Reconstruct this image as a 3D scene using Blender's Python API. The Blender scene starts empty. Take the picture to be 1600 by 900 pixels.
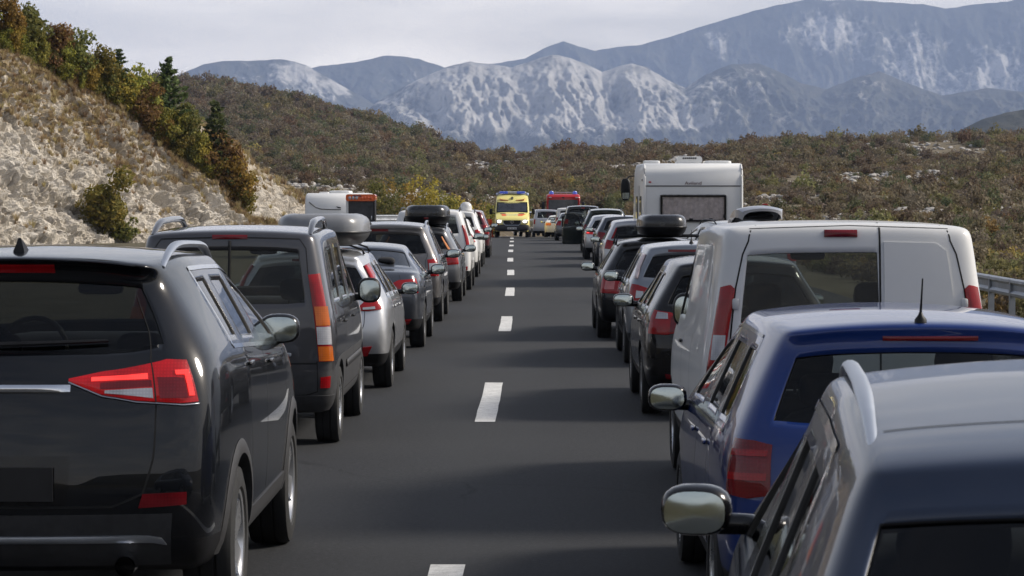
import bpy, bmesh, math, random
import numpy as np
from mathutils import Vector, Matrix
from mathutils.bvhtree import BVHTree

SC = bpy.context.scene
COL = SC.collection
R = math.radians

# ------------------------------------------------------------------ camera
FPX = 4100.0            # focal length in pixels of the 1600 px wide photograph
CAMH = 2.0              # eye height above the road
cam_data = bpy.data.cameras.new('camera')
cam = bpy.data.objects.new('camera', cam_data)
COL.objects.link(cam)
cam_data.sensor_width = 36.0
cam_data.lens = FPX / 1600.0 * 36.0
cam_data.clip_start = 0.1
cam_data.clip_end = 60000.0
cam.location = (0, 0, CAMH)
cam.rotation_euler = (R(90) - math.atan(140 / FPX), 0, math.atan(31 / FPX))
cam_data.dof.use_dof = True
cam_data.dof.focus_distance = 32.0
cam_data.dof.aperture_fstop = 20.0
SC.camera = cam

# ------------------------------------------------------------------ sky, sun, exposure
CLOUD = 0.16
SUN_EL, SUN_AZ = R(36), R(80)        # azimuth clockwise from +Y (the driving direction): from the right, a little ahead
world = bpy.data.worlds.new('World'); SC.world = world; world.use_nodes = True
wn, wl = world.node_tree.nodes, world.node_tree.links
wn.clear()
w_out = wn.new('ShaderNodeOutputWorld'); w_bg = wn.new('ShaderNodeBackground')
w_sky = wn.new('ShaderNodeTexSky'); w_sky.sky_type = 'NISHITA'; w_sky.sun_disc = False
w_sky.sun_elevation = SUN_EL; w_sky.sun_rotation = SUN_AZ
w_sky.air_density = 1.0; w_sky.dust_density = 2.0; w_sky.ozone_density = 1.0
w_tc = wn.new('ShaderNodeTexCoord'); w_map = wn.new('ShaderNodeMapping')
w_map.inputs['Scale'].default_value = (1.0, 1.0, 5.0)
w_n = wn.new('ShaderNodeTexNoise'); w_n.inputs['Scale'].default_value = 7.0; w_n.inputs['Detail'].default_value = 6.0
w_n.inputs['Roughness'].default_value = 0.5
w_n.inputs['Distortion'].default_value = 0.4
w_cr = wn.new('ShaderNodeValToRGB')            # thin even cloud: only its own thickness varies
w_cr.color_ramp.elements[0].position = 0.36; w_cr.color_ramp.elements[0].color = (7.6, 6.95, 6.25, 1)
w_cr.color_ramp.elements[1].position = 0.64; w_cr.color_ramp.elements[1].color = (10.9, 9.95, 8.75, 1)
w_mix = wn.new('ShaderNodeMix'); w_mix.data_type = 'RGBA'
def w_math(op, a, b=None):
    x = wn.new('ShaderNodeMath'); x.operation = op
    for k, v in enumerate((a, b)):
        if v is None: continue
        if isinstance(v, (int, float)): x.inputs[k].default_value = v
        else: wl.new(v, x.inputs[k])
    return x.outputs[0]
w_sep = wn.new('ShaderNodeSeparateXYZ')
w_bg.inputs['Strength'].default_value = 0.1
wl.new(w_tc.outputs['Generated'], w_map.inputs['Vector']); wl.new(w_map.outputs[0], w_n.inputs['Vector']); wl.new(w_tc.outputs['Generated'], w_sep.inputs[0])
# an even layer of thin cloud: one looks through more of it towards the horizon
w_slant = w_math('DIVIDE', w_math('MULTIPLY', w_math('ADD', w_n.outputs['Fac'], 0.35), -CLOUD), w_math('MAXIMUM', w_sep.outputs[2], 0.02))
w_cov = w_math('SUBTRACT', 1.0, w_math('EXPONENT', w_slant))
wl.new(w_cov, w_mix.inputs[0]); wl.new(w_n.outputs['Fac'], w_cr.inputs[0]); wl.new(w_sky.outputs[0], w_mix.inputs[6]); wl.new(w_cr.outputs[0], w_mix.inputs[7])
wl.new(w_mix.outputs[2], w_bg.inputs['Color']); wl.new(w_bg.outputs[0], w_out.inputs['Surface'])

sun_data = bpy.data.lights.new('sun', 'SUN'); sun = bpy.data.objects.new('sun', sun_data); COL.objects.link(sun)
sun_data.energy = 3.8; sun_data.angle = R(15.0); sun_data.color = (1.0, 0.93, 0.83)
_sd = Vector((math.sin(SUN_AZ) * math.cos(SUN_EL), math.cos(SUN_AZ) * math.cos(SUN_EL), math.sin(SUN_EL)))
sun.rotation_euler = (-_sd).to_track_quat('-Z', 'Y').to_euler()
sun.location = _sd * 50

SC.view_settings.view_transform = 'Standard'; SC.view_settings.look = 'None'
SC.view_settings.exposure = 0.32; SC.view_settings.gamma = 1.0; SC.view_settings.use_curve_mapping = False
SC.render.engine = 'CYCLES'
SC.cycles.use_denoising = True
SC.cycles.max_bounces = 8; SC.cycles.transparent_max_bounces = 24; SC.cycles.volume_bounces = 0
SC.cycles.diffuse_bounces = 3; SC.cycles.glossy_bounces = 3; SC.cycles.transmission_bounces = 4
SC.cycles.use_adaptive_sampling = True; SC.cycles.adaptive_threshold = 0.012
SC.cycles.caustics_reflective = False; SC.cycles.caustics_refractive = False
SC.cycles.sample_clamp_indirect = 6.0

# ------------------------------------------------------------------ small helpers
def tag(o, label=None, cat=None, group=None, kind=None):
    if label: o['label'] = label
    if cat: o['category'] = cat
    if group: o['group'] = group
    if kind: o['kind'] = kind
    return o

def thing(name, label, cat, loc=(0, 0, 0), rz=0.0, group=None):
    o = bpy.data.objects.new(name, None); COL.objects.link(o)
    o.location = loc; o.rotation_euler = (0, 0, rz); o.empty_display_size = 0.3
    return tag(o, label, cat, group)

def link(name, me, mats=None, parent=None, loc=None, rot=None, scale=None):
    o = bpy.data.objects.new(name, me); COL.objects.link(o)
    if mats is not None and len(me.materials) == 0:
        for m in (mats if isinstance(mats, (list, tuple)) else [mats]): me.materials.append(m)
    if parent: o.parent = parent
    if loc is not None: o.location = loc
    if rot is not None: o.rotation_euler = rot
    if scale is not None: o.scale = scale
    return o

def mesh(name, V, F, smooth=True, sharp=None, mi=None):
    me = bpy.data.meshes.new(name)
    me.from_pydata([tuple(map(float, v)) for v in V], [], [tuple(map(int, f)) for f in F])
    if mi is not None: me.polygons.foreach_set('material_index', np.asarray(mi, dtype=np.int32))
    if smooth:
        me.polygons.foreach_set('use_smooth', np.ones(len(me.polygons), dtype=bool))
        if sharp: me.set_sharp_from_angle(angle=R(sharp))
    me.update()
    return me

def quads_mesh(name, V, Q, smooth=True):
    """fast mesh from an (n,3) array and an (m,4) index array"""
    me = bpy.data.meshes.new(name)
    V = np.ascontiguousarray(V, dtype=np.float32); Q = np.ascontiguousarray(Q, dtype=np.int32)
    me.vertices.add(len(V)); me.vertices.foreach_set('co', V.ravel())
    me.loops.add(Q.size); me.loops.foreach_set('vertex_index', Q.ravel())
    me.polygons.add(len(Q)); me.polygons.foreach_set('loop_start', np.arange(0, Q.size, 4, dtype=np.int32))
    me.polygons.foreach_set('use_smooth', np.full(len(Q), smooth, dtype=bool))
    me.update(calc_edges=True); me.validate()
    return me

def grid_quads(nr, nc):
    i = np.arange(nr - 1)[:, None] * nc + np.arange(nc - 1)[None, :]
    return np.stack([i, i + 1, i + nc + 1, i + nc], -1).reshape(-1, 4)

class MB:
    """collects boxes, tubes and lathes into one mesh"""
    def __init__(s): s.v = []; s.f = []
    def add(s, V, F):
        b = len(s.v); s.v += [tuple(v) for v in V]; s.f += [tuple(b + i for i in f) for f in F]; return s
    def box(s, x0, x1, y0, y1, z0, z1):
        V = [(x, y, z) for z in (z0, z1) for y in (y0, y1) for x in (x0, x1)]
        return s.add(V, [(0, 2, 3, 1), (4, 5, 7, 6), (0, 1, 5, 4), (2, 6, 7, 3), (0, 4, 6, 2), (1, 3, 7, 5)])
    def rbox(s, c, h, p=6.0, n=10, m=8, taper=0.0):
        """rounded box: a superellipsoid with exponent p; taper narrows x towards +z"""
        V = []; F = []
        e = 2.0 / p
        sp = lambda a: math.copysign(abs(a) ** e, a)
        for i in range(m + 1):
            ph = -math.pi / 2 + math.pi * i / m
            for j in range(2 * n):
                th = math.pi * j / n
                x = sp(math.cos(ph)) * sp(math.cos(th)); y = sp(math.cos(ph)) * sp(math.sin(th)); z = sp(math.sin(ph))
                V.append((c[0] + h[0] * x * (1 - taper * (z + 1) / 2), c[1] + h[1] * y, c[2] + h[2] * z))
        k = 2 * n
        for i in range(m):
            for j in range(k):
                F.append((i * k + j, i * k + (j + 1) % k, (i + 1) * k + (j + 1) % k, (i + 1) * k + j))
        return s.add(V, F)
    def tube(s, pts, r, n=8, cap=True, flat=1.0):
        pts = [Vector(p) for p in pts]; V = []; F = []
        rr = r if isinstance(r, (list, tuple)) else [r] * len(pts)
        for i, p in enumerate(pts):
            d = (pts[min(i + 1, len(pts) - 1)] - pts[max(i - 1, 0)]).normalized()
            up = Vector((0, 0, 1)) if abs(d.z) < 0.9 else Vector((0, 1, 0))
            a = d.cross(up).normalized(); b = a.cross(d).normalized()
            for k in range(n):
                t = 2 * math.pi * k / n
                V.append(p + a * (math.cos(t) * rr[i]) + b * (math.sin(t) * rr[i] * flat))
        for i in range(len(pts) - 1):
            for k in range(n):
                F.append((i * n + k, i * n + (k + 1) % n, (i + 1) * n + (k + 1) % n, (i + 1) * n + k))
        if cap: F += [tuple(range(n))[::-1], tuple((len(pts) - 1) * n + k for k in range(n))]
        return s.add(V, F)
    def lathe_x(s, prof, n=32, c=(0, 0, 0)):
        """profile [(x, r)] turned about the x axis"""
        V = []; F = []
        for x, r in prof:
            for k in range(n):
                t = 2 * math.pi * k / n; V.append((c[0] + x, c[1] + r * math.cos(t), c[2] + r * math.sin(t)))
        for i in range(len(prof) - 1):
            for k in range(n):
                F.append((i * n + k, i * n + (k + 1) % n, (i + 1) * n + (k + 1) % n, (i + 1) * n + k))
        return s.add(V, F)
    def lathe_z(s, prof, n=20, c=(0, 0, 0)):
        V = []; F = []
        for r, z in prof:
            for k in range(n):
                t = 2 * math.pi * k / n; V.append((c[0] + r * math.cos(t), c[1] + r * math.sin(t), c[2] + z))
        for i in range(len(prof) - 1):
            for k in range(n):
                F.append((i * n + k, i * n + (k + 1) % n, (i + 1) * n + (k + 1) % n, (i + 1) * n + k))
        return s.add(V, F)
    def prism_y(s, pts, y0, y1):
        """closed polygon [(x,z)] extruded along y"""
        n = len(pts)
        V = [(x, y0, z) for x, z in pts] + [(x, y1, z) for x, z in pts]
        F = [tuple(range(n)), tuple(range(2 * n - 1, n - 1, -1))] + [(i, i + n, (i + 1) % n + n, (i + 1) % n) for i in range(n)]
        return s.add(V, F)
    def me(s, name='part', smooth=True, sharp=40): 
        m = mesh(name, s.v, s.f, smooth, sharp)
        bm = bmesh.new(); bm.from_mesh(m); bmesh.ops.recalc_face_normals(bm, faces=bm.faces); bm.to_mesh(m); bm.free()
        return m
    def obj(s, name, mat, parent=None, smooth=True, sharp=40, **k):
        return link(name, s.me(name, smooth, sharp), mat, parent, **k)

# ------------------------------------------------------------------ noise on arrays
_rs = np.random.RandomState(11); _perm = np.concatenate([_rs.permutation(256)] * 3)
_g3 = _rs.normal(size=(256, 3)); _g3 /= np.linalg.norm(_g3, axis=1)[:, None]
def perlin(x, y, z=0.0):
    x, y, z = np.broadcast_arrays(np.asarray(x, float), np.asarray(y, float), np.asarray(z, float))
    xi, yi, zi = np.floor(x).astype(int), np.floor(y).astype(int), np.floor(z).astype(int)
    xf, yf, zf = x - xi, y - yi, z - zi
    u, v, w = [t * t * t * (t * (t * 6 - 15) + 10) for t in (xf, yf, zf)]
    def g(dx, dy, dz):
        h = _perm[_perm[_perm[(xi + dx) & 255] + ((yi + dy) & 255)] + ((zi + dz) & 255)]
        gr = _g3[h]
        return gr[..., 0] * (xf - dx) + gr[..., 1] * (yf - dy) + gr[..., 2] * (zf - dz)
    L = lambda a, b, t: a + (b - a) * t
    return L(L(L(g(0,0,0), g(1,0,0), u), L(g(0,1,0), g(1,1,0), u), v), L(L(g(0,0,1), g(1,0,1), u), L(g(0,1,1), g(1,1,1), u), v), w)
def fbm(x, y, z=0.0, o=5, gain=0.5, lac=2.0):
    s = 0; a = 1.0
    for k in range(o):
        s = s + a * perlin(x, y, z); x = x * lac + 17.3; y = y * lac + 5.1; z = np.asarray(z) * lac + 3.7; a *= gain
    return s
def ridged(x, y, z=0.0, o=5, gain=0.5, lac=2.0):
    s = 0; a = 1.0
    for k in range(o):
        s = s + a * (1 - 2 * np.abs(perlin(x, y, z))); x = x * lac + 9.3; y = y * lac + 15.1; z = np.asarray(z) * lac + 3.7; a *= gain
    return s

def px2x(px, d): return (px - 831.0) * d / FPX        # photo column -> world X at distance d along the road
def py2z(py, d): return CAMH - (py - 310.0) * d / FPX

# ------------------------------------------------------------------ materials
_M = {}
class NT:
    def __init__(s, name):
        s.m = bpy.data.materials.new(name); s.m.use_nodes = True
        s.n = s.m.node_tree.nodes; s.l = s.m.node_tree.links; s.n.clear()
        s.out = s.n.new('ShaderNodeOutputMaterial')
    def new(s, t, **k):
        x = s.n.new('ShaderNode' + t)
        for a, b in k.items(): setattr(x, a, b)
        return x
    def lk(s, a, b): s.l.new(a, b)
    def coord(s, kind='Object', scale=(1, 1, 1)):
        tc = s.new('TexCoord'); mp = s.new('Mapping'); mp.inputs['Scale'].default_value = scale
        s.lk(tc.outputs[kind], mp.inputs['Vector']); return mp.outputs[0]
    def noise(s, vec, scale, detail=4, rough=0.55, dist=0.0):
        x = s.new('TexNoise'); x.inputs['Scale'].default_value = scale; x.inputs['Detail'].default_value = detail
        x.inputs['Roughness'].default_value = rough; x.inputs['Distortion'].default_value = dist
        if vec is not None: s.lk(vec, x.inputs['Vector'])
        return x.outputs['Fac']
    def ramp(s, fac, stops, interp='LINEAR'):
        x = s.new('ValToRGB'); cr = x.color_ramp; cr.interpolation = interp
        while len(cr.elements) < len(stops): cr.elements.new(0.5)
        for e, (p, c) in zip(cr.elements, stops):
            e.position = p; e.color = (c[0], c[1], c[2], 1) if hasattr(c, '__len__') else (c, c, c, 1)
        s.lk(fac, x.inputs[0]); return x.outputs[0]
    def math(s, op, a, b=None, clamp=False):
        x = s.new('Math', operation=op, use_clamp=clamp)
        for i, v in enumerate((a, b)):
            if v is None: continue
            if isinstance(v, (int, float)): x.inputs[i].default_value = v
            else: s.lk(v, x.inputs[i])
        return x.outputs[0]
    def mix(s, fac, a, b, blend='MIX'):
        x = s.new('Mix', data_type='RGBA', blend_type=blend)
        for i, v in ((0, fac), (6, a), (7, b)):
            if isinstance(v, (int, float)): x.inputs[i].default_value = v
            elif isinstance(v, (tuple, list)): x.inputs[i].default_value = (v[0], v[1], v[2], 1)
            else: s.lk(v, x.inputs[i])
        return x.outputs[2]
    def bsdf(s, color=None, rough=0.5, metal=0.0, spec=0.5, coat=0.0, coatr=0.05, bump=None, bstr=0.3, bdist=0.01, emit=None, estr=0.0):
        b = s.new('BsdfPrincipled')
        def put(k, v):
            if v is None: return
            if isinstance(v, (int, float)): b.inputs[k].default_value = v
            elif isinstance(v, (tuple, list)): b.inputs[k].default_value = (v[0], v[1], v[2], 1)
            else: s.lk(v, b.inputs[k])
        put('Base Color', color); put('Roughness', rough); put('Metallic', metal); put('Specular IOR Level', spec)
        put('Coat Weight', coat); put('Coat Roughness', coatr)
        if emit is not None: put('Emission Color', emit); put('Emission Strength', estr)
        if bump is not None:
            bp = s.new('Bump'); bp.inputs['Strength'].default_value = bstr; bp.inputs['Distance'].default_value = bdist
            s.lk(bump, bp.inputs['Height']); s.lk(bp.outputs[0], b.inputs['Normal'])
        s.lk(b.outputs[0], s.out.inputs['Surface']); return b

def paint(name, c, metal=0.0, rough=0.32, coat=1.0, dust=0.10):
    """car paint: base coat with faint dirt film and an uneven clear coat"""
    if name in _M: return _M[name]
    t = NT(name); v = t.coord('Object')
    d = t.noise(v, 2.2, 6, 0.6); f = t.math('MULTIPLY', t.ramp(d, [(0.35, 0.0), (0.75, 1.0)]), dust)
    sep = t.new('SeparateXYZ'); t.lk(v, sep.inputs[0])
    low = t.ramp(sep.outputs[2], [(0.25, 1.0), (0.75, 0.0)])          # road dirt thrown up by the wheels
    f2 = t.math('MULTIPLY', low, t.math('MULTIPLY', t.noise(v, 5.0, 5, 0.65), min(0.55, dust * 3)))
    fa = t.math('ADD', f, f2, True)
    colr = t.mix(fa, c, (0.17, 0.15, 0.13))
    rg = t.math('ADD', t.math('MULTIPLY', fa, 0.5), rough)
    cr = t.math('ADD', t.math('MULTIPLY', fa, 0.30), 0.012)
    wav = t.noise(v, 1.1, 2, 0.5)
    t.bsdf(colr, rg, metal, 0.12, coat, cr, bump=wav, bstr=0.03, bdist=0.02)
    _M[name] = t.m; return t.m

def plain(name, c, rough=0.5, metal=0.0, spec=0.5, coat=0.0, var=0.25, scale=8.0, emit=None, estr=0.0, bump=0.0):
    if name in _M: return _M[name]
    t = NT(name); v = t.coord('Object'); n = t.noise(v, scale, 5, 0.6)
    lo = tuple(x * (1 - var) for x in c); hi = tuple(min(1, x * (1 + var)) for x in c)
    t.bsdf(t.ramp(n, [(0.3, lo), (0.7, hi)]), t.math('ADD', t.math('MULTIPLY', n, 0.15), max(0.02, rough - 0.07)), metal, spec, coat, 0.05,
           bump=n if bump else None, bstr=bump, bdist=0.01, emit=emit, estr=estr)
    _M[name] = t.m; return t.m

def glass(name, tint, refl=1.0):
    if name in _M: return _M[name]
    t = NT(name); lw = t.new('LayerWeight'); lw.inputs[0].default_value = 0.5
    p = t.math('POWER', lw.outputs['Facing'], 4.0)
    f = t.math('ADD', t.math('MULTIPLY', p, 0.9 * refl), 0.024 * refl, True)
    tr = t.new('BsdfTransparent'); tr.inputs[0].default_value = (*tint, 1)
    gl = t.new('BsdfGlossy'); gl.inputs['Roughness'].default_value = 0.02; gl.inputs[0].default_value = (1, 1, 1, 1)
    v = t.coord('Object'); bp = t.new('Bump'); bp.inputs['Strength'].default_value = 0.05; bp.inputs['Distance'].default_value = 0.02
    t.lk(t.noise(v, 1.6, 2), bp.inputs['Height']); t.lk(bp.outputs[0], gl.inputs['Normal'])
    mx = t.new('MixShader'); t.lk(f, mx.inputs[0]); t.lk(tr.outputs[0], mx.inputs[1]); t.lk(gl.outputs[0], mx.inputs[2])
    t.lk(mx.outputs[0], t.out.inputs['Surface']); _M[name] = t.m; return t.m

BLACK = plain('black_trim_plastic', (0.010, 0.010, 0.011), 0.45, spec=0.25, var=0.3)
GLOSSBLACK = plain('gloss_black_trim', (0.005, 0.005, 0.006), 0.2, spec=0.2, coat=0.5)
DARKPL = plain('grained_dark_plastic', (0.030, 0.030, 0.032), 0.55, var=0.25, scale=20)
LINING = plain('grey_cabin_lining', (0.040, 0.039, 0.037), 0.85, spec=0.2)
SEAT = plain('charcoal_seat_cloth', (0.022, 0.022, 0.024), 0.9, scale=30)
SEATG = plain('grey_seat_cloth', (0.10, 0.10, 0.10), 0.9, scale=30)
TYRE = plain('tyre_rubber', (0.014, 0.014, 0.014), 0.8, var=0.3, scale=15)
ALLOY = plain('alloy_metal', (0.55, 0.56, 0.58), 0.28, metal=0.85, var=0.06)
DARKALLOY = plain('brake_dust_metal', (0.05, 0.05, 0.05), 0.5, metal=0.6)
STEEL = plain('brushed_rail_metal', (0.46, 0.49, 0.54), 0.36, metal=0.9, var=0.05)
CHROME = plain('bright_chrome', (0.8, 0.81, 0.83), 0.08, metal=1.0, var=0.02)
MIRROR = plain('mirror_glass', (0.46, 0.51, 0.50), 0.05, metal=1.0, var=0.01)
def lens(name, c, emit=None, estr=0.0, sc=22.0, metal=0.0):
    """moulded lamp lens: rows of small reflector cells under a glossy cover"""
    if name in _M: return _M[name]
    t = NT(name); v = t.coord('Object'); cells = None
    ws = []
    for d in ('X', 'Z'):
        w = t.new('TexWave', wave_type='BANDS', bands_direction=d); w.inputs['Scale'].default_value = sc; w.inputs['Distortion'].default_value = 0.0; t.lk(v, w.inputs['Vector']); ws.append(w.outputs['Fac'])
    cell = t.math('MULTIPLY', ws[0], ws[1]); n = t.noise(v, 7.0, 3)
    f = t.math('ADD', t.math('MULTIPLY', cell, 0.28), t.math('MULTIPLY', n, 0.95))
    c2 = t.ramp(f, [(0.20, tuple(x * 0.55 for x in c)), (0.55, c), (0.95, tuple(min(1, x * 1.35) for x in c))])
    b = t.bsdf(c2, 0.25, metal, 0.2, 0.6, 0.03, bump=cell, bstr=0.12, bdist=0.003)
    if emit is not None:
        t.lk(t.mix(f, tuple(x * 0.15 for x in emit), emit), b.inputs['Emission Color']); b.inputs['Emission Strength'].default_value = estr
    _M[name] = t.m; return t.m
RED = lens('red_lamp_lens', (0.30, 0.004, 0.007))
REDLIT = lens('lit_red_lamp_lens', (0.24, 0.003, 0.006), (1.0, 0.02, 0.025), 0.20)
REDHOT = lens('glowing_red_diode_strip', (0.5, 0.012, 0.014), (1.0, 0.06, 0.05), 1.5, 30.0)
DARKRED = lens('dark_red_lamp_lens', (0.15, 0.005, 0.009))
AMBER = lens('amber_lamp_lens', (0.46, 0.10, 0.006))
CLEAR = lens('clear_lamp_lens', (0.42, 0.42, 0.44), metal=0.3)
PLATE = plain('licence_plate_white', (0.62, 0.62, 0.62), 0.4, var=0.06)
BLANKPLATE = plain('dark_blank_plate', (0.012, 0.012, 0.014), 0.35, var=0.2)
SEAM = plain('panel_gap_black', (0.004, 0.004, 0.004), 0.8)
GL_DARK = glass('privacy_glass', (0.15, 0.16, 0.155))
GL_MID = glass('tinted_car_glass', (0.42, 0.45, 0.43))
GL_REAR = glass('dark_rear_glass', (0.34, 0.36, 0.34))
GL_CLEAR = glass('clear_windscreen_glass', (0.72, 0.76, 0.74))
# ------------------------------------------------------------------ vehicle bodies
def lerp(a, b, t): return a + (b - a) * t
def pl(pts, x): return float(np.interp(x, [p[0] for p in pts], [p[1] for p in pts]))

def body_grid(cols, T, cls, sub, cutters):
    """cols: list of dicts y,z,w (per row), bow (per row), crown.  A box grid deformed to the body, subdivided, wheel arches cut out.
    cls(face_kind, i, j, tmid) -> material index (0 paint, 1 black trim, 4 glass)"""
    n = len(cols); nr = len(cols[0]['y']); nk = len(T); top = nr - 1
    idx = {}; V = []
    def vert(i, j, k):
        if (i, j, k) in idx: return idx[(i, j, k)]
        c = cols[i]; t = T[k]; q = 1 - abs(t) ** 2.2
        x = t * c['w'][j]; y = c['y'][j]; z = c['z'][j]
        if i in (0, n - 1) or j == top: y += c['bow'][j] * q
        if j == top: z += c['crown'] * q
        elif i == 0 and 'cr' in c: z += c['cr'][j] * q
        if i == 0 and 'pull' in c and abs(abs(t) - c['g']) < 1e-6: z += c['pull'][j]
        idx[(i, j, k)] = len(V); V.append((x, y, z)); return idx[(i, j, k)]
    F = []; MI = []
    def face(a, b, c, d, m): F.append((a, b, c, d)); MI.append(m)
    for i in range(n - 1):
        for k in range(nk - 1):
            tm = (T[k] + T[k + 1]) / 2
            face(vert(i, top, k), vert(i, top, k + 1), vert(i + 1, top, k + 1), vert(i + 1, top, k), cls('top', i, top, tm))
            face(vert(i, 0, k), vert(i + 1, 0, k), vert(i + 1, 0, k + 1), vert(i, 0, k + 1), 1)
        for j in range(nr - 1):
            face(vert(i, j, 0), vert(i, j + 1, 0), vert(i + 1, j + 1, 0), vert(i + 1, j, 0), cls('side', i, j, -1))
            face(vert(i, j, nk - 1), vert(i + 1, j, nk - 1), vert(i + 1, j + 1, nk - 1), vert(i, j + 1, nk - 1), cls('side', i, j, 1))
    for j in range(nr - 1):
        for k in range(nk - 1):
            tm = (T[k] + T[k + 1]) / 2
            face(vert(0, j, k), vert(0, j, k + 1), vert(0, j + 1, k + 1), vert(0, j + 1, k), cls('rear', 0, j, tm))
            face(vert(n - 1, j, k), vert(n - 1, j + 1, k), vert(n - 1, j + 1, k + 1), vert(n - 1, j, k + 1), cls('front', n - 1, j, tm))
    me = mesh('body_cage', V, F, True, None, MI)
    bm = bmesh.new(); bm.from_mesh(me); bmesh.ops.recalc_face_normals(bm, faces=bm.faces); bm.to_mesh(me); bm.free()
    o = bpy.data.objects.new('body_cage', me); COL.objects.link(o)
    for m in range(6): me.materials.append(BLACK)
    s = o.modifiers.new('s', 'SUBSURF'); s.levels = sub; s.render_levels = sub
    co = None
    if cutters:
        mb = MB()
        for (x0, x1, y, z, r) in cutters:
            N = 36
            Vc = [(x, y + r * math.cos(2 * math.pi * a / N), z + r * math.sin(2 * math.pi * a / N)) for x in (x0, x1) for a in range(N)]
            mb.add(Vc, [tuple(range(N)), tuple(range(2 * N - 1, N - 1, -1))] + [(a, a + N, (a + 1) % N + N, (a + 1) % N) for a in range(N)])
        cm = mb.me('cutter', False)
        for m in range(6): cm.materials.append(BLACK)
        cm.polygons.foreach_set('material_index', np.ones(len(cm.polygons), dtype=np.int32))
        co = bpy.data.objects.new('cutter', cm); COL.objects.link(co)
        b = o.modifiers.new('b', 'BOOLEAN'); b.operation = 'DIFFERENCE'; b.object = co; b.solver = 'EXACT'
    dg = bpy.context.evaluated_depsgraph_get(); dg.update()
    res = bpy.data.meshes.new_from_object(o.evaluated_get(dg), depsgraph=dg)
    bpy.data.objects.remove(o)
    if co: bpy.data.objects.remove(co)
    return res

def split_glass(me):
    """-> (body mesh without glass, [glass meshes]) ; glass faces carry material index 4"""
    bm = bmesh.new(); bm.from_mesh(me); bm.faces.ensure_lookup_table()
    seen = set(); groups = []
    for f in bm.faces:
        if f.material_index != 4 or f.index in seen: continue
        st = [f]; seen.add(f.index); g = []
        while st:
            a = st.pop(); g.append(a)
            for e in a.edges:
                for b in e.link_faces:
                    if b.material_index == 4 and b.index not in seen: seen.add(b.index); st.append(b)
        groups.append(g)
    outs = []
    for g in groups:
        vm = {}; V = []; F = []; nrm = Vector()
        for f in g:
            ids = []
            for v in f.verts:
                if v.index not in vm: vm[v.index] = len(V); V.append(v.co - v.normal * 0.008)
                ids.append(vm[v.index])
            F.append(ids); nrm += f.normal * f.calc_area()
        if len(F): outs.append((mesh('window', V, F, True), nrm.normalized(), sum((Vector(v) for v in V), Vector()) / len(V)))
    bmesh.ops.delete(bm, geom=[f for f in bm.faces if f.material_index == 4], context='FACES')
    body = bpy.data.meshes.new('body'); bm.to_mesh(body); bm.free()
    body.polygons.foreach_set('use_smooth', np.ones(len(body.polygons), dtype=bool)); body.set_sharp_from_angle(angle=R(38))
    return body, outs

# default rows: 0 sill, 1 low bumper, 2 mid, 3 shoulder, 4 belt, 5 drip, 6 roof edge
BASE = dict(kind='hatch', L=4.25, HW=0.88, RW=0.58, clr=0.24, belt=[(0, 0.97), (3.2, 0.92)], bow=0.12, crown=0.055, g=0.86,
            rp=[(0.12, 0.26), (0.05, 0.38), (0.0, 0.58), (0.05, 0.84), (0.10, 0.98), (0.34, 1.30), (0.28, 1.39)],
            roof=[(0.3, 1.385), (1.2, 1.42), (2.0, 1.41), (2.5, 1.35)],
            cols=[(0.62, 0.80), (0.98, 1.12), (1.04, 1.18), (1.80, 1.78), (1.90, 1.86), (2.92, 2.32)], cowl=(3.12, 0.94), hood=(3.7, 0.86),
            r=0.315, ar=0.82, wb=2.58, tyre_w=0.21, quarter=True, side_glass=(True, True, True), sub=2, detail=2,
            privacy=GL_DARK, rear_glass=GL_MID, door_glass=GL_MID, cladding=1, pillar=1, tap0=0.93, rtap0=0.92, roof_black=False, rear_lo=1)

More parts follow.
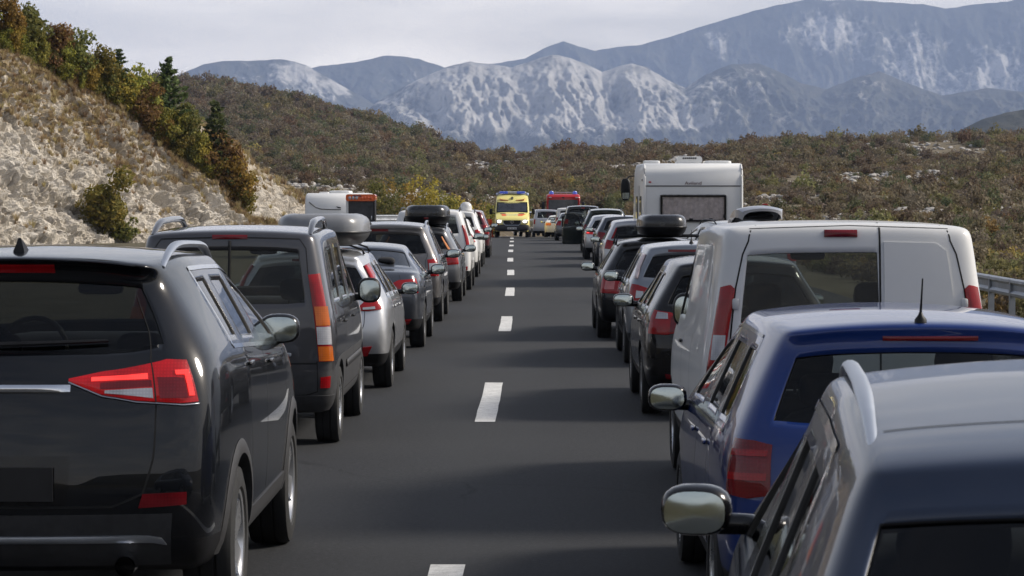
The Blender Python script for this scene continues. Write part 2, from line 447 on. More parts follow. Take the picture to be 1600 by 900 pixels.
def car_cols(s):
    L, HW, RW = s['L'], s['HW'], s['RW']; sedan = s['kind'] == 'sedan'
    wlow = [0.93, 0.985, 1.0, 0.99, 0.955]
    cols = []
    bow = s['bow']
    def rows(yb, yt, zt, zb=None, low=None):
        zb = pl(s['belt'], yb) if zb is None else zb
        z = [s['clr'], s['clr'] + 0.13, lerp(s['clr'] + 0.13, zb, 0.48), zb - 0.11, zb, zt - 0.075, zt]
        y = [yb, yb, yb, yb, yb, lerp(yb, yt, 0.86), yt]
        return y, z
    def wid(tap, rtap, hood=None):
        w = [HW * a * tap for a in wlow]
        if hood is None: w += [lerp(HW * 0.955, RW, 0.86) * rtap, RW * rtap]
        else: w += [HW * hood[0] * tap, HW * hood[1] * tap]
        return w
    rp = s['rp']
    g = s['g']
    # c0 rear
    w0 = wid(s['tap0'], s['rtap0'], hood=(0.94, 0.86) if sedan else None)
    cols.append(dict(y=[p[0] + bow for p in rp], z=[p[1] for p in rp], w=w0, bow=[-bow] * 5 + [-bow * 0.9, -bow * 0.9], crown=0.02 if sedan else s['crown'] * 0.9,
                     cr=[0, 0, 0, 0, 0.0, 0.0 if sedan else s['crown'] * 0.7], g=g, pull=[0, 0, 0, 0, 0 if sedan else s.get('pull', (0.035, -0.025))[0], 0 if sedan else s.get('pull', (0.035, -0.025))[1], 0]))
    # c1 support
    if sedan: y, z = rows(rp[0][0] + bow + 0.30, rp[6][0] + bow + 0.22, rp[6][1] + 0.015, rp[4][1] + 0.005); z[5] = z[4] + 0.03; z[6] = z[4] + 0.055
    else:
        y = [p[0] + bow + 0.15 for p in rp]; z = [p[1] for p in rp]; z[0] = s['clr']
        zb = pl(s['belt'], y[4]); z[4] = zb; z[3] = zb - 0.11; z[6] = pl(s['roof'], y[6]); z[5] = z[6] - 0.075
    cols.append(dict(y=y, z=z, w=wid(lerp(s['tap0'], 1, 0.62), lerp(s['rtap0'], 1, 0.5), hood=(0.95, 0.86) if sedan else None), bow=[0] * 7, crown=0.025 if sedan else s['crown']))
    for n, (yb, yt) in enumerate(s['cols']):
        if sedan and n == 0:
            y, z = rows(yb, yt, 0, None); z[5] = z[4] + 0.04; z[6] = z[4] + 0.075; y[5] = y[6] = yt
            cols.append(dict(y=y, z=z, w=wid(0.985, 1, hood=(0.94, 0.80)), bow=[0] * 6 + [-0.14], crown=0.03)); continue
        y, z = rows(yb, yt, pl(s['roof'], yt))
        last = n == len(s['cols']) - 1
        cols.append(dict(y=y, z=z, w=wid(1.0 if n else 0.99, 0.965 if last else 1.0), bow=[0] * 6 + [0.10 if last else (-0.10 if sedan and n == 1 else 0)], crown=s['crown']))
    cy, cz = s['cowl']; hy, hz = s['hood']
    y, z = rows(cy, cy, 0, pl(s['belt'], cy)); z[5] = z[4] + 0.015; z[6] = cz + 0.02; y[6] = cy + 0.04
    cols.append(dict(y=y, z=z, w=wid(0.995, 1, hood=(0.93, 0.84)), bow=[0] * 6 + [0.14], crown=0.03))
    y, z = rows(hy, hy, 0, hz - 0.05); z[5] = hz - 0.03; z[6] = hz
    cols.append(dict(y=y, z=z, w=wid(0.98, 1, hood=(0.93, 0.80)), bow=[0] * 7, crown=0.05))
    y, z = rows(L - 0.22, L - 0.30, 0, hz - 0.16); z[5] = hz - 0.12; z[6] = hz - 0.08
    cols.append(dict(y=y, z=z, w=wid(0.92, 1, hood=(0.9, 0.78)), bow=[0] * 6 + [0.06], crown=0.05))
    zf = hz
    cols.append(dict(y=[L - 0.22, L - 0.16, L - 0.14, L - 0.18, L - 0.22, L - 0.26, L - 0.30], z=[s['clr'], 0.40, 0.55, zf - 0.24, zf - 0.18, zf - 0.15, zf - 0.12],
                     w=[HW * a for a in (0.78, 0.82, 0.83, 0.81, 0.78, 0.72, 0.66)], bow=[0.14] * 7, crown=0.03))
    return cols

class Car:
    def __init__(c, name, label, cat, X, Y, spec, paint_mat, yaw=0.0, group=None, z=0.0):
        s = dict(BASE); s.update(spec); c.s = s; c.paint = paint_mat
        c.root = thing(name, label, cat, (X, Y, z), yaw, group)
        g = s['g']; T = s.get('T') or [-1, -g, -g + 0.14, -0.36, 0, 0.36, g - 0.14, g, 1]
        sedan = s['kind'] == 'sedan'
        cols = car_cols(s); c.cols = cols
        sg = s['side_glass']
        def cls(kind, i, j, t):
            if kind == 'rear':
                if j == 4 and not sedan and abs(t) < g:
                    if s.get('rear_panel') and t > s['rear_panel']: return 0
                    return 4
                return 1 if j < s['rear_lo'] else 0
            if kind == 'top':
                if i == 7 and abs(t) < 0.95: return 4
                if sedan and i == 2 and abs(t) < 0.97: return 4
                return 0
            if kind == 'side':
                if j == 4:
                    if i == 2: return 4 if (s['quarter'] and not sedan) else 0
                    if i == 3: return (5 if s['pillar'] else 0) if s['quarter'] else 0
                    if i == 4: return 4 if sg[1] else 0
                    if i == 5: return 5 if sg[1] else 0
                    if i == 6: return 4
                    if i == 7: return 5
                return 1 if j < s['cladding'] and j >= 0 else 0
            return 1 if j < 2 else 0
        r, ar, wb = s['r'], s['ar'], s['wb']; HW = s['HW']
        c.axles = (ar, ar + wb)
        cut = [(sx * (HW - 0.30), sx * (HW + 0.2), y, r, r + s.get('arch', 0.055)) for y in c.axles for sx in (-1, 1)] if s['sub'] >= 1 else None
        if cut: cut = [(min(a, b), max(a, b), y, z_, q) for a, b, y, z_, q in cut]
        full = body_grid(cols, T, cls, s['sub'], cut)
        bm = bmesh.new(); bm.from_mesh(full); c.bvh = BVHTree.FromBMesh(bm); bm.free()
        body, wins = split_glass(full); bpy.data.meshes.remove(full)
        for m in (paint_mat, s.get('trim', BLACK), LINING, LINING, LINING, GLOSSBLACK, LINING, LINING): body.materials.append(m)
        c.body = link('body', body, None, c.root)
        if s['detail'] >= 1:
            md = c.body.modifiers.new('thickness', 'SOLIDIFY'); md.thickness = 0.028; md.offset = -1; md.material_offset = 2; md.material_offset_rim = 1
        for me, nrm, ctr in wins:
            if nrm.y < -0.45: nm, m = 'rear_window', s['rear_glass']
            elif nrm.y > 0.3 and abs(ctr.x) < 0.3: nm, m = 'windscreen', GL_CLEAR
            else: nm, m = 'side_window', (s['privacy'] if ctr.y < c.s['cols'][4][0] else s['door_glass'])
            link(nm, me, m, c.root)
        c.wheels(s.get('rim', 'five'))
        if s['detail'] >= 1: c.cabin()
        c.mirrors(*s.get('mirror', (0.12, 0.075, None)))

    # -------- projection onto the body
    def ray(c, o, d):
        d = Vector(d).normalized(); h = c.bvh.ray_cast(Vector(o), d)
        return h[0], h[1]
    def map_rear(c, sx=1):
        def f(a, z): return c.ray((a, -3, z), (0, 1, 0))
        return f
    def map_side(c, sx=1):
        def f(a, z): return c.ray((sx * 3, a, z), (-sx, 0, 0))
        return f
    def map_top(c):
        def f(a, b): return c.ray((a, b, 5), (0, 0, -1))
        return f
    def map_wrap(c, sx=1):
        """a: distance across the rear from the middle, then on round the corner and forward along the flank"""
        Wc = c.s['HW'] * 0.97; yc = 0.06; q = 0.45
        def f(a, z):
            x = min(a, Wc); y = yc + max(0.0, a - Wc)
            px_, py_ = Wc - q, yc + q
            if a < Wc - q: o, d = (x, -3), (0, 1)
            elif y > yc + q: o, d = (3, y), (-1, 0)
            else:
                d = Vector((px_ - x, py_ - y)).normalized(); o = (x - d.x * 1.5, y - d.y * 1.5)
            return c.ray((sx * o[0], o[1], z), (sx * d[0], d[1], 0))
        return f
    # -------- pieces lying on the body
    def patch(c, name, mp, bottom, top, mat, off=0.006, parent=None, nu=14, nv=6, dome=0.0):
        def resample(p, n):
            p = np.array(p, float); d = np.r_[0, np.cumsum(np.linalg.norm(np.diff(p, axis=0), axis=1))]
            t = np.linspace(0, d[-1], n); return np.stack([np.interp(t, d, p[:, 0]), np.interp(t, d, p[:, 1])], 1)
        B, Tt = resample(bottom, nu), resample(top, nu)
        V = []; base = []
        for j in range(nv):
            for i in range(nu):
                q = B[i] + (Tt[i] - B[i]) * j / (nv - 1)
                p, n = mp(q[0], q[1])
                if p is None:
                    if V: p, n = V[-1], Vector((0, -1, 0))
                    else: p, n = Vector((0, 0, 0)), Vector((0, -1, 0))
                e = dome * (1 - (2 * i / (nu - 1) - 1) ** 4) * (1 - (2 * j / (nv - 1) - 1) ** 4)
                V.append(p + n * (off + e)); base.append(p - n * 0.012)
        F = [(j * nu + i, j * nu + i + 1, (j + 1) * nu + i + 1, (j + 1) * nu + i) for j in range(nv - 1) for i in range(nu - 1)]
        rim = [i for i in range(nu)] + [j * nu + nu - 1 for j in range(1, nv)] + [(nv - 1) * nu + i for i in range(nu - 2, -1, -1)] + [j * nu for j in range(nv - 2, 0, -1)]
        nb = len(V)
        for q in rim: V.append(base[q])
        m = len(rim)
        for a in range(m): F.append((rim[a], nb + a, nb + (a + 1) % m, rim[(a + 1) % m]))
        me = mesh(name, V, F, True, 45)
        bm = bmesh.new(); bm.from_mesh(me); bmesh.ops.recalc_face_normals(bm, faces=bm.faces); bm.to_mesh(me); bm.free()
        return link(name, me, mat, parent or c.root)
    def line(c, name, mp, pts, mat, w=0.006, off=0.0015, parent=None, step=0.03, raise_=0.0):
        pts = [np.array(p, float) for p in pts]; P = [pts[0]]
        for a, b in zip(pts[:-1], pts[1:]):
            n = max(1, int(np.linalg.norm(b - a) / step))
            for k in range(1, n + 1): P.append(a + (b - a) * k / n)
        V = []; F = []
        for i, p in enumerate(P):
            d = P[min(i + 1, len(P) - 1)] - P[max(i - 1, 0)]; d = d / (np.linalg.norm(d) + 1e-9); nn = np.array([-d[1], d[0]]) * w / 2
            row = []
            for s_ in (-1, 1):
                q, n = mp(*(p + nn * s_))
                if q is None: row = None; break
                row.append(q + n * off)
            if row is None: continue
            b = len(V); V += row
            if b and b >= 2: F.append((b - 2, b - 1, b + 1, b))
        if not F: return None
        # drop spans that jumped
        F = [f for f in F if (Vector(V[f[0]]) - Vector(V[f[3]])).length < step * 4]
        me = mesh(name, V, F, True)
        o = link(name, me, mat, parent or c.root)
        if raise_:
            m = o.modifiers.new('t', 'SOLIDIFY'); m.thickness = raise_; m.offset = 0
        return o
    # -------- standard parts
    def wheels(c, rim):
        s = c.s; r, tw = s['r'], s['tyre_w']
        key = (round(r, 3), round(tw, 3), rim)
        if key not in Car._wc:
            t = MB(); h = tw / 2; rr = r * 0.66
            t.lathe_x([(-h * 0.80, rr), (-h * 0.98, rr * 1.08), (-h, (rr + r) / 2), (-h * 0.90, r * 0.965), (-h * 0.72, r * 0.993),
                       (-h * 0.36, r), (-h * 0.34, r * 0.975), (-h * 0.26, r * 0.975), (-h * 0.24, r), (h * 0.24, r), (h * 0.26, r * 0.975), (h * 0.34, r * 0.975), (h * 0.36, r),
                       (h * 0.72, r * 0.993), (h * 0.90, r * 0.965), (h, (rr + r) / 2), (h * 0.98, rr * 1.08), (h * 0.80, rr)], 40)
            tyre = t.me('tyre', True, 40)
            d = MB(); d.lathe_x([(-0.02, 0.03), (-0.02, rr * 0.98), (0.02, rr * 0.98), (0.02, 0.03)], 28); disc = d.me('wheel')
            q = MB()
            q.lathe_x([(h * 0.62, rr * 0.90), (h * 0.86, rr * 0.96), (h * 0.90, rr * 1.03), (h * 0.80, rr * 1.03), (-h * 0.7, rr), ], 36)
            q.lathe_x([(h * 0.10, 0.001), (h * 0.72, 0.02), (h * 0.72, rr * 0.17), (h * 0.5, rr * 0.22), (0.0, rr * 0.22)], 16)
            n = {'five': 5, 'ten': 10, 'seven': 7, 'cap': 8}[rim]
            for k in range(n):
                a = 2 * math.pi * k / n; w0 = rr * (0.20 if n <= 5 else 0.11); w1 = rr * (0.30 if n <= 5 else 0.13)
                ca, sa = math.cos(a), math.sin(a)
                def P(rad, wd, x): return (x, ca * rad - sa * wd, sa * rad + ca * wd)
                V = [P(rr * 0.15, -w0, h * 0.70), P(rr * 0.15, w0, h * 0.70), P(rr * 0.95, w1, h * 0.80), P(rr * 0.95, -w1, h * 0.80),
                     P(rr * 0.15, -w0, h * 0.3), P(rr * 0.15, w0, h * 0.3), P(rr * 0.95, w1, h * 0.4), P(rr * 0.95, -w1, h * 0.4)]
                q.add(V, [(0, 1, 2, 3), (7, 6, 5, 4), (0, 4, 5, 1), (1, 5, 6, 2), (2, 6, 7, 3), (3, 7, 4, 0)])
            Car._wc[key] = (disc, tyre, q.me('rim', True, 35))
        disc, tyre, rimm = Car._wc[key]
        for y in c.axles:
            for sx in (-1, 1):
                w = link('wheel', disc, DARKALLOY, c.root, loc=(sx * (s['HW'] - tw / 2 - 0.012), y, r), rot=(random.uniform(0, 6), 0, 0 if sx > 0 else math.pi))
                link('tyre', tyre, TYRE, w); link('rim', rimm, s.get('rim_mat', ALLOY), w)
    _wc = {}; _seats = {}
    def cabin(c):
        s = c.s
        if 'seat' not in Car._seats:
            a = MB(); a.rbox((0, -0.10, 0.36), (0.24, 0.085, 0.34), 4.5, 8, 8, taper=0.18); a.rbox((0, 0.16, 0.06), (0.25, 0.27, 0.09), 5, 8, 6)
            Car._seats['seat'] = a.me('seat'); h = MB(); h.rbox((0, 0, 0.11), (0.13, 0.055, 0.095), 3.5, 8, 8); h.tube([(-0.05, 0, -0.06), (-0.05, 0, 0.06)], 0.008, 6); h.tube([(0.05, 0, -0.06), (0.05, 0, 0.06)], 0.008, 6)
            Car._seats['headrest'] = h.me('headrest')
            b = MB(); b.rbox((0, -0.08, 0.36), (0.60, 0.09, 0.32), 6, 10, 8, taper=0.06); b.rbox((0, 0.18, 0.06), (0.60, 0.26, 0.09), 6, 10, 6); Car._seats['bench'] = b.me('rear_bench')
            d = MB(); d.rbox((0, 0, 0), (0.66, 0.22, 0.16), 4, 10, 8); Car._seats['dash'] = d.me('dashboard')
            m = MB(); m.rbox((0, 0, 0), (0.125, 0.02, 0.035), 4, 8, 6); m.tube([(0, 0, 0.02), (0, 0.03, 0.10)], 0.01, 6); Car._seats['rvm'] = m.me('rear_view_mirror')
            w = MB()
            w.tube([(0.18 * math.cos(k * math.pi / 10), 0, 0.18 * math.sin(k * math.pi / 10)) for k in range(21)], 0.016, 8, False)
            w.box(-0.17, 0.17, -0.01, 0.01, -0.02, 0.02); Car._seats['wheel'] = w.me('steering_wheel')
        S = Car._seats; fs = s.get('seat_mat', SEAT); zb = 0.42 + s.get('seat_up', 0.0); yB = s['cols'][3][0]
        for sx in (-0.37, 0.37):
            o = link('seat', S['seat'], fs, c.root, loc=(sx, yB + 0.02, zb), rot=(R(14), 0, 0)); link('headrest', S['headrest'], fs, o, loc=(0, -0.10, 0.74))
        if s.get('bench', True):
            yb = s['cols'][1][0] + 0.12
            o = link('rear_bench', S['bench'], fs, c.root, loc=(0, yb, zb), rot=(R(16), 0, 0), scale=(s['HW'] / 0.88, 1, 1))
            for hx in (-0.36, 0.0, 0.36): link('headrest', S['headrest'], fs, o, loc=(hx, -0.08, 0.68), scale=(0.9, 1, 0.8))
        link('dashboard', S['dash'], DARKPL, c.root, loc=(0, s['cowl'][0] - 0.42, s['cowl'][1] - 0.10), scale=(s['HW'] / 0.9, 1, 1))
        zr = pl(s['roof'], s['cols'][5][1])
        link('rear_view_mirror', S['rvm'], BLACK, c.root, loc=(0.02, s['cols'][5][1] + 0.10, zr - 0.14))
        link('steering_wheel', S['wheel'], BLACK, c.root, loc=(-0.37, s['cowl'][0] - 0.70, s['cowl'][1] - 0.02), rot=(R(-25), 0, 0))
    def mirrors(c, hw, hh, mat):
        s = c.s; y = s['cols'][5][0] - 0.10; zb = pl(s['belt'], y); x0 = s['HW'] * 0.92
        key = (hw, hh)
        if key not in Car._seats:
            a = MB()
            a.rbox((hw + 0.045, 0.02, 0), (hw, 0.075, hh), 2.7, 12, 10); a.rbox((0.045, 0.03, -hh * 0.55), (0.09, 0.035, 0.03), 3, 8, 6)
            V = [(hw + 0.045, -0.0625, 0.0)]; NR = 6; NK = 28
            for q in range(1, NR + 1):
                e = q / NR
                for k in range(NK):
                    t = 2 * math.pi * k / NK; ca, sa = math.cos(t), math.sin(t)
                    zz = hh * 0.80 * e * math.copysign(abs(sa) ** 0.72, sa); V.append((hw + 0.045 + hw * 0.84 * e * math.copysign(abs(ca) ** 0.70, ca), -0.0585 - 0.004 * (1 - e * e) + zz * 0.06, zz))
            F = [(0, 1 + (k + 1) % NK, 1 + k) for k in range(NK)]
            for q in range(NR - 1):
                b0, b1 = 1 + q * NK, 1 + (q + 1) * NK; F += [(b0 + k, b0 + (k + 1) % NK, b1 + (k + 1) % NK, b1 + k) for k in range(NK)]
            g = MB().add(V, F)
            Car._seats[key] = (a.me('door_mirror'), g.me('mirror_glass', True, 30))
        a, g = Car._seats[key]
        for sx in (-1, 1):
            o = link('door_mirror', a.copy() if mat else a, mat or GLOSSBLACK, c.root, loc=(sx * (x0 + s.get('mirror_dx', 0.0)), y, zb + hh * 0.75 + s.get('mirror_z', 0.0)), scale=(sx, 1, 1), rot=(0, 0, sx * R(4)))
            link('mirror_glass', g, MIRROR, o)
    def lamp(c, bottom, top, mat=RED, name='tail_light', subs=(), off=0.010, mp=None, dome=0.008, label=None):
        """a pair of lamps, one on each side; subs: (name, bottom, top, material)"""
        for sx in (1, -1):
            m = mp(sx) if mp else c.map_wrap(sx)
            o = c.patch(name, m, bottom, top, mat, off, dome=dome)
            for (n, b, t, mm) in subs: c.patch(n, m, b, t, mm, off + dome + 0.003, parent=o, nu=8, nv=5)
            if label: o['label'] = label
    def rear_patch(c, name, x0, x1, z0, z1, mat, off=0.006, dome=0.0, nu=8, nv=4, parent=None):
        return c.patch(name, c.map_rear(), [(x0, z0), (x1, z0)], [(x0, z1), (x1, z1)], mat, off, parent, nu, nv, dome)
    def rails(c, y0, y1, x=None, h=0.055, mat=STEEL, r=0.02, feet=True, flat=0.8):
        x = c.s['RW'] * 0.97 if x is None else x
        mp = c.map_top()
        for sx in (-1, 1):
            P = []; RRd = []
            for k in range(25):
                t = k / 24; y = lerp(y0, y1, t); p, n = mp(sx * x * (1 - 0.04 * t), y)
                if p is None: continue
                e = min(1, 4 * t, 4 * (1 - t)); up = (h + 0.010) * math.sin(e * math.pi / 2) - 0.010
                P.append((p.x, p.y, p.z + up)); RRd.append(r * (0.55 + 0.45 * e))
            MB().tube(P, RRd, 10, flat=flat).obj('roof_rail', mat, c.root)
    def antenna(c, y, fin=True, x=0.0, h=0.2, mat=BLACK):
        p, n = c.map_top()(x, y)
        if fin:
            V = []; F = []
            for (yy, zz, w) in ((-0.07, 0.0, 0.026), (-0.055, 0.035, 0.014), (-0.045, 0.062, 0.006), (0.02, 0.035, 0.012), (0.08, 0.0, 0.02)):
                V += [(-w, yy, zz), (w, yy, zz)]
            V += [(-0.02, -0.07, -0.02), (0.02, -0.07, -0.02), (-0.02, 0.08, -0.02), (0.02, 0.08, -0.02)]
            F = [(0, 1, 3, 2), (2, 3, 5, 4), (4, 5, 7, 6), (6, 7, 9, 8), (0, 2, 4, 6, 8, 12, 10), (1, 11, 13, 9, 7, 5, 3), (0, 10, 11, 1), (8, 9, 13, 12)]
            o = link('antenna', mesh('antenna', V, F, True, 30), mat, c.root, loc=p, scale=(1, 1, 1))
        else:
            m = MB(); m.lathe_z([(0.028, -0.01), (0.026, 0.012), (0.012, 0.03), (0.006, 0.045)], 12)
            m.tube([(0, 0, 0.04), (0, -0.02, h * 0.5), (0, -0.05, h)], [0.006, 0.0045, 0.003], 6)
            m.obj('antenna', mat, c.root, loc=p)
    def wiper(c, x0, x1, z, tilt=0.02):
        mp = c.map_rear(); P = []
        for k in range(9):
            t = k / 8; p, n = mp(lerp(x0, x1, t), z + tilt * t)
            if p: P.append(p + n * (0.020 - 0.008 * t))
        if len(P) > 2: MB().tube(P, [0.014 - 0.006 * k / 8 for k in range(len(P))], 6).obj('rear_wiper', BLACK, c.root)
    def handles(c, ys, z=None, mat=None):
        for sx in (-1, 1):
            for y in ys:
                zz = (z if z else pl(c.s['belt'], y) - 0.10); p, n = c.map_side(sx)(y, zz)
                if p is None: continue
                m = MB(); m.rbox((0, 0, 0), (0.010, 0.085, 0.013), 3, 8, 6); m.obj('door_handle', mat or c.paint, c.root, loc=p + Vector((sx * 0.012, 0, 0)))
    def door_seams(c):
        s = c.s
        for sx in (-1, 1):
            mp = c.map_side(sx)
            for n, yb in enumerate((s['cols'][2][0] + 0.02, (s['cols'][3][0] + s['cols'][4][0]) / 2, s['cols'][5][0] + 0.04)):
                zb = pl(s['belt'], yb) - 0.02; lo = s['clr'] + 0.14
                pts = [(yb, zb), (yb, lo)]
                if n == 0 and yb - 0.1 < s['ar'] + s['r'] + 0.1:
                    e = s['ar'] + s['r'] + 0.10; pts = [(yb, zb), (yb, zb - 0.25), (max(e, yb), 0.62 * zb), (max(e, yb) + 0.04, lo)]
                c.line('door_gap', mp, pts, SEAM, 0.008)
            c.line('sill_gap', mp, [(s['ar'] + s['r'] + 0.14, s['clr'] + 0.14), (s['ar'] + s['wb'] - s['r'] - 0.12, s['clr'] + 0.14)], SEAM, 0.008)
    def plate(c, x, z, w=0.52, h=0.11, mat=PLATE):
        p, n = c.map_rear()(x, z)
        m = MB(); m.box(-w / 2, w / 2, -0.012, 0.0, -h / 2, h / 2); return m.obj('licence_plate', mat, c.root, sharp=20, loc=(p.x, p.y - 0.012, z))
    def arch_trim(c, mat=BLACK, w=0.05, t=0.02):
        s = c.s; ra = s['r'] + s.get('arch', 0.055)
        for y in c.axles:
            for sx in (-1, 1):
                mp = c.map_side(sx); V = []; F = []
                N = 25
                for k in range(N):
                    a = math.pi * k / (N - 1)
                    for q in (ra - 0.004, ra + w * 0.6, ra + w):
                        p, n = mp(y + (ra + 0.03 if q < ra else q) * math.cos(a), s['r'] + (ra + 0.03 if q < ra else q) * math.sin(a))
                        if p is None: p = Vector((sx * s['HW'] * 0.97, y + q * math.cos(a), s['r'] + q * math.sin(a)))
                        e = t if q < ra + w * 0.8 else 0.002
                        V.append((sx * (abs(p.x) + e) if abs(p.x) > s['HW'] * 0.8 else sx * s['HW'], y + q * math.cos(a), s['r'] + q * math.sin(a)))
                    V.append((sx * (s['HW'] - 0.08), y + (ra - 0.004) * math.cos(a), s['r'] + (ra - 0.004) * math.sin(a)))
                for k in range(N - 1):
                    b = k * 4
                    F += [(b, b + 1, b + 5, b + 4), (b + 1, b + 2, b + 6, b + 5), (b + 3, b, b + 4, b + 7)]
                me = mesh('wheel_arch_trim', V, F, True, 40)
                bm = bmesh.new(); bm.from_mesh(me); bmesh.ops.recalc_face_normals(bm, faces=bm.faces); bm.to_mesh(me); bm.free()
                link('wheel_arch_trim', me, mat, c.root)
    def window_trim(c, mat=CHROME, w=0.016, full=True):
        s = c.s; co = c.cols
        for sx in (-1, 1):
            mp = c.map_side(sx); a = 2 if s['quarter'] else 4
            low = [(co[i]['y'][4], co[i]['z'][4] - 0.012) for i in range(a, 8)]
            c.line('window_trim', mp, low, mat, w, 0.004)
            if full:
                hi = [(co[i]['y'][5], co[i]['z'][5] + 0.012) for i in range(a, 8)]
                back = [(co[a]['y'][4] - 0.012, co[a]['z'][4] - 0.012), (co[a]['y'][5] - 0.012, co[a]['z'][5] + 0.012)]
                c.line('window_trim', mp, back + hi[1:], mat, w, 0.004)

def roof_box(name, label, X, Y, z, L, hw, hh, mat, base_mat, marks=None, group=None):
    """a travel box: separate lid and tray, flattened nose, with its clamps"""
    t = thing(name, label, 'roof box', (X, Y, z), 0, group)
    def shell(z0, z1, top):
        V = []; F = []; N = 32; rings = 7
        for i in range(rings):
            q = i / (rings - 1)
            for k in range(N):
                a = 2 * math.pi * k / N; ca, sa = math.cos(a), math.sin(a)
                ex = math.copysign(abs(ca) ** 0.42, ca); ey = math.copysign(abs(sa) ** 0.42, sa)
                if top: sh = (1 - q ** 3.2 * 0.30); zz = lerp(z0, z1, 1 - (1 - q) ** 1.5)
                else: sh = 1 - (q ** 2.0) * 0.20; zz = lerp(z0, z1, q)
                fr = 1 - 0.30 * max(0, ey) ** 2 * (q if top else q * 0.5)
                V.append((hw * ex * sh * (1 - 0.16 * max(0, ey) ** 2), L / 2 + L / 2 * ey * (sh if not top else 1 - q ** 3 * 0.12), z0 + (zz - z0) * fr))
        for i in range(rings - 1):
            for k in range(N): F.append((i * N + k, i * N + (k + 1) % N, (i + 1) * N + (k + 1) % N, (i + 1) * N + k))
        F.append(tuple((rings - 1) * N + k for k in range(N))); F.append(tuple(range(N)))
        me = mesh('lid', V, F, True, 50); bm = bmesh.new(); bm.from_mesh(me); bmesh.ops.recalc_face_normals(bm, faces=bm.faces); bm.to_mesh(me); bm.free()
        return me
    seam = hh * 0.42
    link('lid', shell(seam + 0.006, hh, True), mat, t)
    link('tray', shell(seam - 0.004, 0.0, False), base_mat, t)
    rim = MB(); N = 48
    P = []
    for k in range(N + 1):
        a = 2 * math.pi * k / N; ca, sa = math.cos(a), math.sin(a)
        ex = math.copysign(abs(ca) ** 0.42, ca); ey = math.copysign(abs(sa) ** 0.42, sa)
        P.append((hw * ex * (1 - 0.16 * max(0, ey) ** 2) * 1.004, L / 2 + L / 2 * ey * 1.004, seam))
    rim.tube(P, 0.012, 6, False); rim.obj('seam_rim', base_mat, t)
    return t

def word_bar(w, h, mat, parent, loc, rot):
    """a small raised maker's strip, too small to read"""
    return MB().rbox((0, 0, 0), (w / 2, h / 2, 0.004), 6, 8, 6).obj('badge', mat, parent, loc=loc, rot=rot)

def text_obj(body, size, mat, parent, loc, rot, name='lettering', ext=0.003, sx=1.0, shear=0.0, align='CENTER'):
    cu = bpy.data.curves.new('txt', 'FONT'); cu.body = body; cu.size = size; cu.align_x = align; cu.align_y = 'CENTER'; cu.extrude = ext; cu.resolution_u = 3; cu.shear = shear
    o = bpy.data.objects.new('txt', cu); COL.objects.link(o)
    dg = bpy.context.evaluated_depsgraph_get(); dg.update()
    me = bpy.data.meshes.new_from_object(o.evaluated_get(dg), depsgraph=dg); bpy.data.objects.remove(o); me.materials.clear()
    return link(name, me, mat, parent, loc=loc, rot=rot, scale=(sx, 1, 1))
# ------------------------------------------------------------------ road
def z_road(y): return float(np.interp(y, [-500, 100, 150, 190, 240, 320], [0, 0, -0.22, -0.75, -1.6, -3.2]))
def mid_x(y): return float(np.interp(y, [-60, 14, 26, 42, 57, 71, 85, 99, 113, 150, 200, 300], [-0.46, -0.46, -0.41, -0.41, -0.47, -0.57, -0.70, -0.80, -0.88, -1.13, -1.6, -4.0]))

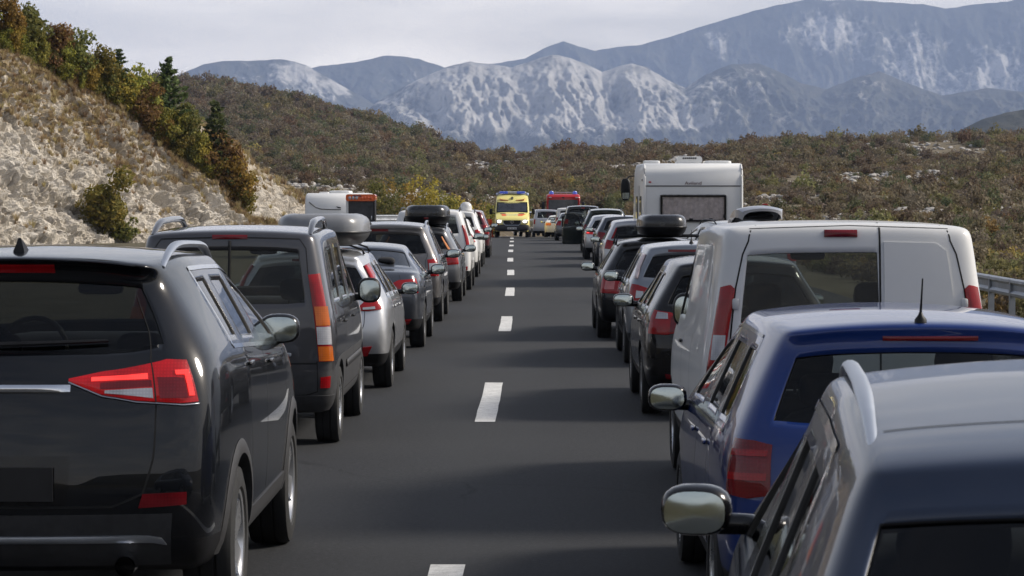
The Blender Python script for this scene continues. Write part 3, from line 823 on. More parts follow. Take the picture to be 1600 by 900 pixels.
def asphalt():
    t = NT('asphalt'); v = t.coord('Object')
    fine = t.noise(v, 160, 3, 0.7); mid = t.noise(v, 14, 5, 0.65)
    mp = t.new('Mapping'); mp.inputs['Scale'].default_value = (0.9, 0.05, 1); t.lk(v, mp.inputs[0])
    wear = t.noise(mp.outputs[0], 1.4, 4, 0.55)                       # wheel tracks drawn out along the lanes
    big = t.noise(v, 0.22, 4, 0.6)
    c = t.ramp(fine, [(0.28, (0.008, 0.008, 0.009)), (0.55, (0.020, 0.020, 0.021)), (0.72, (0.052, 0.051, 0.050)), (0.80, (0.15, 0.145, 0.135))])
    gr = t.noise(v, 30, 4, 0.8); c = t.mix(t.ramp(gr, [(0.40, 0.6), (0.52, 0.0)]), c, (0.005, 0.005, 0.006)); c = t.mix(t.ramp(gr, [(0.54, 0.0), (0.68, 0.65)]), c, (0.085, 0.084, 0.081))
    c = t.mix(t.math('MULTIPLY', mid, 0.25), c, (0.028, 0.028, 0.029))
    c = t.mix(t.ramp(wear, [(0.40, 0.0), (0.65, 0.40)]), c, (0.018, 0.018, 0.020))
    c = t.mix(t.ramp(big, [(0.42, 0.0), (0.70, 0.28)]), c, (0.046, 0.044, 0.042))
    sx_ = t.new('SeparateXYZ'); t.lk(v, sx_.inputs[0])
    trk = t.math('MULTIPLY', t.math('ADD', t.math('COSINE', t.math('MULTIPLY', t.math('ADD', sx_.outputs[0], 0.45), 3.6)), 1.0), 0.5)      # polished wheel tracks, two to a lane
    c = t.mix(t.math('MULTIPLY', t.math('MULTIPLY', trk, t.noise(mp.outputs[0], 3.0, 4, 0.6)), 0.5), c, (0.040, 0.040, 0.040))
    crk = t.new('TexVoronoi'); crk.feature = 'DISTANCE_TO_EDGE'; crk.inputs['Scale'].default_value = 0.16; wv = t.new('VectorMath', operation='ADD'); t.lk(v, wv.inputs[0])
    nz = t.new('TexNoise'); nz.inputs['Scale'].default_value = 0.8; nz.inputs['Detail'].default_value = 5; t.lk(v, nz.inputs['Vector']); t.lk(nz.outputs['Color'], wv.inputs[1]); t.lk(wv.outputs[0], crk.inputs['Vector'])
    cm = t.math('MULTIPLY', t.ramp(crk.outputs['Distance'], [(0.0, 1.0), (0.0035, 0.0)]), t.ramp(t.noise(v, 0.35, 3), [(0.50, 0.0), (0.60, 0.8)]))
    c = t.mix(cm, c, (0.008, 0.008, 0.009))
    vo = t.new('TexVoronoi'); vo.inputs['Scale'].default_value = 190; t.lk(v, vo.inputs['Vector'])
    st = t.ramp(vo.outputs['Distance'], [(0.10, 1.0), (0.22, 0.0)])
    pick = t.ramp(t.noise(v, 60, 2), [(0.60, 0.0), (0.66, 1.0)])
    c = t.mix(t.math('MULTIPLY', t.math('MULTIPLY', st, pick), 0.7), c, (0.20, 0.19, 0.175))
    h = t.math('ADD', t.math('MULTIPLY', fine, 1.0), t.math('MULTIPLY', mid, 0.6))
    c = t.mix(1.0, c, (0.95, 1.0, 1.07), 'MULTIPLY')
    t.bsdf(c, 0.82, 0, 0.35, bump=h, bstr=0.7, bdist=0.006); return t.m
ASPHALT = asphalt()

def strip(name, y0, y1, xl, xr, dz, mat, step=2.5, parent=None):
    n = max(2, int((y1 - y0) / step) + 1); Y = np.linspace(y0, y1, n)
    nx = 9
    V = [];
    for y in Y:
        a, b = xl(y), xr(y)
        for k in range(nx): V.append((a + (b - a) * k / (nx - 1), y, z_road(y) + dz))
    return link(name, quads_mesh(name, V, grid_quads(n, nx)), mat, parent)
off = lambda d: (lambda y: mid_x(y) + 0.45 + d)
road = tag(strip('road', -80, 320, off(-5.2), off(6.4), 0.0, ASPHALT), 'dark asphalt carriageway between the two queues', kind='structure')

def road_paint():
    t = NT('worn_white_road_paint'); v = t.coord('Object'); n = t.noise(v, 9, 6, 0.7); s = t.noise(v, 120, 3, 0.7)
    c = t.mix(t.ramp(n, [(0.36, 0.55), (0.62, 0.0)]), (0.70, 0.70, 0.68), (0.34, 0.33, 0.32))
    c = t.mix(t.ramp(s, [(0.56, 0.0), (0.70, 0.8)]), c, (0.06, 0.06, 0.06))
    c = t.mix(t.ramp(t.noise(v, 2.6, 5, 0.7), [(0.56, 0.0), (0.70, 0.45)]), c, (0.12, 0.12, 0.12))
    t.bsdf(c, 0.7, bump=s, bstr=0.3, bdist=0.003); return t.m
RPAINT = road_paint()
far_ends = [14.25, 28.4, 44.4, 58.7, 73.3, 88.0, 102.8, 117.5, 132.2, 146.9, 161.6]
for e in far_ends:
    V = []; n = 9; rr = random.Random(int(e * 10))
    for k in range(n):
        y = e - 5.0 + 5.0 * k / (n - 1)
        for sx in (-1, 1): V.append((mid_x(y) + sx * (0.094 + rr.uniform(-0.004, 0.004)), y, z_road(y) + 0.005))
    link('lane_dash', mesh('lane_dash', V, [(2 * k, 2 * k + 1, 2 * k + 3, 2 * k + 2) for k in range(n - 1)], False), RPAINT, road)
strip('edge_line', -40, 300, off(-4.35), off(-4.17), 0.005, RPAINT, parent=road)
strip('edge_line', -40, 300, off(3.42), off(3.60), 0.005, RPAINT, parent=road)

# ------------------------------------------------------------------ ground materials
def soil(name, cols, rock=0.0, rockcol=((0.30, 0.28, 0.26), (0.52, 0.50, 0.47)), sc=0.35):
    t = NT(name); v = t.coord('Object')
    n = t.noise(v, sc, 8, 0.62); f = t.noise(v, sc * 14, 6, 0.7)
    k = len(cols); c = t.ramp(n, [(0.30 + 0.40 * i / (k - 1), q) for i, q in enumerate(cols)])
    c = t.mix(t.math('MULTIPLY', f, 0.5), c, t.ramp(f, [(0.3, tuple(x * 0.45 for x in cols[0])), (0.7, tuple(min(1, x * 1.5) for x in cols[-1]))]))
    if rock:
        r1 = t.noise(v, sc * 0.22, 4, 0.6); r2 = t.noise(v, sc * 6, 6, 0.75)
        m = t.math('MULTIPLY', t.ramp(r1, [(0.60 - rock, 0.0), (0.68 - rock, 1.0)]), t.ramp(r2, [(0.46, 0.0), (0.54, 1.0)]))
        c = t.mix(m, c, t.ramp(f, [(0.35, rockcol[0]), (0.65, rockcol[1])]))
    t.bsdf(c, 0.95, 0, 0.15, bump=f, bstr=0.8, bdist=0.2); return t.m
VERGE = soil('verge_gravel_and_dry_grass', [(0.075, 0.062, 0.040), (0.13, 0.115, 0.075), (0.17, 0.155, 0.12)], sc=0.9)
HILLSOIL = soil('scrub_hill_soil', [(0.095, 0.078, 0.050), (0.150, 0.122, 0.080), (0.20, 0.168, 0.115)], rock=0.08, sc=0.10)

# ground sheet round the road, out to the horizon behind and beside the camera
Yg = np.concatenate([[-6000, -2500, -1000, -400, -150], np.arange(-80, 330, 5.0), [400]]); Xg = np.concatenate([[-6000, -2000, -600, -200, -90, -50, -30, -20], np.arange(-14, 16, 1.0), [20, 30, 50, 90, 200, 600, 2000, 6000]])
XX, YY = np.meshgrid(Xg, Yg)
ZR = np.array([z_road(y) for y in Yg])[:, None]; MX = np.array([mid_x(y) + 0.45 for y in Yg])[:, None]
dl = np.clip(-(XX - MX) - 5.0, 0, 60); dr = np.clip((XX - MX) - 6.2, 0, 60)
ZZ = ZR - 0.035 - 0.22 * np.clip(dl, 0, 2) / 2 - 0.30 * np.clip(dr, 0, 3) / 3 + 0.06 * fbm(XX * 0.3, YY * 0.3) * ((dl > 0.5) | (dr > 0.5)) - np.clip((YY - 320) * 0.02, 0, 3)
tag(link('ground', quads_mesh('ground', np.stack([XX, YY, ZZ], -1).reshape(-1, 3), grid_quads(*XX.shape)), VERGE), 'gravelly verge with dry grass beside the carriageway', kind='structure')

# ------------------------------------------------------------------ leaves and plants
def leaf_mat(name, lo, hi, warm=None):
    t = NT(name); g = t.new('NewGeometry'); oi = t.new('ObjectInfo')
    r = g.outputs['Random Per Island']
    st = [(0.0, lo), (0.6, hi)] + ([(0.95, warm)] if warm else [])
    c = t.ramp(r, st)
    hs = t.new('HueSaturation'); t.lk(c, hs.inputs['Color'])
    t.lk(t.math('ADD', t.math('MULTIPLY', oi.outputs['Random'], 0.45), 0.78), hs.inputs['Value'])
    t.lk(t.math('ADD', t.math('MULTIPLY', oi.outputs['Random'], 0.045), 0.478), hs.inputs['Hue'])
    b = t.bsdf(hs.outputs[0], 0.7, 0, 0.2)
    tr = t.new('BsdfTranslucent'); t.lk(hs.outputs[0], tr.inputs[0]); mx = t.new('MixShader'); mx.inputs[0].default_value = 0.38
    t.lk(b.outputs[0], mx.inputs[1]); t.lk(tr.outputs[0], mx.inputs[2]); t.lk(mx.outputs[0], t.out.inputs['Surface'])
    return t.m
LEAF = dict(
    olive=leaf_mat('olive_leaves', (0.125, 0.130, 0.030), (0.265, 0.250, 0.058), (0.40, 0.33, 0.070)),
    green=leaf_mat('dark_green_leaves', (0.085, 0.102, 0.030), (0.185, 0.200, 0.058), (0.26, 0.24, 0.065)),
    rust=leaf_mat('rust_leaves', (0.135, 0.085, 0.036), (0.28, 0.170, 0.066), (0.33, 0.25, 0.07)),
    gold=leaf_mat('golden_leaves', (0.185, 0.145, 0.032), (0.35, 0.250, 0.056), (0.44, 0.31, 0.065)),
    pine=leaf_mat('pine_needles', (0.050, 0.070, 0.026), (0.115, 0.135, 0.048)),
    s_olive=leaf_mat('olive_scrub', (0.105, 0.100, 0.045), (0.215, 0.195, 0.090)),
    s_green=leaf_mat('green_scrub', (0.068, 0.076, 0.040), (0.145, 0.152, 0.078)),
    s_brown=leaf_mat('bare_brown_twigs', (0.120, 0.096, 0.064), (0.225, 0.180, 0.120)),
    s_mauve=leaf_mat('grey_brown_twigs', (0.145, 0.120, 0.090), (0.250, 0.208, 0.158)),
    s_rust=leaf_mat('rust_scrub', (0.125, 0.090, 0.052), (0.225, 0.158, 0.090)),
    s_gold=leaf_mat('golden_scrub', (0.190, 0.150, 0.055), (0.340, 0.255, 0.095)),
    straw=leaf_mat('dry_grass_blades', (0.240, 0.180, 0.095), (0.460, 0.355, 0.200)))
BARK = plain('bark', (0.06, 0.048, 0.038), 0.9, var=0.4, scale=12, bump=0.5)

def leaf_cloud(rng, lobes, n, size, flat=0.0, shell=0.45):
    """n leaf-clump quads spread through ellipsoidal lobes [(cx,cy,cz,rx,ry,rz)]"""
    lob = np.array(lobes, float); vol = lob[:, 3] * lob[:, 4] * lob[:, 5]; k = rng.choice(len(lob), n, p=vol / vol.sum())
    d = rng.normal(size=(n, 3)); d /= np.linalg.norm(d, axis=1)[:, None]
    rad = (shell + (1.12 - shell) * rng.rand(n)) ** 0.8
    rad *= 1 + 0.25 * perlin(d[:, 0] * 2.5 + k * 3.1, d[:, 1] * 2.5, d[:, 2] * 2.5)
    P = lob[k, :3] + d * rad[:, None] * lob[k, 3:]
    nrm = d * 0.8 + rng.normal(size=(n, 3)) * 0.55; nrm /= np.linalg.norm(nrm, axis=1)[:, None]
    a = np.cross(nrm, rng.normal(size=(n, 3))); a /= np.linalg.norm(a, axis=1)[:, None]; b = np.cross(nrm, a)
    s = size * (0.55 + 0.9 * rng.rand(n))[:, None]; e = s * (0.45 + 0.4 * rng.rand(n))[:, None]
    bend = nrm * s * 0.25
    V = np.stack([P - a * s - bend, P + b * e, P + a * s - bend, P - b * e], 1).reshape(-1, 3)
    return V
def cloud_mesh(name, V): return quads_mesh(name, V, np.arange(len(V)).reshape(-1, 4), False)

def broad_tree_meshes(seed, H, W, n=1500, leaf=0.13, base=0.12):
    rng = np.random.RandomState(seed); rr = random.Random(seed)
    lobes = []; m = MB()
    tips = []
    m.tube([(0, 0, -0.5), (0.02 * H, 0.01 * H, H * 0.3), (rr.uniform(-.04, .04) * H, rr.uniform(-.04, .04) * H, H * 0.62), (0, 0, H * 0.85)], [0.035 * H, 0.026 * H, 0.014 * H, 0.004 * H], 7)
    for k in range(9):
        z0 = H * rr.uniform(base + 0.08, 0.66); a = rr.uniform(0, 6.28); r = W * rr.uniform(0.45, 0.85) * (1.0 if z0 < H * .5 else 0.7); z1 = z0 + H * rr.uniform(0.05, 0.26)
        tip = (math.cos(a) * r, math.sin(a) * r, z1)
        m.tube([(0, 0, z0), (tip[0] * 0.5, tip[1] * 0.5, lerp(z0, z1, 0.4)), tip], [0.014 * H, 0.009 * H, 0.003 * H], 5)
        q = W * rr.uniform(0.30, 0.52); lobes.append((tip[0], tip[1], tip[2], q, q, q * rr.uniform(0.6, 0.95)))
    lobes.append((0, 0, H * 0.80, W * 0.42, W * 0.42, H * 0.19)); lobes.append((0, 0, H * 0.50, W * 0.62, W * 0.62, H * 0.28)); lobes.append((0, 0, H * 0.26, W * 0.66, W * 0.66, H * 0.22))
    V = leaf_cloud(rng, lobes, n, leaf)
    return m.me('trunk'), cloud_mesh('crown', V)

def pine_meshes(seed, H, W, n=1500):
    rng = np.random.RandomState(seed); rr = random.Random(seed); m = MB()
    m.tube([(0, 0, -0.5), (0, 0, H * 0.5), (0, 0, H)], [0.03 * H, 0.018 * H, 0.003 * H], 7)
    P = []; D = []
    for w in range(15):
        z = H * (0.08 + 0.90 * w / 14); r = W * (1 - w / 14.6) ** 0.9 * rr.uniform(0.85, 1.1) + 0.04
        for b in range(7 if w < 10 else 5):
            a = rr.uniform(0, 6.28); L_ = r * rr.uniform(0.7, 1.15); tip = np.array([math.cos(a) * L_, math.sin(a) * L_, z + L_ * 0.18])
            m.tube([(0, 0, z), tuple(tip)], [0.008 * H, 0.002 * H], 4, False)
            k = int(n / 60 * (0.5 + L_ / W)) + 3; t = rng.rand(k) ** 0.7
            base = np.array([0, 0, z]); pts = base + (tip - base) * t[:, None] + rng.normal(size=(k, 3)) * 0.05 * W * np.array([1, 1, 0.7])
            P.append(pts); D.append(np.tile((tip - base) / np.linalg.norm(tip - base), (k, 1)))
    P = np.concatenate(P); D = np.concatenate(D); k = len(P)
    d = D + rng.normal(size=(k, 3)) * 0.5 + np.array([0, 0, 0.25]); d /= np.linalg.norm(d, axis=1)[:, None]
    b = np.cross(d, rng.normal(size=(k, 3))); b /= np.linalg.norm(b, axis=1)[:, None]
    s = (W * 0.105 * (0.6 + 0.8 * rng.rand(k)))[:, None]
    V = np.stack([P - d * s, P + b * s * 0.42, P + d * s, P - b * s * 0.42], 1).reshape(-1, 3)
    return m.me('trunk'), cloud_mesh('crown', V)

def scatter(name, pts, idx, scl, rot, sources, label, cat=None):
    """many copies of a few plants or stones on given points, one object of kind stuff"""
    me = bpy.data.meshes.new(name); n = len(pts); me.vertices.add(n); me.vertices.foreach_set('co', np.ascontiguousarray(pts, dtype=np.float32).ravel())
    for nm, ty, arr in (('idx', 'INT', np.asarray(idx, np.int32)), ('scl', 'FLOAT_VECTOR', np.asarray(scl, np.float32)), ('rot', 'FLOAT_VECTOR', np.asarray(rot, np.float32))):
        a = me.attributes.new(nm, ty, 'POINT'); a.data.foreach_set('value' if ty == 'INT' else 'vector', arr.ravel())
    c = bpy.data.collections.new(name + '_kinds')
    for k, (m, mt) in enumerate(sources):
        o = bpy.data.objects.new('%s_kind_%02d' % (name, k), m)
        if not m.materials: m.materials.append(mt)
        c.objects.link(o)
    ng = bpy.data.node_groups.new(name, 'GeometryNodeTree')
    ng.interface.new_socket('Geometry', in_out='INPUT', socket_type='NodeSocketGeometry'); ng.interface.new_socket('Geometry', in_out='OUTPUT', socket_type='NodeSocketGeometry')
    N, L = ng.nodes, ng.links
    gi, go = N.new('NodeGroupInput'), N.new('NodeGroupOutput'); ci = N.new('GeometryNodeCollectionInfo'); ip = N.new('GeometryNodeInstanceOnPoints')
    ci.inputs[0].default_value = c; ci.inputs[1].default_value = True; ci.inputs[2].default_value = True; ip.inputs['Pick Instance'].default_value = True
    def at(nm, ty):
        a = N.new('GeometryNodeInputNamedAttribute'); a.data_type = ty; a.inputs[0].default_value = nm; return [x for x in a.outputs if x.enabled][0]
    L.new(gi.outputs[0], ip.inputs['Points']); L.new(ci.outputs[0], ip.inputs['Instance']); L.new(at('idx', 'INT'), ip.inputs['Instance Index'])
    e2r = N.new('FunctionNodeEulerToRotation'); L.new(at('rot', 'FLOAT_VECTOR'), e2r.inputs[0]); L.new(e2r.outputs[0], ip.inputs['Rotation']); L.new(at('scl', 'FLOAT_VECTOR'), ip.inputs['Scale'])
    L.new(ip.outputs[0], go.inputs[0])
    o = link(name, me); md = o.modifiers.new('scatter', 'NODES'); md.node_group = ng
    return tag(o, label, cat, kind='stuff')

# unseen wooded slopes, added out of view to darken reflections in mirrors, paint and glass
aa = np.linspace(R(60), R(330), 90); rr_ = np.array([45, 60, 80, 110, 150, 220, 340, 500.0]); hh_ = np.array([-0.5, 2, 6, 11, 17, 27, 40, 45.0])
AA, RRr = np.meshgrid(aa, rr_, indexing='ij'); HHh = np.interp(RRr, rr_, hh_) * np.interp(AA, [R(60), R(105), R(150), R(270), R(330)], [0.0, 0.45, 1.0, 1.0, 0.0]) - 0.4
BX, BY = np.sin(AA) * RRr * 1.1, np.cos(AA) * RRr
HHh *= np.clip((np.abs(BX) - 9) / 25, 0.22, 1); HHh += 1.5 * fbm(BX * .05, BY * .05, 3.0) * np.clip((RRr - 50) / 40, 0, 1)
tag(link('added_slope', quads_mesh('added_slope', np.stack([BX, BY, HHh], -1).reshape(-1, 3), grid_quads(*AA.shape)), soil('added_slope_cover', [(0.035, 0.040, 0.020), (0.060, 0.055, 0.030), (0.090, 0.070, 0.045)], sc=0.12)), 'unseen wooded slopes added behind the camera to darken reflections', kind='structure')

# ------------------------------------------------------------------ rock cutting on the left
def rock_mat():
    t = NT('limestone_cut'); v = t.coord('Object'); g = t.new('NewGeometry')
    cx = t.new('CombineXYZ')
    for k_, nm_ in ((0, 'along'), (1, 'upface')):
        a_ = t.new('Attribute'); a_.attribute_name = nm_; t.lk(t.math('MULTIPLY', a_.outputs['Fac'], 1.0 if k_ == 0 else 0.32), cx.inputs[k_])
    fl = cx.outputs[0]
    n1 = t.noise(v, 0.35, 7, 0.6); n2 = t.noise(v, 1.6, 8, 0.68); n3 = t.noise(v, 7.0, 6, 0.7); n4 = t.noise(fl, 1.1, 8, 0.7, 0.6); n5 = t.noise(fl, 4.5, 6, 0.7, 0.4)
    c = t.ramp(n1, [(0.30, (0.40, 0.355, 0.295)), (0.50, (0.57, 0.52, 0.445)), (0.70, (0.68, 0.635, 0.565))])
    c = t.mix(t.ramp(n4, [(0.34, 0.65), (0.46, 0.0)]), c, (0.13, 0.115, 0.10))
    c = t.mix(t.ramp(n5, [(0.31, 0.65), (0.41, 0.0)]), c, (0.085, 0.075, 0.065))
    c = t.mix(t.ramp(n3, [(0.32, 0.4), (0.42, 0.0)]), c, (0.11, 0.095, 0.08))
    c = t.mix(t.ramp(n4, [(0.58, 0.0), (0.70, 0.7)]), c, (0.66, 0.615, 0.54))
    sep = t.new('SeparateXYZ'); t.lk(g.outputs['Normal'], sep.inputs[0])
    at = t.new('Attribute'); at.attribute_name = 'grass'                     # where soil and dry grass hold on
    gm = t.math('MULTIPLY', at.outputs['Fac'], t.ramp(t.math('ADD', t.math('MULTIPLY', n2, 0.8), t.math('MULTIPLY', sep.outputs[2], 0.25)), [(0.36, 0.0), (0.52, 1.0)]), True)
    gc = t.ramp(n3, [(0.3, (0.20, 0.145, 0.075)), (0.5, (0.32, 0.24, 0.13)), (0.7, (0.42, 0.33, 0.19))])
    c = t.mix(gm, c, gc)
    h = t.math('ADD', t.math('ADD', t.math('MULTIPLY', n4, 1.0), t.math('MULTIPLY', n5, 0.5)), t.math('MULTIPLY', n3, 0.35))
    t.bsdf(c, 0.95, 0, 0.1, bump=h, bstr=0.7, bdist=0.45); return t.m
ROCK = rock_mat()

def cells(x, y, seed=0):
    """distance to the nearest two jittered cell centres and the nearest cell's own number"""
    xi, yi = np.floor(x).astype(int), np.floor(y).astype(int); f1 = np.full(x.shape, 9.0); f2 = np.full(x.shape, 9.0); idn = np.zeros(x.shape)
    for dx in (-1, 0, 1):
        for dy in (-1, 0, 1):
            h = _perm[_perm[(xi + dx + seed) & 255] + ((yi + dy) & 255)]; h2 = _perm[h + 7]; h3 = _perm[h + 91]
            d = np.hypot(xi + dx + h / 255.0 - x, yi + dy + h2 / 255.0 - y); near_ = d < f1
            f2 = np.where(near_, f1, np.minimum(f2, d)); idn = np.where(near_, h3 / 255.0, idn); f1 = np.where(near_, d, f1)
    return f1, f2, idn

def make_cut(label, toe0, toe1, ridge, tan_a, s_rng, nS, nV, zb=-0.6, amp=1.0, seed=0.0):
    """a cut rock face: toe line in plan, rising at tan_a to a crest that follows the ridge"""
    T0, T1 = np.array(toe0, float), np.array(toe1, float); dr = (T1 - T0) / np.linalg.norm(T1 - T0); up = np.array([-dr[1], dr[0]])
    S = np.linspace(*s_rng, nS); crest = []
    rx, ry = np.array([p[0] for p in ridge], float), np.array([p[1] for p in ridge], float)
    for s in S:
        p = T0 + (T1 - T0) * s; lo, hi = 0.2, 40.0
        for _ in range(40):
            r = (lo + hi) / 2; q = p + up * r; z = zb + r * tan_a
            px = 831 + FPX * q[0] / q[1]; py = 310 - FPX * (z - CAMH) / q[1]
            if py > np.interp(px, rx, ry): lo = r
            else: hi = r
        crest.append(lo)
    crest = np.array(crest); k = 9; crest = np.convolve(np.pad(crest, k, 'edge'), np.ones(2 * k + 1) / (2 * k + 1), 'valid')
    vv = np.concatenate([np.linspace(-0.06, 1.0, nV), 1 + np.array([0.04, 0.1, 0.2, 0.35, 0.6, 1.0, 1.7, 3.0])])
    SS, VV = np.meshgrid(S, vv, indexing='ij'); RR = VV * crest[:, None]
    X = T0[0] + (T1 - T0)[0] * SS + up[0] * RR; Y = T0[1] + (T1 - T0)[1] * SS + up[1] * RR
    zc = crest[:, None] * tan_a
    Z = zb + np.where(VV < 1, RR * tan_a, zc + (VV - 1) * crest[:, None] * 0.04)
    Z = zb + (zc) * (np.clip(VV, None, 1) - 0.06 * np.sin(np.clip(VV, 0, 1) * math.pi)) + np.clip(VV - 1, 0, None) * crest[:, None] * 0.03
    al = np.linalg.norm(T1 - T0) * SS                      # metres along the face
    q = RR * math.sqrt(1 + tan_a ** 2)                      # metres up the face
    face = np.clip(np.minimum((VV + 0.1) * 8, (1.03 - VV) * 10), 0.12, 1)
    # gullies and ribs run down the fall line; blocky steps and pits on top of them
    d = 1.0 * ridged(al * 0.16 + 0.25 * fbm(al * .1, q * .1, seed), q * 0.05, seed, 4, 0.55) + 0.55 * ridged(al * 0.55 + 0.2 * q * 0.3, q * 0.22, seed + 3, 4, 0.55)
    blk = fbm(al * 0.9, q * 0.8, seed + 9, 4, 0.6); d += 0.45 * np.round(blk * 3) / 3 + 0.35 * fbm(al * 2.2, q * 1.9, seed + 5, 5, 0.65)
    d -= 0.9 * np.clip(fbm(al * 1.2, q * 0.5, seed + 21, 4) - 0.18, 0, 1)
    crk = np.abs(perlin(al * 0.8 + 0.6 * fbm(al, q * .6, seed + 70, 3), q * 0.22, seed + 61)); d -= 0.55 * np.exp(-(crk / 0.05) ** 2)
    wx_ = al + 0.7 * fbm(al * .5, q * .5, seed + 80, 3); wy_ = q + 0.7 * fbm(al * .5 + 30, q * .5, seed + 81, 3)
    for (fx, fy, am, sd_) in ((0.28, 0.16, 0.75, 3), (0.75, 0.48, 0.42, 19), (1.7, 1.25, 0.20, 47)):     # blocks between open joints, tilted down the dip
        f1, f2, idn = cells(wx_ * fx + wy_ * fx * 0.35, wy_ * fy, sd_); d += am * (idn - 0.5) * 1.3 - am * 0.85 * np.exp(-((f2 - f1) / 0.07) ** 2)
    d = (d - d.mean()) * amp * 1.1 * face
    nx, ny, nz = -up[0] * tan_a, -up[1] * tan_a, 1.0; ln = math.sqrt(nx * nx + ny * ny + 1); X += d * nx / ln; Y += d * ny / ln; Z += d * nz / ln * np.where(VV > 1, 0.3, 0.9)
    me = quads_mesh('rock_cutting', np.stack([X, Y, Z], -1).reshape(-1, 3), grid_quads(nS, len(vv))[:, ::-1], False)
    for nm_, ar_ in (('along', al), ('upface', q)):
        a = me.attributes.new(nm_, 'FLOAT', 'POINT'); a.data.foreach_set('value', ar_.ravel().astype(np.float32))
    a = me.attributes.new('grass', 'FLOAT', 'POINT')
    gr = np.clip((VV - 0.48) * 2.5 + 0.9 * fbm(al * 0.18, q * 0.22, seed + 40, 4), 0, 1) * (VV > 0.05)
    a.data.foreach_set('value', gr.ravel().astype(np.float32))
    o = tag(link('rock_cutting', me, ROCK), label, kind='structure')
    return dict(S=S, X=X, Y=Y, Z=Z, V=vv, grass=gr, crest=crest, al=al, up=up)
RIDGE1 = [(-400, -110), (-200, -20), (0, 76), (60, 102), (120, 132), (190, 166), (230, 206), (280, 246), (330, 292), (350, 312), (372, 335), (420, 360)]
cutA = make_cut('pale limestone road cutting with dry grass along its top', (-41, 92), (-15.2, 166), RIDGE1, 1.15, (-0.1, 1.02), 640, 210, amp=0.62)
RIDGE2 = [(200, 150), (330, 205), (370, 233), (400, 256), (440, 286), (475, 312), (500, 335), (560, 360)]
cutB = make_cut('second limestone cutting further up the road', (-27, 168), (-15.5, 236), RIDGE2, 0.95, (-0.1, 1.05), 300, 90, amp=0.55, seed=50.0)

# ------------------------------------------------------------------ hillside across the valley
SKY = [(-600, 60), (0, 100), (290, 119), (400, 131), (480, 149), (560, 172), (620, 192), (700, 218), (760, 233), (850, 232), (950, 230), (1000, 226), (1150, 219), (1300, 213), (1500, 206), (1700, 200), (2100, 190)]
YC = [(-600, 900), (290, 880), (700, 700), (850, 560), (1200, 520), (1700, 560), (2100, 600)]
pxs = np.concatenate([np.arange(-600, 250, 25.0), np.arange(250, 1650, 3.0), np.arange(1650, 2120, 25.0)]); taus = np.concatenate([np.linspace(0, 1, 150), [1.04, 1.1, 1.25, 1.5, 2.0]])
PXg, TAU = np.meshgrid(pxs, taus, indexing='ij')
sky = np.interp(PXg, *zip(*SKY)) + np.interp(PXg, [290, 760, 900], [8, 11, 10]); yc = np.interp(PXg, *zip(*YC)); Y0 = np.interp(PXg, [-600, 400, 700, 1000, 1150, 1700], [225, 225, 225, 225, 150, 95])
Yh = Y0 + (yc - Y0) * np.clip(TAU, 0, 2); Xh = (PXg - 831) / FPX * Yh
t1 = np.clip(TAU, 0, 1)
gnear = np.interp(PXg, [-600, 500, 800, 1000, 1150, 1700], [348, 348, 352, 352, 372, 405])
gprof = np.interp(PXg, [-600, 620, 800, 1700], [0.80, 0.72, 0.62, 0.58])
pyh = gnear + (sky - gnear) * t1 ** gprof
Zh = CAMH + (310 - pyh) * Yh / FPX
Zh = np.where(TAU > 1, Zh - (Yh - yc) * 0.12, Zh)
Zh += 2.6 * fbm(Xh * 0.012, Yh * 0.010, 2.0, 5, 0.55) * np.clip(t1 * 3, 0, 1) * np.clip((1.05 - t1) * 4, 0.15, 1)
tag(link('hillside', quads_mesh('hillside', np.stack([Xh, Yh, Zh], -1).reshape(-1, 3), grid_quads(*PXg.shape)[:, ::-1]), HILLSOIL), 'scrub-covered hillside below the mountains', kind='structure')
def hill_at(px, tau):
    """world point on the hillside for a direction and a depth fraction"""
    i = np.clip(np.interp(px, pxs, np.arange(len(pxs))), 0, len(pxs) - 1.001); j = np.clip(np.interp(tau, taus, np.arange(len(taus))), 0, len(taus) - 1.001)
    i0, j0 = i.astype(int), j.astype(int); fi, fj = i - i0, j - j0
    b = lambda A: (A[i0, j0] * (1 - fi) + A[i0 + 1, j0] * fi) * (1 - fj) + (A[i0, j0 + 1] * (1 - fi) + A[i0 + 1, j0 + 1] * fi) * fj
    return np.stack([b(Xh), b(Yh), b(Zh)], -1)

def bush_mesh(seed, n, leaf, tall=1.0):
    rng = np.random.RandomState(seed); lobes = [(0, 0, 0.45 * tall, 0.75, 0.75, 0.5 * tall)]
    for k in range(7):
        a = rng.rand() * 6.28; r = 0.3 + 0.5 * rng.rand(); q = 0.25 + 0.3 * rng.rand(); lobes.append((math.cos(a) * r, math.sin(a) * r, (0.25 + 0.7 * rng.rand()) * tall, q, q, q * 0.9 * tall))
    return cloud_mesh('bush', leaf_cloud(rng, lobes, n, leaf, shell=0.5))
bsrc = []
for k, (m, tall) in enumerate([('olive', .9), ('green', 1.1), ('brown', 1.0), ('brown', 1.3), ('mauve', 1.1), ('mauve', .8), ('rust', 1.0), ('gold', .9), ('green', 1.5), ('brown', .7), ('olive', 1.4), ('rust', .8)]):
    bsrc.append((bush_mesh(100 + k, 300, 0.12, tall), LEAF['s_' + m]))
rng = np.random.RandomState(5)
def hill_points(n, lo, hi, tpow=1.0):
    px_ = rng.uniform(lo, hi, n); tau = rng.rand(n) ** tpow; return px_, tau, hill_at(px_, tau)
px_, tau_, P = hill_points(46000, 230, 1680, 0.85)
dens = fbm(P[:, 0] * 0.035, P[:, 1] * 0.02, 1.0, 4); cl = fbm(P[:, 0] * 0.03 + 50, P[:, 1] * 0.018, 7.0, 4); c2 = fbm(P[:, 0] * 0.2, P[:, 1] * 0.12, 3.0, 2)
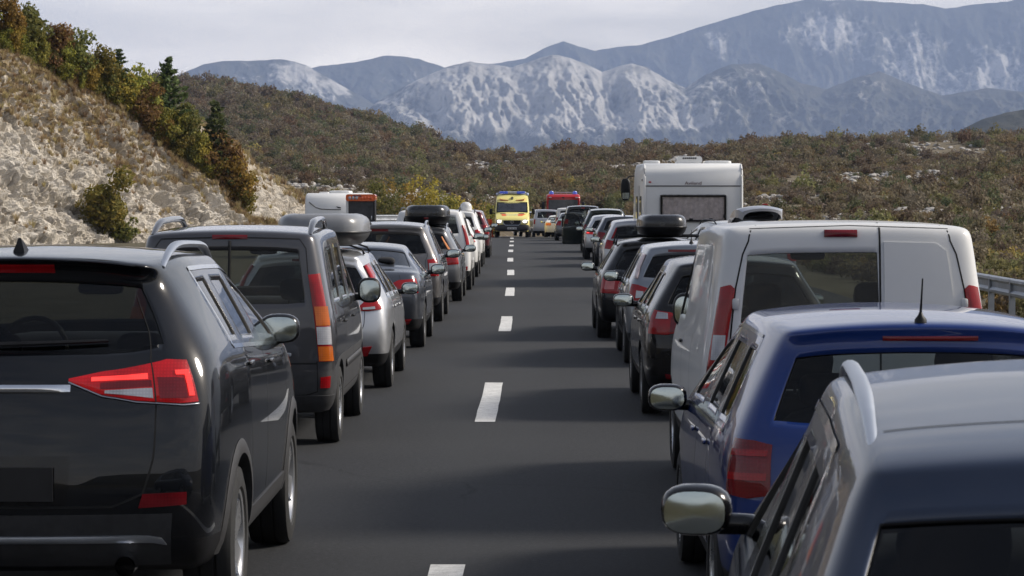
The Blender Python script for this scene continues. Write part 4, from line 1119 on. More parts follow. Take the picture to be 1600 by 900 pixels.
forest = np.clip((760 - px_) / 200, 0, 1) * np.clip((tau_ - 0.30) * 4, 0, 1)          # the left hill is closed woodland
bare = np.clip(fbm(P[:, 0] * 0.05 + 9, P[:, 1] * 0.03, 11.0, 4) * 2.4 - 0.25, 0, 1) * (1 - forest)
keep = rng.rand(len(P)) < np.clip(0.52 + dens * 1.7 - bare * 0.9, 0.03, 1) + forest
px_, tau_, P, cl, c2, forest = px_[keep], tau_[keep], P[keep], cl[keep], c2[keep], forest[keep]
w = np.zeros((len(P), 12)); greenish = 0.5 + cl * 1.6; near = np.clip(1.0 - tau_ * 2.2, 0, 1)
for k in range(12):
    nm = ['olive', 'green', 'brown', 'brown', 'mauve', 'mauve', 'rust', 'gold', 'green', 'brown', 'olive', 'rust'][k]
    w[:, k] = {'olive': 0.20 + 0.9 * np.clip(greenish - 0.4, 0, 1) + near, 'green': 0.12 + 0.9 * np.clip(greenish - 0.5, 0, 1) + near * 0.6, 'brown': 1.3, 'mauve': 0.9, 'rust': 0.65 + 0.8 * np.clip(0.5 - greenish, 0, 1), 'gold': 0.05 + 0.5 * near}[nm]
w[:, 8] += forest * 0.5
cw = np.cumsum(w, 1); cw /= cw[:, -1:]; idx = (rng.rand(len(P))[:, None] > cw).sum(1)
sz = (0.45 + 0.6 * rng.rand(len(P)) + 1.5 * rng.rand(len(P)) ** 7) * np.interp(P[:, 1], [120, 200, 400, 900], [0.42, 0.52, 0.72, 1.3]) * (1 + 0.35 * c2) * (1 + 0.1 * forest)
scl = np.stack([sz, sz, sz * (0.8 + 0.5 * rng.rand(len(P)))], 1); rot = np.stack([np.zeros(len(P)), np.zeros(len(P)), rng.rand(len(P)) * 6.28], 1)
P[:, 2] -= 0.15 * sz
scatter('scrub', P, idx, scl, rot, bsrc, 'brown and olive autumn scrub covering the hillside')

# pale stones breaking through the scrub
rsrc = []
ROCKLOOSE = plain('pale_limestone', (0.36, 0.34, 0.315), 0.95, var=0.35, scale=3.0, bump=0.6)
for k in range(5):
    rg = np.random.RandomState(k + 60); b = bmesh.new(); bmesh.ops.create_icosphere(b, subdivisions=2, radius=1.0)
    for v in b.verts:
        q = v.co.normalized(); s_ = 1 + 0.45 * float(perlin(q.x * 1.7 + k * 5, q.y * 1.7, q.z * 1.7)) + 0.2 * float(perlin(q.x * 4 + k, q.y * 4, q.z * 4)); v.co = Vector((q.x * s_ * 1.25, q.y * s_, q.z * s_ * 0.55))
    m = bpy.data.meshes.new('stone'); b.to_mesh(m); b.free(); rsrc.append((m, ROCKLOOSE))
px_, tau_, P = hill_points(26000, 380, 1680, 0.9)
bare = fbm(P[:, 0] * 0.05 + 9, P[:, 1] * 0.03, 11.0, 4); forest = np.clip((760 - px_) / 200, 0, 1) * np.clip((tau_ - 0.30) * 4, 0, 1)
keep = (rng.rand(len(P)) < np.clip(bare * 2.4 + 0.10, 0.09, 0.9) * np.clip(1.3 - tau_, 0.3, 1)) & (forest < 0.3); P = P[keep]
sz = (0.22 + 0.7 * rng.rand(len(P)) ** 2.4) * np.interp(P[:, 1], [120, 300, 900], [0.22, 0.55, 1.15])
P[:, 2] += 0.22 * sz
scatter('loose_limestone', P, rng.randint(0, 5, len(P)), np.stack([sz, sz, sz], 1), np.stack([rng.uniform(-.3, .3, len(P)), rng.uniform(-.3, .3, len(P)), rng.rand(len(P)) * 6.28], 1), rsrc, 'pale limestone outcrops showing through the hillside scrub')

# low growth on the right verge behind the guardrail
n = 1500; vx = 9.2 + rng.rand(n) ** 1.3 * 26; vy = rng.uniform(36, 150, n); sz = rng.uniform(0.15, 0.5, n) * (1 + (vx - 9) / 25)
scatter('verge_scrub', np.stack([vx, vy, np.full(n, -0.35)], 1), rng.choice([0, 2, 3, 5, 7, 9, 10], n), np.stack([sz, sz, sz], 1), np.stack([np.zeros(n), np.zeros(n), rng.rand(n) * 6.28], 1), bsrc, 'low dry scrub on the verge behind the right guardrail')

# dry grass on the cutting
gsrc = []
for k in range(4):
    rg = np.random.RandomState(300 + k); n = 46; a = rg.rand(n) * 6.28; lean = 0.15 + 0.55 * rg.rand(n); h = 0.5 + 0.6 * rg.rand(n); r0 = rg.rand(n) * 0.25
    base = np.stack([np.cos(a) * r0, np.sin(a) * r0, np.zeros(n)], 1); tip = base + np.stack([np.cos(a) * lean, np.sin(a) * lean, h], 1); side = np.stack([-np.sin(a), np.cos(a), np.zeros(n)], 1) * 0.035
    midp = base * 0.5 + tip * 0.5 + np.array([0, 0, 0.12]); V = np.stack([base - side, base + side, midp + side * .8, midp - side * .8, midp - side * .8, midp + side * .8, tip + side * .15, tip - side * .15], 1).reshape(-1, 3)
    gsrc.append((cloud_mesh('grass_tuft', V), LEAF['straw']))
def grass_on(cut, n, name, label, smin, smax):
    rg = np.random.RandomState(9); i = rg.randint(0, cut['X'].shape[0], n); j = np.clip(np.searchsorted(cut['V'], rg.rand(n) * 1.35), 0, cut['X'].shape[1] - 1)
    k = rg.rand(n) < cut['grass'][i, j] * 0.95 + 0.025; i, j = i[k], j[k]
    P = np.stack([cut['X'][i, j], cut['Y'][i, j], cut['Z'][i, j] - 0.03], 1); m = len(P); s = rg.uniform(smin, smax, m)
    scatter(name, P, rg.randint(0, 4, m), np.stack([s, s, s * rg.uniform(.7, 1.3, m)], 1), np.stack([np.full(m, -0.1), np.full(m, 0.15), rg.rand(m) * 6.28], 1), gsrc, label)
grass_on(cutA, 34000, 'dry_grass', 'straw-coloured dry grass on the rock cutting', 0.14, 0.42)
grass_on(cutB, 5000, 'dry_grass', 'straw-coloured dry grass on the second cutting', 0.3, 0.7)

# ------------------------------------------------------------------ trees on the ridge
def cut_point(cut, px, back):
    """point on the cutting's top, 'back' metres behind the crest, seen at photo column px"""
    j = int(np.argmin(abs(cut['V'] - 1.0))); pxc = 831 + FPX * cut['X'][:, j] / cut['Y'][:, j]; i = int(np.argmin(abs(pxc - px)))
    return Vector((cut['X'][i, j] + cut['up'][0] * back, cut['Y'][i, j] + cut['up'][1] * back, cut['Z'][i, j] - 0.15))
tree_lib = {}
def lib(kind, seed, H, W, n, leaf=0.12):
    key = (kind, seed)
    if key not in tree_lib: tree_lib[key] = pine_meshes(seed, H, W, n) if kind == 'pine' else broad_tree_meshes(seed, H, W, n, leaf)
    return tree_lib[key]
ROWS = [  # photo column, metres behind the crest, top row in the photo, look, mesh seed
    (-30, 1.0, -40, 'olive', 1), (4, 3.0, -15, 'gold', 2), (22, 0.8, 22, 'gold', 3), (46, 2.5, 2, 'green', 4), (62, 0.6, 48, 'olive', 5), (84, 2.2, 36, 'rust', 6), (104, 0.7, 62, 'olive', 1), (121, 2.4, 44, 'green', 2),
    (138, 0.6, 84, 'gold', 3), (156, 2.0, 66, 'olive', 4), (172, 0.6, 96, 'olive', 5), (187, 2.0, 78, 'pine', 11), (203, 0.8, 112, 'gold', 6), (219, 2.2, 98, 'olive', 1), (236, 0.8, 128, 'rust', 2), (264, 3.5, 92, 'pine', 12),
    (250, 0.5, 160, 'olive', 3), (274, 0.8, 168, 'olive', 4), (292, 1.5, 158, 'green', 5), (306, 0.5, 205, 'olive', 6), (338, 3.0, 160, 'pine', 13), (322, 0.4, 214, 'gold', 1), (344, 1.0, 204, 'rust', 2), (358, 0.6, 232, 'gold', 3), (370, 1.2, 240, 'gold', 4), (334, 0.3, 256, 'olive', 5),
    (52, 0.0, 88, 'olive', 6), (128, -0.2, 118, 'olive', 5), (212, -0.2, 150, 'olive', 4), (382, 0.8, 268, 'olive', 2),
    (12, 0.2, 42, 'olive', 2), (34, 0.4, 40, 'olive', 1), (76, 0.3, 72, 'green', 3), (94, 0.2, 84, 'olive', 4), (114, 0.3, 92, 'rust', 1), (150, 0.2, 112, 'olive', 6), (166, 0.3, 104, 'green', 1), (182, 0.2, 122, 'olive', 5), (228, 0.3, 158, 'olive', 2), (258, 0.2, 186, 'gold', 6), (284, 0.2, 196, 'olive', 1), (298, 0.3, 212, 'green', 4), (316, 0.1, 238, 'olive', 3)]
names = {'olive': 'olive green leafy tree', 'rust': 'rust brown leafy tree', 'gold': 'yellowing leafy tree', 'green': 'dark green leafy tree', 'pine': 'dark green conifer'}
order = {}
for n, (px, bk, top, look, sd) in sorted(enumerate(ROWS), key=lambda e: e[1][0]):
    order.setdefault(look, []).append(n)
ordw = ['leftmost', 'second', 'third', 'fourth', 'fifth', 'sixth', 'seventh', 'eighth', 'ninth', 'tenth', 'eleventh', 'twelfth', 'thirteenth', 'fourteenth', 'fifteenth', 'sixteenth', 'seventeenth', 'eighteenth', 'nineteenth', 'twentieth', 'twenty-first', 'twenty-second', 'twenty-third', 'twenty-fourth', 'twenty-fifth']
for n, (px, bk, top, look, sd) in enumerate(ROWS):
    p = cut_point(cutA, px, bk); p.x = px2x(px, p.y)
    H = max(0.9, py2z(top, p.y) - p.z); pine = look == 'pine'
    k = order[look].index(n); lab = '%s on the cutting ridge, %s of its kind%s' % (names[look], ordw[k], '' if k == 0 else ' from the left')
    t = thing('pine_tree' if pine else 'leafy_tree', lab, 'tree', p, random.uniform(0, 6.28), 'trees along the top of the rock cutting')
    a, b = lib('pine' if pine else 'broad', sd, 3.6, 1.15 if pine else 1.45, 1500 if pine else 2600, 0.11)
    s_ = H / 3.6; wx = s_ * random.uniform(0.8, 1.05) if not pine else s_
    link('trunk', a, BARK, t, scale=(wx, wx, s_)); bb = b.copy(); bb.materials.clear(); link('crown', bb, LEAF[look], t, scale=(wx, wx, s_))
# the bush growing out of the rock face, and small ones at its foot
def bush_thing(name, label, loc, W, H, look, seed, n=1600, group=None):
    t = thing(name, label, 'bush', loc, 0.0, group)
    rg = np.random.RandomState(seed); lob = [(0, 0, H * .45, W * .5, W * .5, H * .4)]
    for k in range(11):
        a = rg.rand() * 6.28; r = W * (0.2 + 0.5 * rg.rand()); q = W * (0.14 + 0.2 * rg.rand()); lob.append((math.cos(a) * r, math.sin(a) * r, H * (0.15 + 0.8 * rg.rand()), q, q, q))
    m = MB()
    for k in range(7):
        l = lob[k + 1]; m.tube([(0, 0, -0.2), (l[0] * .5, l[1] * .5, l[2] * .5), l[:3]], [0.03, 0.02, 0.006], 5)
    link('stems', m.me('stems'), BARK, t); link('foliage', cloud_mesh('foliage', leaf_cloud(rg, lob, n, 0.085 * W ** 0.35, shell=0.35)), LEAF[look], t)
def on_face(cut, px, py):
    q = 831 + FPX * cut['X'] / cut['Y']; r = 310 - FPX * (cut['Z'] - CAMH) / cut['Y']; k = np.unravel_index(np.argmin((q - px) ** 2 + (r - py) ** 2), q.shape)
    return Vector((cut['X'][k], cut['Y'][k], cut['Z'][k]))
p = on_face(cutA, 150, 360); bush_thing('bush', 'green bush with yellow tips growing out of the pale rock face', p + Vector((0.3, -0.4, -0.3)), 2.5, 3.3, 'olive', 71, 3600)
p = on_face(cutA, 190, 372); bush_thing('bush', 'low dark bush at the foot of the rock face bush', p + Vector((0.3, -0.4, -0.2)), 1.1, 1.3, 'green', 72, 900)
for n, (px, d, W, H, look) in enumerate([(560, 206, 2.4, 3.6, 'olive'), (600, 210, 2.8, 4.4, 'green'), (640, 215, 2.6, 5.0, 'gold'), (668, 202, 2.3, 4.6, 'gold'), (690, 206, 2.4, 4.4, 'olive'), (716, 212, 2.4, 3.9, 'gold'), (742, 216, 2.2, 3.3, 'rust'), (762, 225, 2.2, 3.0, 'olive'), (515, 205, 2.6, 3.4, 'green')]):
    bush_thing('roadside_bush', '%s roadside bush beyond the left queue, %s from the left' % ({'olive': 'olive', 'green': 'dark green', 'gold': 'golden autumn', 'rust': 'rust brown'}[look], ['second', 'third', 'fourth', 'fifth', 'sixth', 'seventh', 'eighth', 'ninth', 'first'][n]),
               (px2x(px, d), d, z_road(d) - 0.1), W, H, look, 80 + n, 1500, 'autumn bushes beyond the left queue')

# ------------------------------------------------------------------ mountains
def mount_mat():
    t = NT('karst_mountain'); v = t.coord('Object', (1.0, 0.35, 1.0)); g = t.new('NewGeometry'); at = t.new('Attribute'); at.attribute_name = 'crag'
    n1 = t.noise(v, 0.004, 8, 0.62); n2 = t.noise(v, 0.016, 10, 0.70)
    wood = t.ramp(n2, [(0.3, (0.028, 0.032, 0.026)), (0.5, (0.050, 0.052, 0.040)), (0.7, (0.085, 0.080, 0.062))])
    lime = t.ramp(n2, [(0.3, (0.18, 0.175, 0.165)), (0.5, (0.31, 0.30, 0.28)), (0.7, (0.44, 0.425, 0.40))])
    m = t.math('ADD', at.outputs['Fac'], t.math('MULTIPLY', t.math('SUBTRACT', n2, 0.5), 1.3))
    c = t.mix(t.ramp(m, [(0.46, 0.0), (0.72, 1.0)]), wood, lime)
    t.bsdf(c, 0.95, 0, 0.1, bump=n2, bstr=0.9, bdist=14.0); return t.m
MOUNT = mount_mat()
def mountain(label, sky, dist, base_py, x0, x1, seed, gul, cragf, depth=1000, nT=150):
    xs = np.arange(x0, x1 + 1, 2.0); ts = np.concatenate([np.linspace(0, 1, nT) ** 0.9, [1.03, 1.08, 1.15]])
    PX, T = np.meshgrid(xs, ts, indexing='ij'); s = np.interp(PX, *zip(*sky)) + 1.3 * fbm(PX * 0.06, seed, 0.3, 4)
    t = np.clip(T, 0, 1); Y = dist - depth + depth * T
    wob = 14 * fbm(PX * 0.012, t * 2.0, seed + 2, 3)
    rg_ = ridged((PX + wob) * 0.014, t * 2.2 + PX * 0.006, seed, 5, 0.48) + 0.28 * ridged((PX + wob) * 0.04, t * 5.0, seed + 8, 3, 0.5)
    fine = fbm(PX * 0.10 + t * 3, t * 22, seed + 4, 5, 0.66)
    bell = np.clip(t * (1 - t) * 4, 0, 1) ** 0.8
    lift = bell * gul * (rg_ - 0.9) + bell * gul * 0.16 * fine
    py = base_py + (s - base_py) * (0.80 * t + 0.20 * t ** 2) - lift
    Yd = Y - lift * 5.0                                   # ribs also stand forward
    Z = CAMH + (310 - py) * Y / FPX; Z = np.where(T > 1, CAMH + (310 - s) * dist / FPX - (T - 1) * depth * 0.45, Z)
    X = (PX - 831) / FPX * Y
    me = quads_mesh('mountain', np.stack([X, Yd, Z], -1).reshape(-1, 3), grid_quads(*PX.shape)[:, ::-1])
    gy, gt = np.gradient(py, axis=0), np.gradient(py, axis=1)
    cr = cragf(PX, t, py) + 0.06 * (rg_ - 0.9) * bell + 0.22 * fine
    a = me.attributes.new('crag', 'FLOAT', 'POINT'); a.data.foreach_set('value', cr.ravel().astype(np.float32))
    return tag(link('mountain', me, MOUNT), label, kind='structure')
G = lambda x, y, cx, cy, sx, sy: np.exp(-((x - cx) / sx) ** 2 - ((y - cy) / sy) ** 2)
mountain('blue-grey high mountain filling the right of the horizon', [(600, 175), (700, 140), (765, 101), (820, 92), (850, 76), (880, 65), (905, 73), (930, 80), (965, 74), (1000, 71), (1050, 57), (1100, 41), (1180, 17), (1235, 5), (1262, 0), (1290, 2), (1330, 1), (1400, 6), (1440, 8), (1476, 15), (1520, 8), (1570, 4), (1620, -10), (1800, -30), (2000, -20)], 9500, 262, 600, 2000, 3.0, 14,
         lambda x, t, y: 0.08 + 0.62 * G(x, y, 1290, 50, 75, 45) + 0.45 * G(x, y, 1430, 80, 60, 60) + 0.5 * G(x, y, 1120, 70, 28, 28) + 0.4 * G(x, y, 880, 80, 30, 14) + 0.45 * G(x, y, 1560, 95, 60, 40) + 0.45 * G(x, y, 1400, 160, 120, 50) + 0.35 * G(x, y, 1560, 160, 80, 50))
mountain('wooded middle mountain left of centre', [(380, 150), (470, 112), (500, 104), (560, 97), (600, 88), (625, 88), (655, 93), (690, 104), (740, 128), (820, 165), (900, 190)], 8800, 262, 380, 900, 13.0, 11, lambda x, t, y: 0.10 + 0.35 * G(x, y, 610, 120, 50, 20))
mountain('left mountain with a bare white summit flank', [(160, 175), (240, 140), (290, 113), (318, 101), (345, 96), (400, 95), (440, 93), (462, 97), (480, 103), (520, 126), (560, 148), (600, 172), (680, 200)], 7600, 262, 160, 680, 23.0, 11,
         lambda x, t, y: 0.08 + 0.75 * G(x, y, 475, 115, 40, 26) + 0.6 * G(x, y, 530, 140, 40, 20) + 0.35 * G(x, y, 400, 115, 60, 25))
mountain('pale limestone cliffs in front of the high mountain', [(520, 210), (575, 172), (600, 152), (640, 131), (680, 113), (700, 104), (735, 97), (770, 101), (800, 106), (830, 96), (862, 86), (890, 91), (920, 103), (940, 113), (960, 106), (985, 100), (1010, 106), (1040, 124), (1070, 138), (1100, 118), (1140, 101), (1185, 100), (1215, 112), (1250, 130), (1290, 140), (1330, 124), (1372, 112), (1420, 132), (1470, 150), (1540, 138), (1600, 145), (1700, 150), (1900, 165)], 6600, 272, 520, 1900, 33.0, 17,
         lambda x, t, y: 0.80 * np.clip(1 - np.abs(x - 800) / 330, 0, 1) ** 0.5 + 0.06 + 0.42 * G(x, y, 1170, 130, 90, 40) + 0.34 * G(x, y, 1360, 145, 60, 45) + 0.30 * G(x, y, 1120, 190, 200, 30) + 0.30 * G(x, y, 990, 125, 60, 30) - 0.6 * np.clip((y - 195) / 30, 0, 1))
mountain('dark wooded spur at the right edge below the mountain', [(1440, 235), (1490, 208), (1530, 188), (1570, 176), (1620, 168), (1750, 150), (1900, 145)], 2300, 262, 1440, 1900, 43.0, 6, lambda x, t, y: -0.3 + 0 * x, depth=500, nT=60)

# ------------------------------------------------------------------ haze
def haze():
    t = NT('valley_haze'); pv = t.new('VolumePrincipled')
    pv.inputs['Color'].default_value = (0.38, 0.50, 0.79, 1); pv.inputs['Density'].default_value = HAZE_DENSITY; pv.inputs['Anisotropy'].default_value = 0.0
    t.lk(pv.outputs[0], t.out.inputs['Volume'])
    m = MB(); m.box(-6500, 6500, -6500, 10100, -30, 860); o = m.obj('haze', t.m, smooth=False)
    return tag(o, 'pale blue haze in the valley air', kind='stuff')
HAZE_DENSITY = 8.0e-5
haze()

# ------------------------------------------------------------------ guard rails
GALV = plain('galvanised_steel', (0.36, 0.38, 0.41), 0.45, metal=0.7, var=0.2, scale=3.0)
def guardrail(label, pts, top, post_gap=2.0, zbase=None, beams=1):
    t = thing('guardrail', label, 'guardrail', (pts[0][0], pts[0][1], 0))
    pts = [Vector((p[0] - t.location.x, p[1] - t.location.y, p[2])) for p in pts]
    prof = [(0.0, 0.155), (0.045, 0.13), (0.05, 0.09), (0.0, 0.045), (0.0, -0.045), (0.05, -0.09), (0.045, -0.13), (0.0, -0.155)]
    for bnum in range(beams):
        V = []; F = []
        for i, p in enumerate(pts):
            d = (pts[min(i + 1, len(pts) - 1)] - pts[max(i - 1, 0)]).normalized(); sd = Vector((-d.y, d.x, 0))
            if p.x + t.location.x < 0: sd = -sd
            for (a, z) in prof: V.append(p + sd * a + Vector((0, 0, top - 0.155 - bnum * 0.42 + z)))
            for (a, z) in prof[::-1]: V.append(p + sd * (a - 0.006) + Vector((0, 0, top - 0.155 - bnum * 0.42 + z)))
        k = 2 * len(prof)
        for i in range(len(pts) - 1):
            for j in range(k): F.append((i * k + j, i * k + (j + 1) % k, (i + 1) * k + (j + 1) % k, (i + 1) * k + j))
        link('beam', mesh('beam', V, F, True, 30), GALV, t)
    pm = MB(); pm.box(-0.05, 0.05, -0.02, 0.02, -0.5, top - 0.02); pm.box(-0.05, -0.035, -0.05, 0.05, -0.5, top - 0.02); pme = pm.me('post', False)
    L_ = 0; nxt = 0
    for a, b in zip(pts[:-1], pts[1:]):
        seg = (b - a).length
        while nxt <= L_ + seg:
            q = a + (b - a) * ((nxt - L_) / seg); link('post', pme, GALV, t, loc=(q.x, q.y, q.z)); nxt += post_gap
        L_ += seg
guardrail('galvanised guardrail on posts at the right edge beyond the white van', [(8.05, y, -0.12) for y in np.arange(30, 60, 4.0)], 0.78)
guardrail('grey double guardrail behind the left queue', [(px2x(x, d), d, z_road(d) - 0.1) for x, d in ((560, 128), (590, 129), (620, 130), (655, 131), (700, 133))], 1.42, 4.0, beams=2)
# ------------------------------------------------------------------ the queue
random.seed(4)
P_BLACKBLUE = paint('black_blue_pearl_paint', (0.004, 0.005, 0.007), 0.0, 0.25, 0.80, 0.02)
P_DKGREY = paint('dark_grey_metallic_paint', (0.060, 0.060, 0.066), 0.55, 0.34, 1.0, 0.10)
P_SILVER = paint('silver_metallic_paint', (0.50, 0.51, 0.53), 0.65, 0.32, 1.0, 0.12)
P_STEELBLUE = paint('steel_blue_grey_paint', (0.060, 0.068, 0.085), 0.55, 0.30, 1.0, 0.08)
P_TAUPE = paint('taupe_grey_metallic_paint', (0.13, 0.125, 0.125), 0.6, 0.34, 1.0, 0.10)
P_GREY = paint('mid_grey_metallic_paint', (0.15, 0.155, 0.165), 0.6, 0.34, 1.0, 0.10)
P_WHITE = paint('white_paint', (0.72, 0.72, 0.71), 0.0, 0.35, 0.6, 0.10)
P_WHITE2 = paint('van_white_paint', (0.66, 0.66, 0.65), 0.0, 0.40, 0.5, 0.10)
P_BLUE = paint('deep_blue_paint', (0.005, 0.027, 0.15), 0.20, 0.28, 0.85, 0.03)
P_NAVY = paint('dark_slate_blue_paint', (0.024, 0.036, 0.066), 0.30, 0.30, 0.6, 0.03)
P_BLACK = paint('black_paint', (0.006, 0.006, 0.007), 0.1, 0.25, 0.65, 0.05)
P_BLACK2 = paint('black_paint_with_blue_flake', (0.009, 0.011, 0.014), 0.2, 0.25, 0.65, 0.05)
P_DKSILVER = paint('dark_silver_paint', (0.20, 0.22, 0.25), 0.6, 0.32, 1.0, 0.1)
P_MAROON = paint('maroon_paint', (0.10, 0.012, 0.018), 0.3, 0.3, 1.0, 0.1)
P_GREEN = paint('dark_green_paint', (0.010, 0.020, 0.017), 0.3, 0.28, 1.0, 0.08)
P_GREYSILVER = paint('light_silver_paint', (0.42, 0.43, 0.46), 0.55, 0.35, 1.0, 0.12)

Q_LEFT = 'vehicles waiting in the left lane queue'
Q_RIGHT = 'vehicles waiting in the right lane queue'

def std(c, seams=True, handles=True, gate=None, brake=None, trim=False):
    s = c.s
    if seams: c.door_seams()
    if handles: c.handles((s['cols'][2][0] + 0.16, s['cols'][4][0] + 0.16))
    if gate:
        for sx in (1, -1): c.line('tailgate_gap', c.map_wrap(sx), gate, SEAM, 0.008)
    if brake: c.rear_patch('brake_light', brake[0], brake[1], brake[2], brake[3], DARKRED, 0.006)

# --- left lane -----------------------------------------------------------
def suv_near():
    c = Car('suv', 'shiny black SUV with lit red tail lights nearest the camera in the left lane', 'car', -2.36, 11.5,
            dict(L=4.68, HW=0.985, RW=0.70, clr=0.30, bow=0.13, crown=0.05, g=0.84, pull=(0.07, -0.03), belt=[(0, 1.34), (1.2, 1.30), (3.3, 1.20)],
                 rp=[(0.14, 0.33), (0.05, 0.47), (0.0, 0.68), (0.07, 1.05), (0.15, 1.30), (0.44, 1.64), (0.22, 1.69)],
                 roof=[(0.2, 1.685), (1.0, 1.73), (2.0, 1.72), (2.65, 1.65)],
                 cols=[(1.06, 0.98), (1.34, 1.36), (1.39, 1.41), (2.14, 2.08), (2.24, 2.16), (3.28, 2.62)], cowl=(3.52, 1.20), hood=(4.05, 1.10),
                 r=0.365, ar=0.98, wb=2.70, tyre_w=0.245, arch=0.06, rear_glass=GL_DARK, privacy=GL_DARK, door_glass=GL_MID, cladding=1, rear_lo=1, tap0=0.92, rtap0=0.9,
                 sub=3, rim='five', mirror=(0.115, 0.085, None), mirror_dx=-0.12), P_BLACKBLUE, group=Q_LEFT)
    w = c.map_wrap
    # tail lamps: pointed inner end, tall outer end
    for sx in (1, -1):
        m = w(sx)
        o = c.patch('tail_light', m, [(0.30, 1.185), (0.45, 1.125), (0.62, 1.10), (0.90, 1.085), (1.04, 1.09)], [(0.30, 1.195), (0.45, 1.225), (0.62, 1.245), (0.86, 1.275), (1.04, 1.27)], REDLIT, 0.012, nu=30, nv=8, dome=0.010)
        c.patch('diode_strip', m, [(0.40, 1.180), (0.70, 1.188)], [(0.40, 1.196), (0.70, 1.212)], REDHOT, 0.026, parent=o, nu=16, nv=3)
        c.patch('diode_strip', m, [(0.975, 1.115), (1.015, 1.115)], [(0.975, 1.225), (1.015, 1.225)], REDHOT, 0.025, parent=o, nu=4, nv=8)
        c.patch('diode_strip', m, [(0.90, 1.205), (0.975, 1.205)], [(0.90, 1.225), (0.975, 1.225)], REDHOT, 0.025, parent=o, nu=5, nv=3)
        c.patch('reverse_lens', m, [(0.46, 1.128), (0.72, 1.106)], [(0.46, 1.140), (0.72, 1.150)], CLEAR, 0.025, parent=o, nu=12, nv=4)
        c.line('lamp_edge', m, [(0.30, 1.180), (0.45, 1.118), (0.62, 1.092), (0.92, 1.076), (1.04, 1.08)], STEEL, 0.006, 0.010, raise_=0.005)
        c.line('tailgate_gap', m, [(0.80, 1.56), (0.79, 1.40), (0.74, 1.28), (0.735, 1.08), (0.70, 0.85), (0.64, 0.69), (0.50, 0.635), (0.0, 0.635)], SEAM, 0.010)
        c.patch('reflector', m, [(0.62, 0.628), (0.88, 0.640)], [(0.64, 0.690), (0.88, 0.695)], DARKRED, 0.006, nu=12, nv=4)
        c.line('lamp_split', m, [(0.737, 1.262), (0.733, 1.09)], SEAM, 0.010, 0.030)
        c.patch('lamp_insert', m, [(0.44, 1.146), (0.72, 1.155)], [(0.44, 1.174), (0.72, 1.184)], DARKRED, 0.0245, parent=o, nu=14, nv=4)
        c.patch('lamp_insert', m, [(0.76, 1.105), (0.96, 1.105)], [(0.76, 1.195), (0.89, 1.195), (0.96, 1.19)], DARKRED, 0.0245, parent=o, nu=10, nv=6)
    c.patch('chrome_bar', c.map_rear(), [(-0.31, 1.138), (0.31, 1.138)], [(-0.31, 1.168), (0.31, 1.168)], CHROME, 0.014, nu=20, nv=4, dome=0.008)
    c.patch('plate_recess', c.map_rear(), [(-0.36, 0.645), (0.30, 0.645)], [(-0.38, 0.86), (0.32, 0.86)], GLOSSBLACK, 0.003, nu=14, nv=5)
    c.plate(-0.03, 0.74, 0.56, 0.15, BLANKPLATE)
    c.patch('skid_strip', c.map_rear(), [(-0.73, 0.462), (-0.66, 0.476), (0.66, 0.476), (0.73, 0.462)], [(-0.71, 0.492), (-0.64, 0.506), (0.64, 0.506), (0.71, 0.492)], STEEL, 0.016, nu=26, nv=4, dome=0.006)
    c.patch('lower_valance', c.map_rear(), [(-0.74, 0.36), (0.74, 0.36)], [(-0.76, 0.60), (0.76, 0.60)], DARKPL, 0.004, nu=22, nv=6)
    for sx in (-0.56, 0.56):
        m = MB(); m.tube([(0, 0, 0), (0, 0.16, 0)], 0.045, 16, False); m.tube([(0, 0.002, 0), (0, 0.16, 0)], 0.038, 16, False); m.obj('exhaust_pipe', CHROME, c.root, loc=(sx, 0.05, 0.372))
    c.rear_patch('brake_light', -0.20, 0.20, 1.665, 1.70, RED, 0.006)
    c.door_seams(); c.handles((1.46, 2.44)); c.window_trim(CHROME, 0.02); c.arch_trim(DARKPL, 0.065, 0.014)
    c.rails(0.58, 2.75, 0.655, 0.045, STEEL, 0.026, flat=0.7); c.antenna(0.62, True); c.wiper(-0.04, 0.46, 1.335, 0.02)
    for sx in (1, -1):
        c.patch('side_cladding', c.map_side(sx), [(1.42, 0.31), (3.22, 0.31)], [(1.40, 0.47), (3.24, 0.47)], DARKPL, 0.008, nu=20, nv=4)
suv_near()

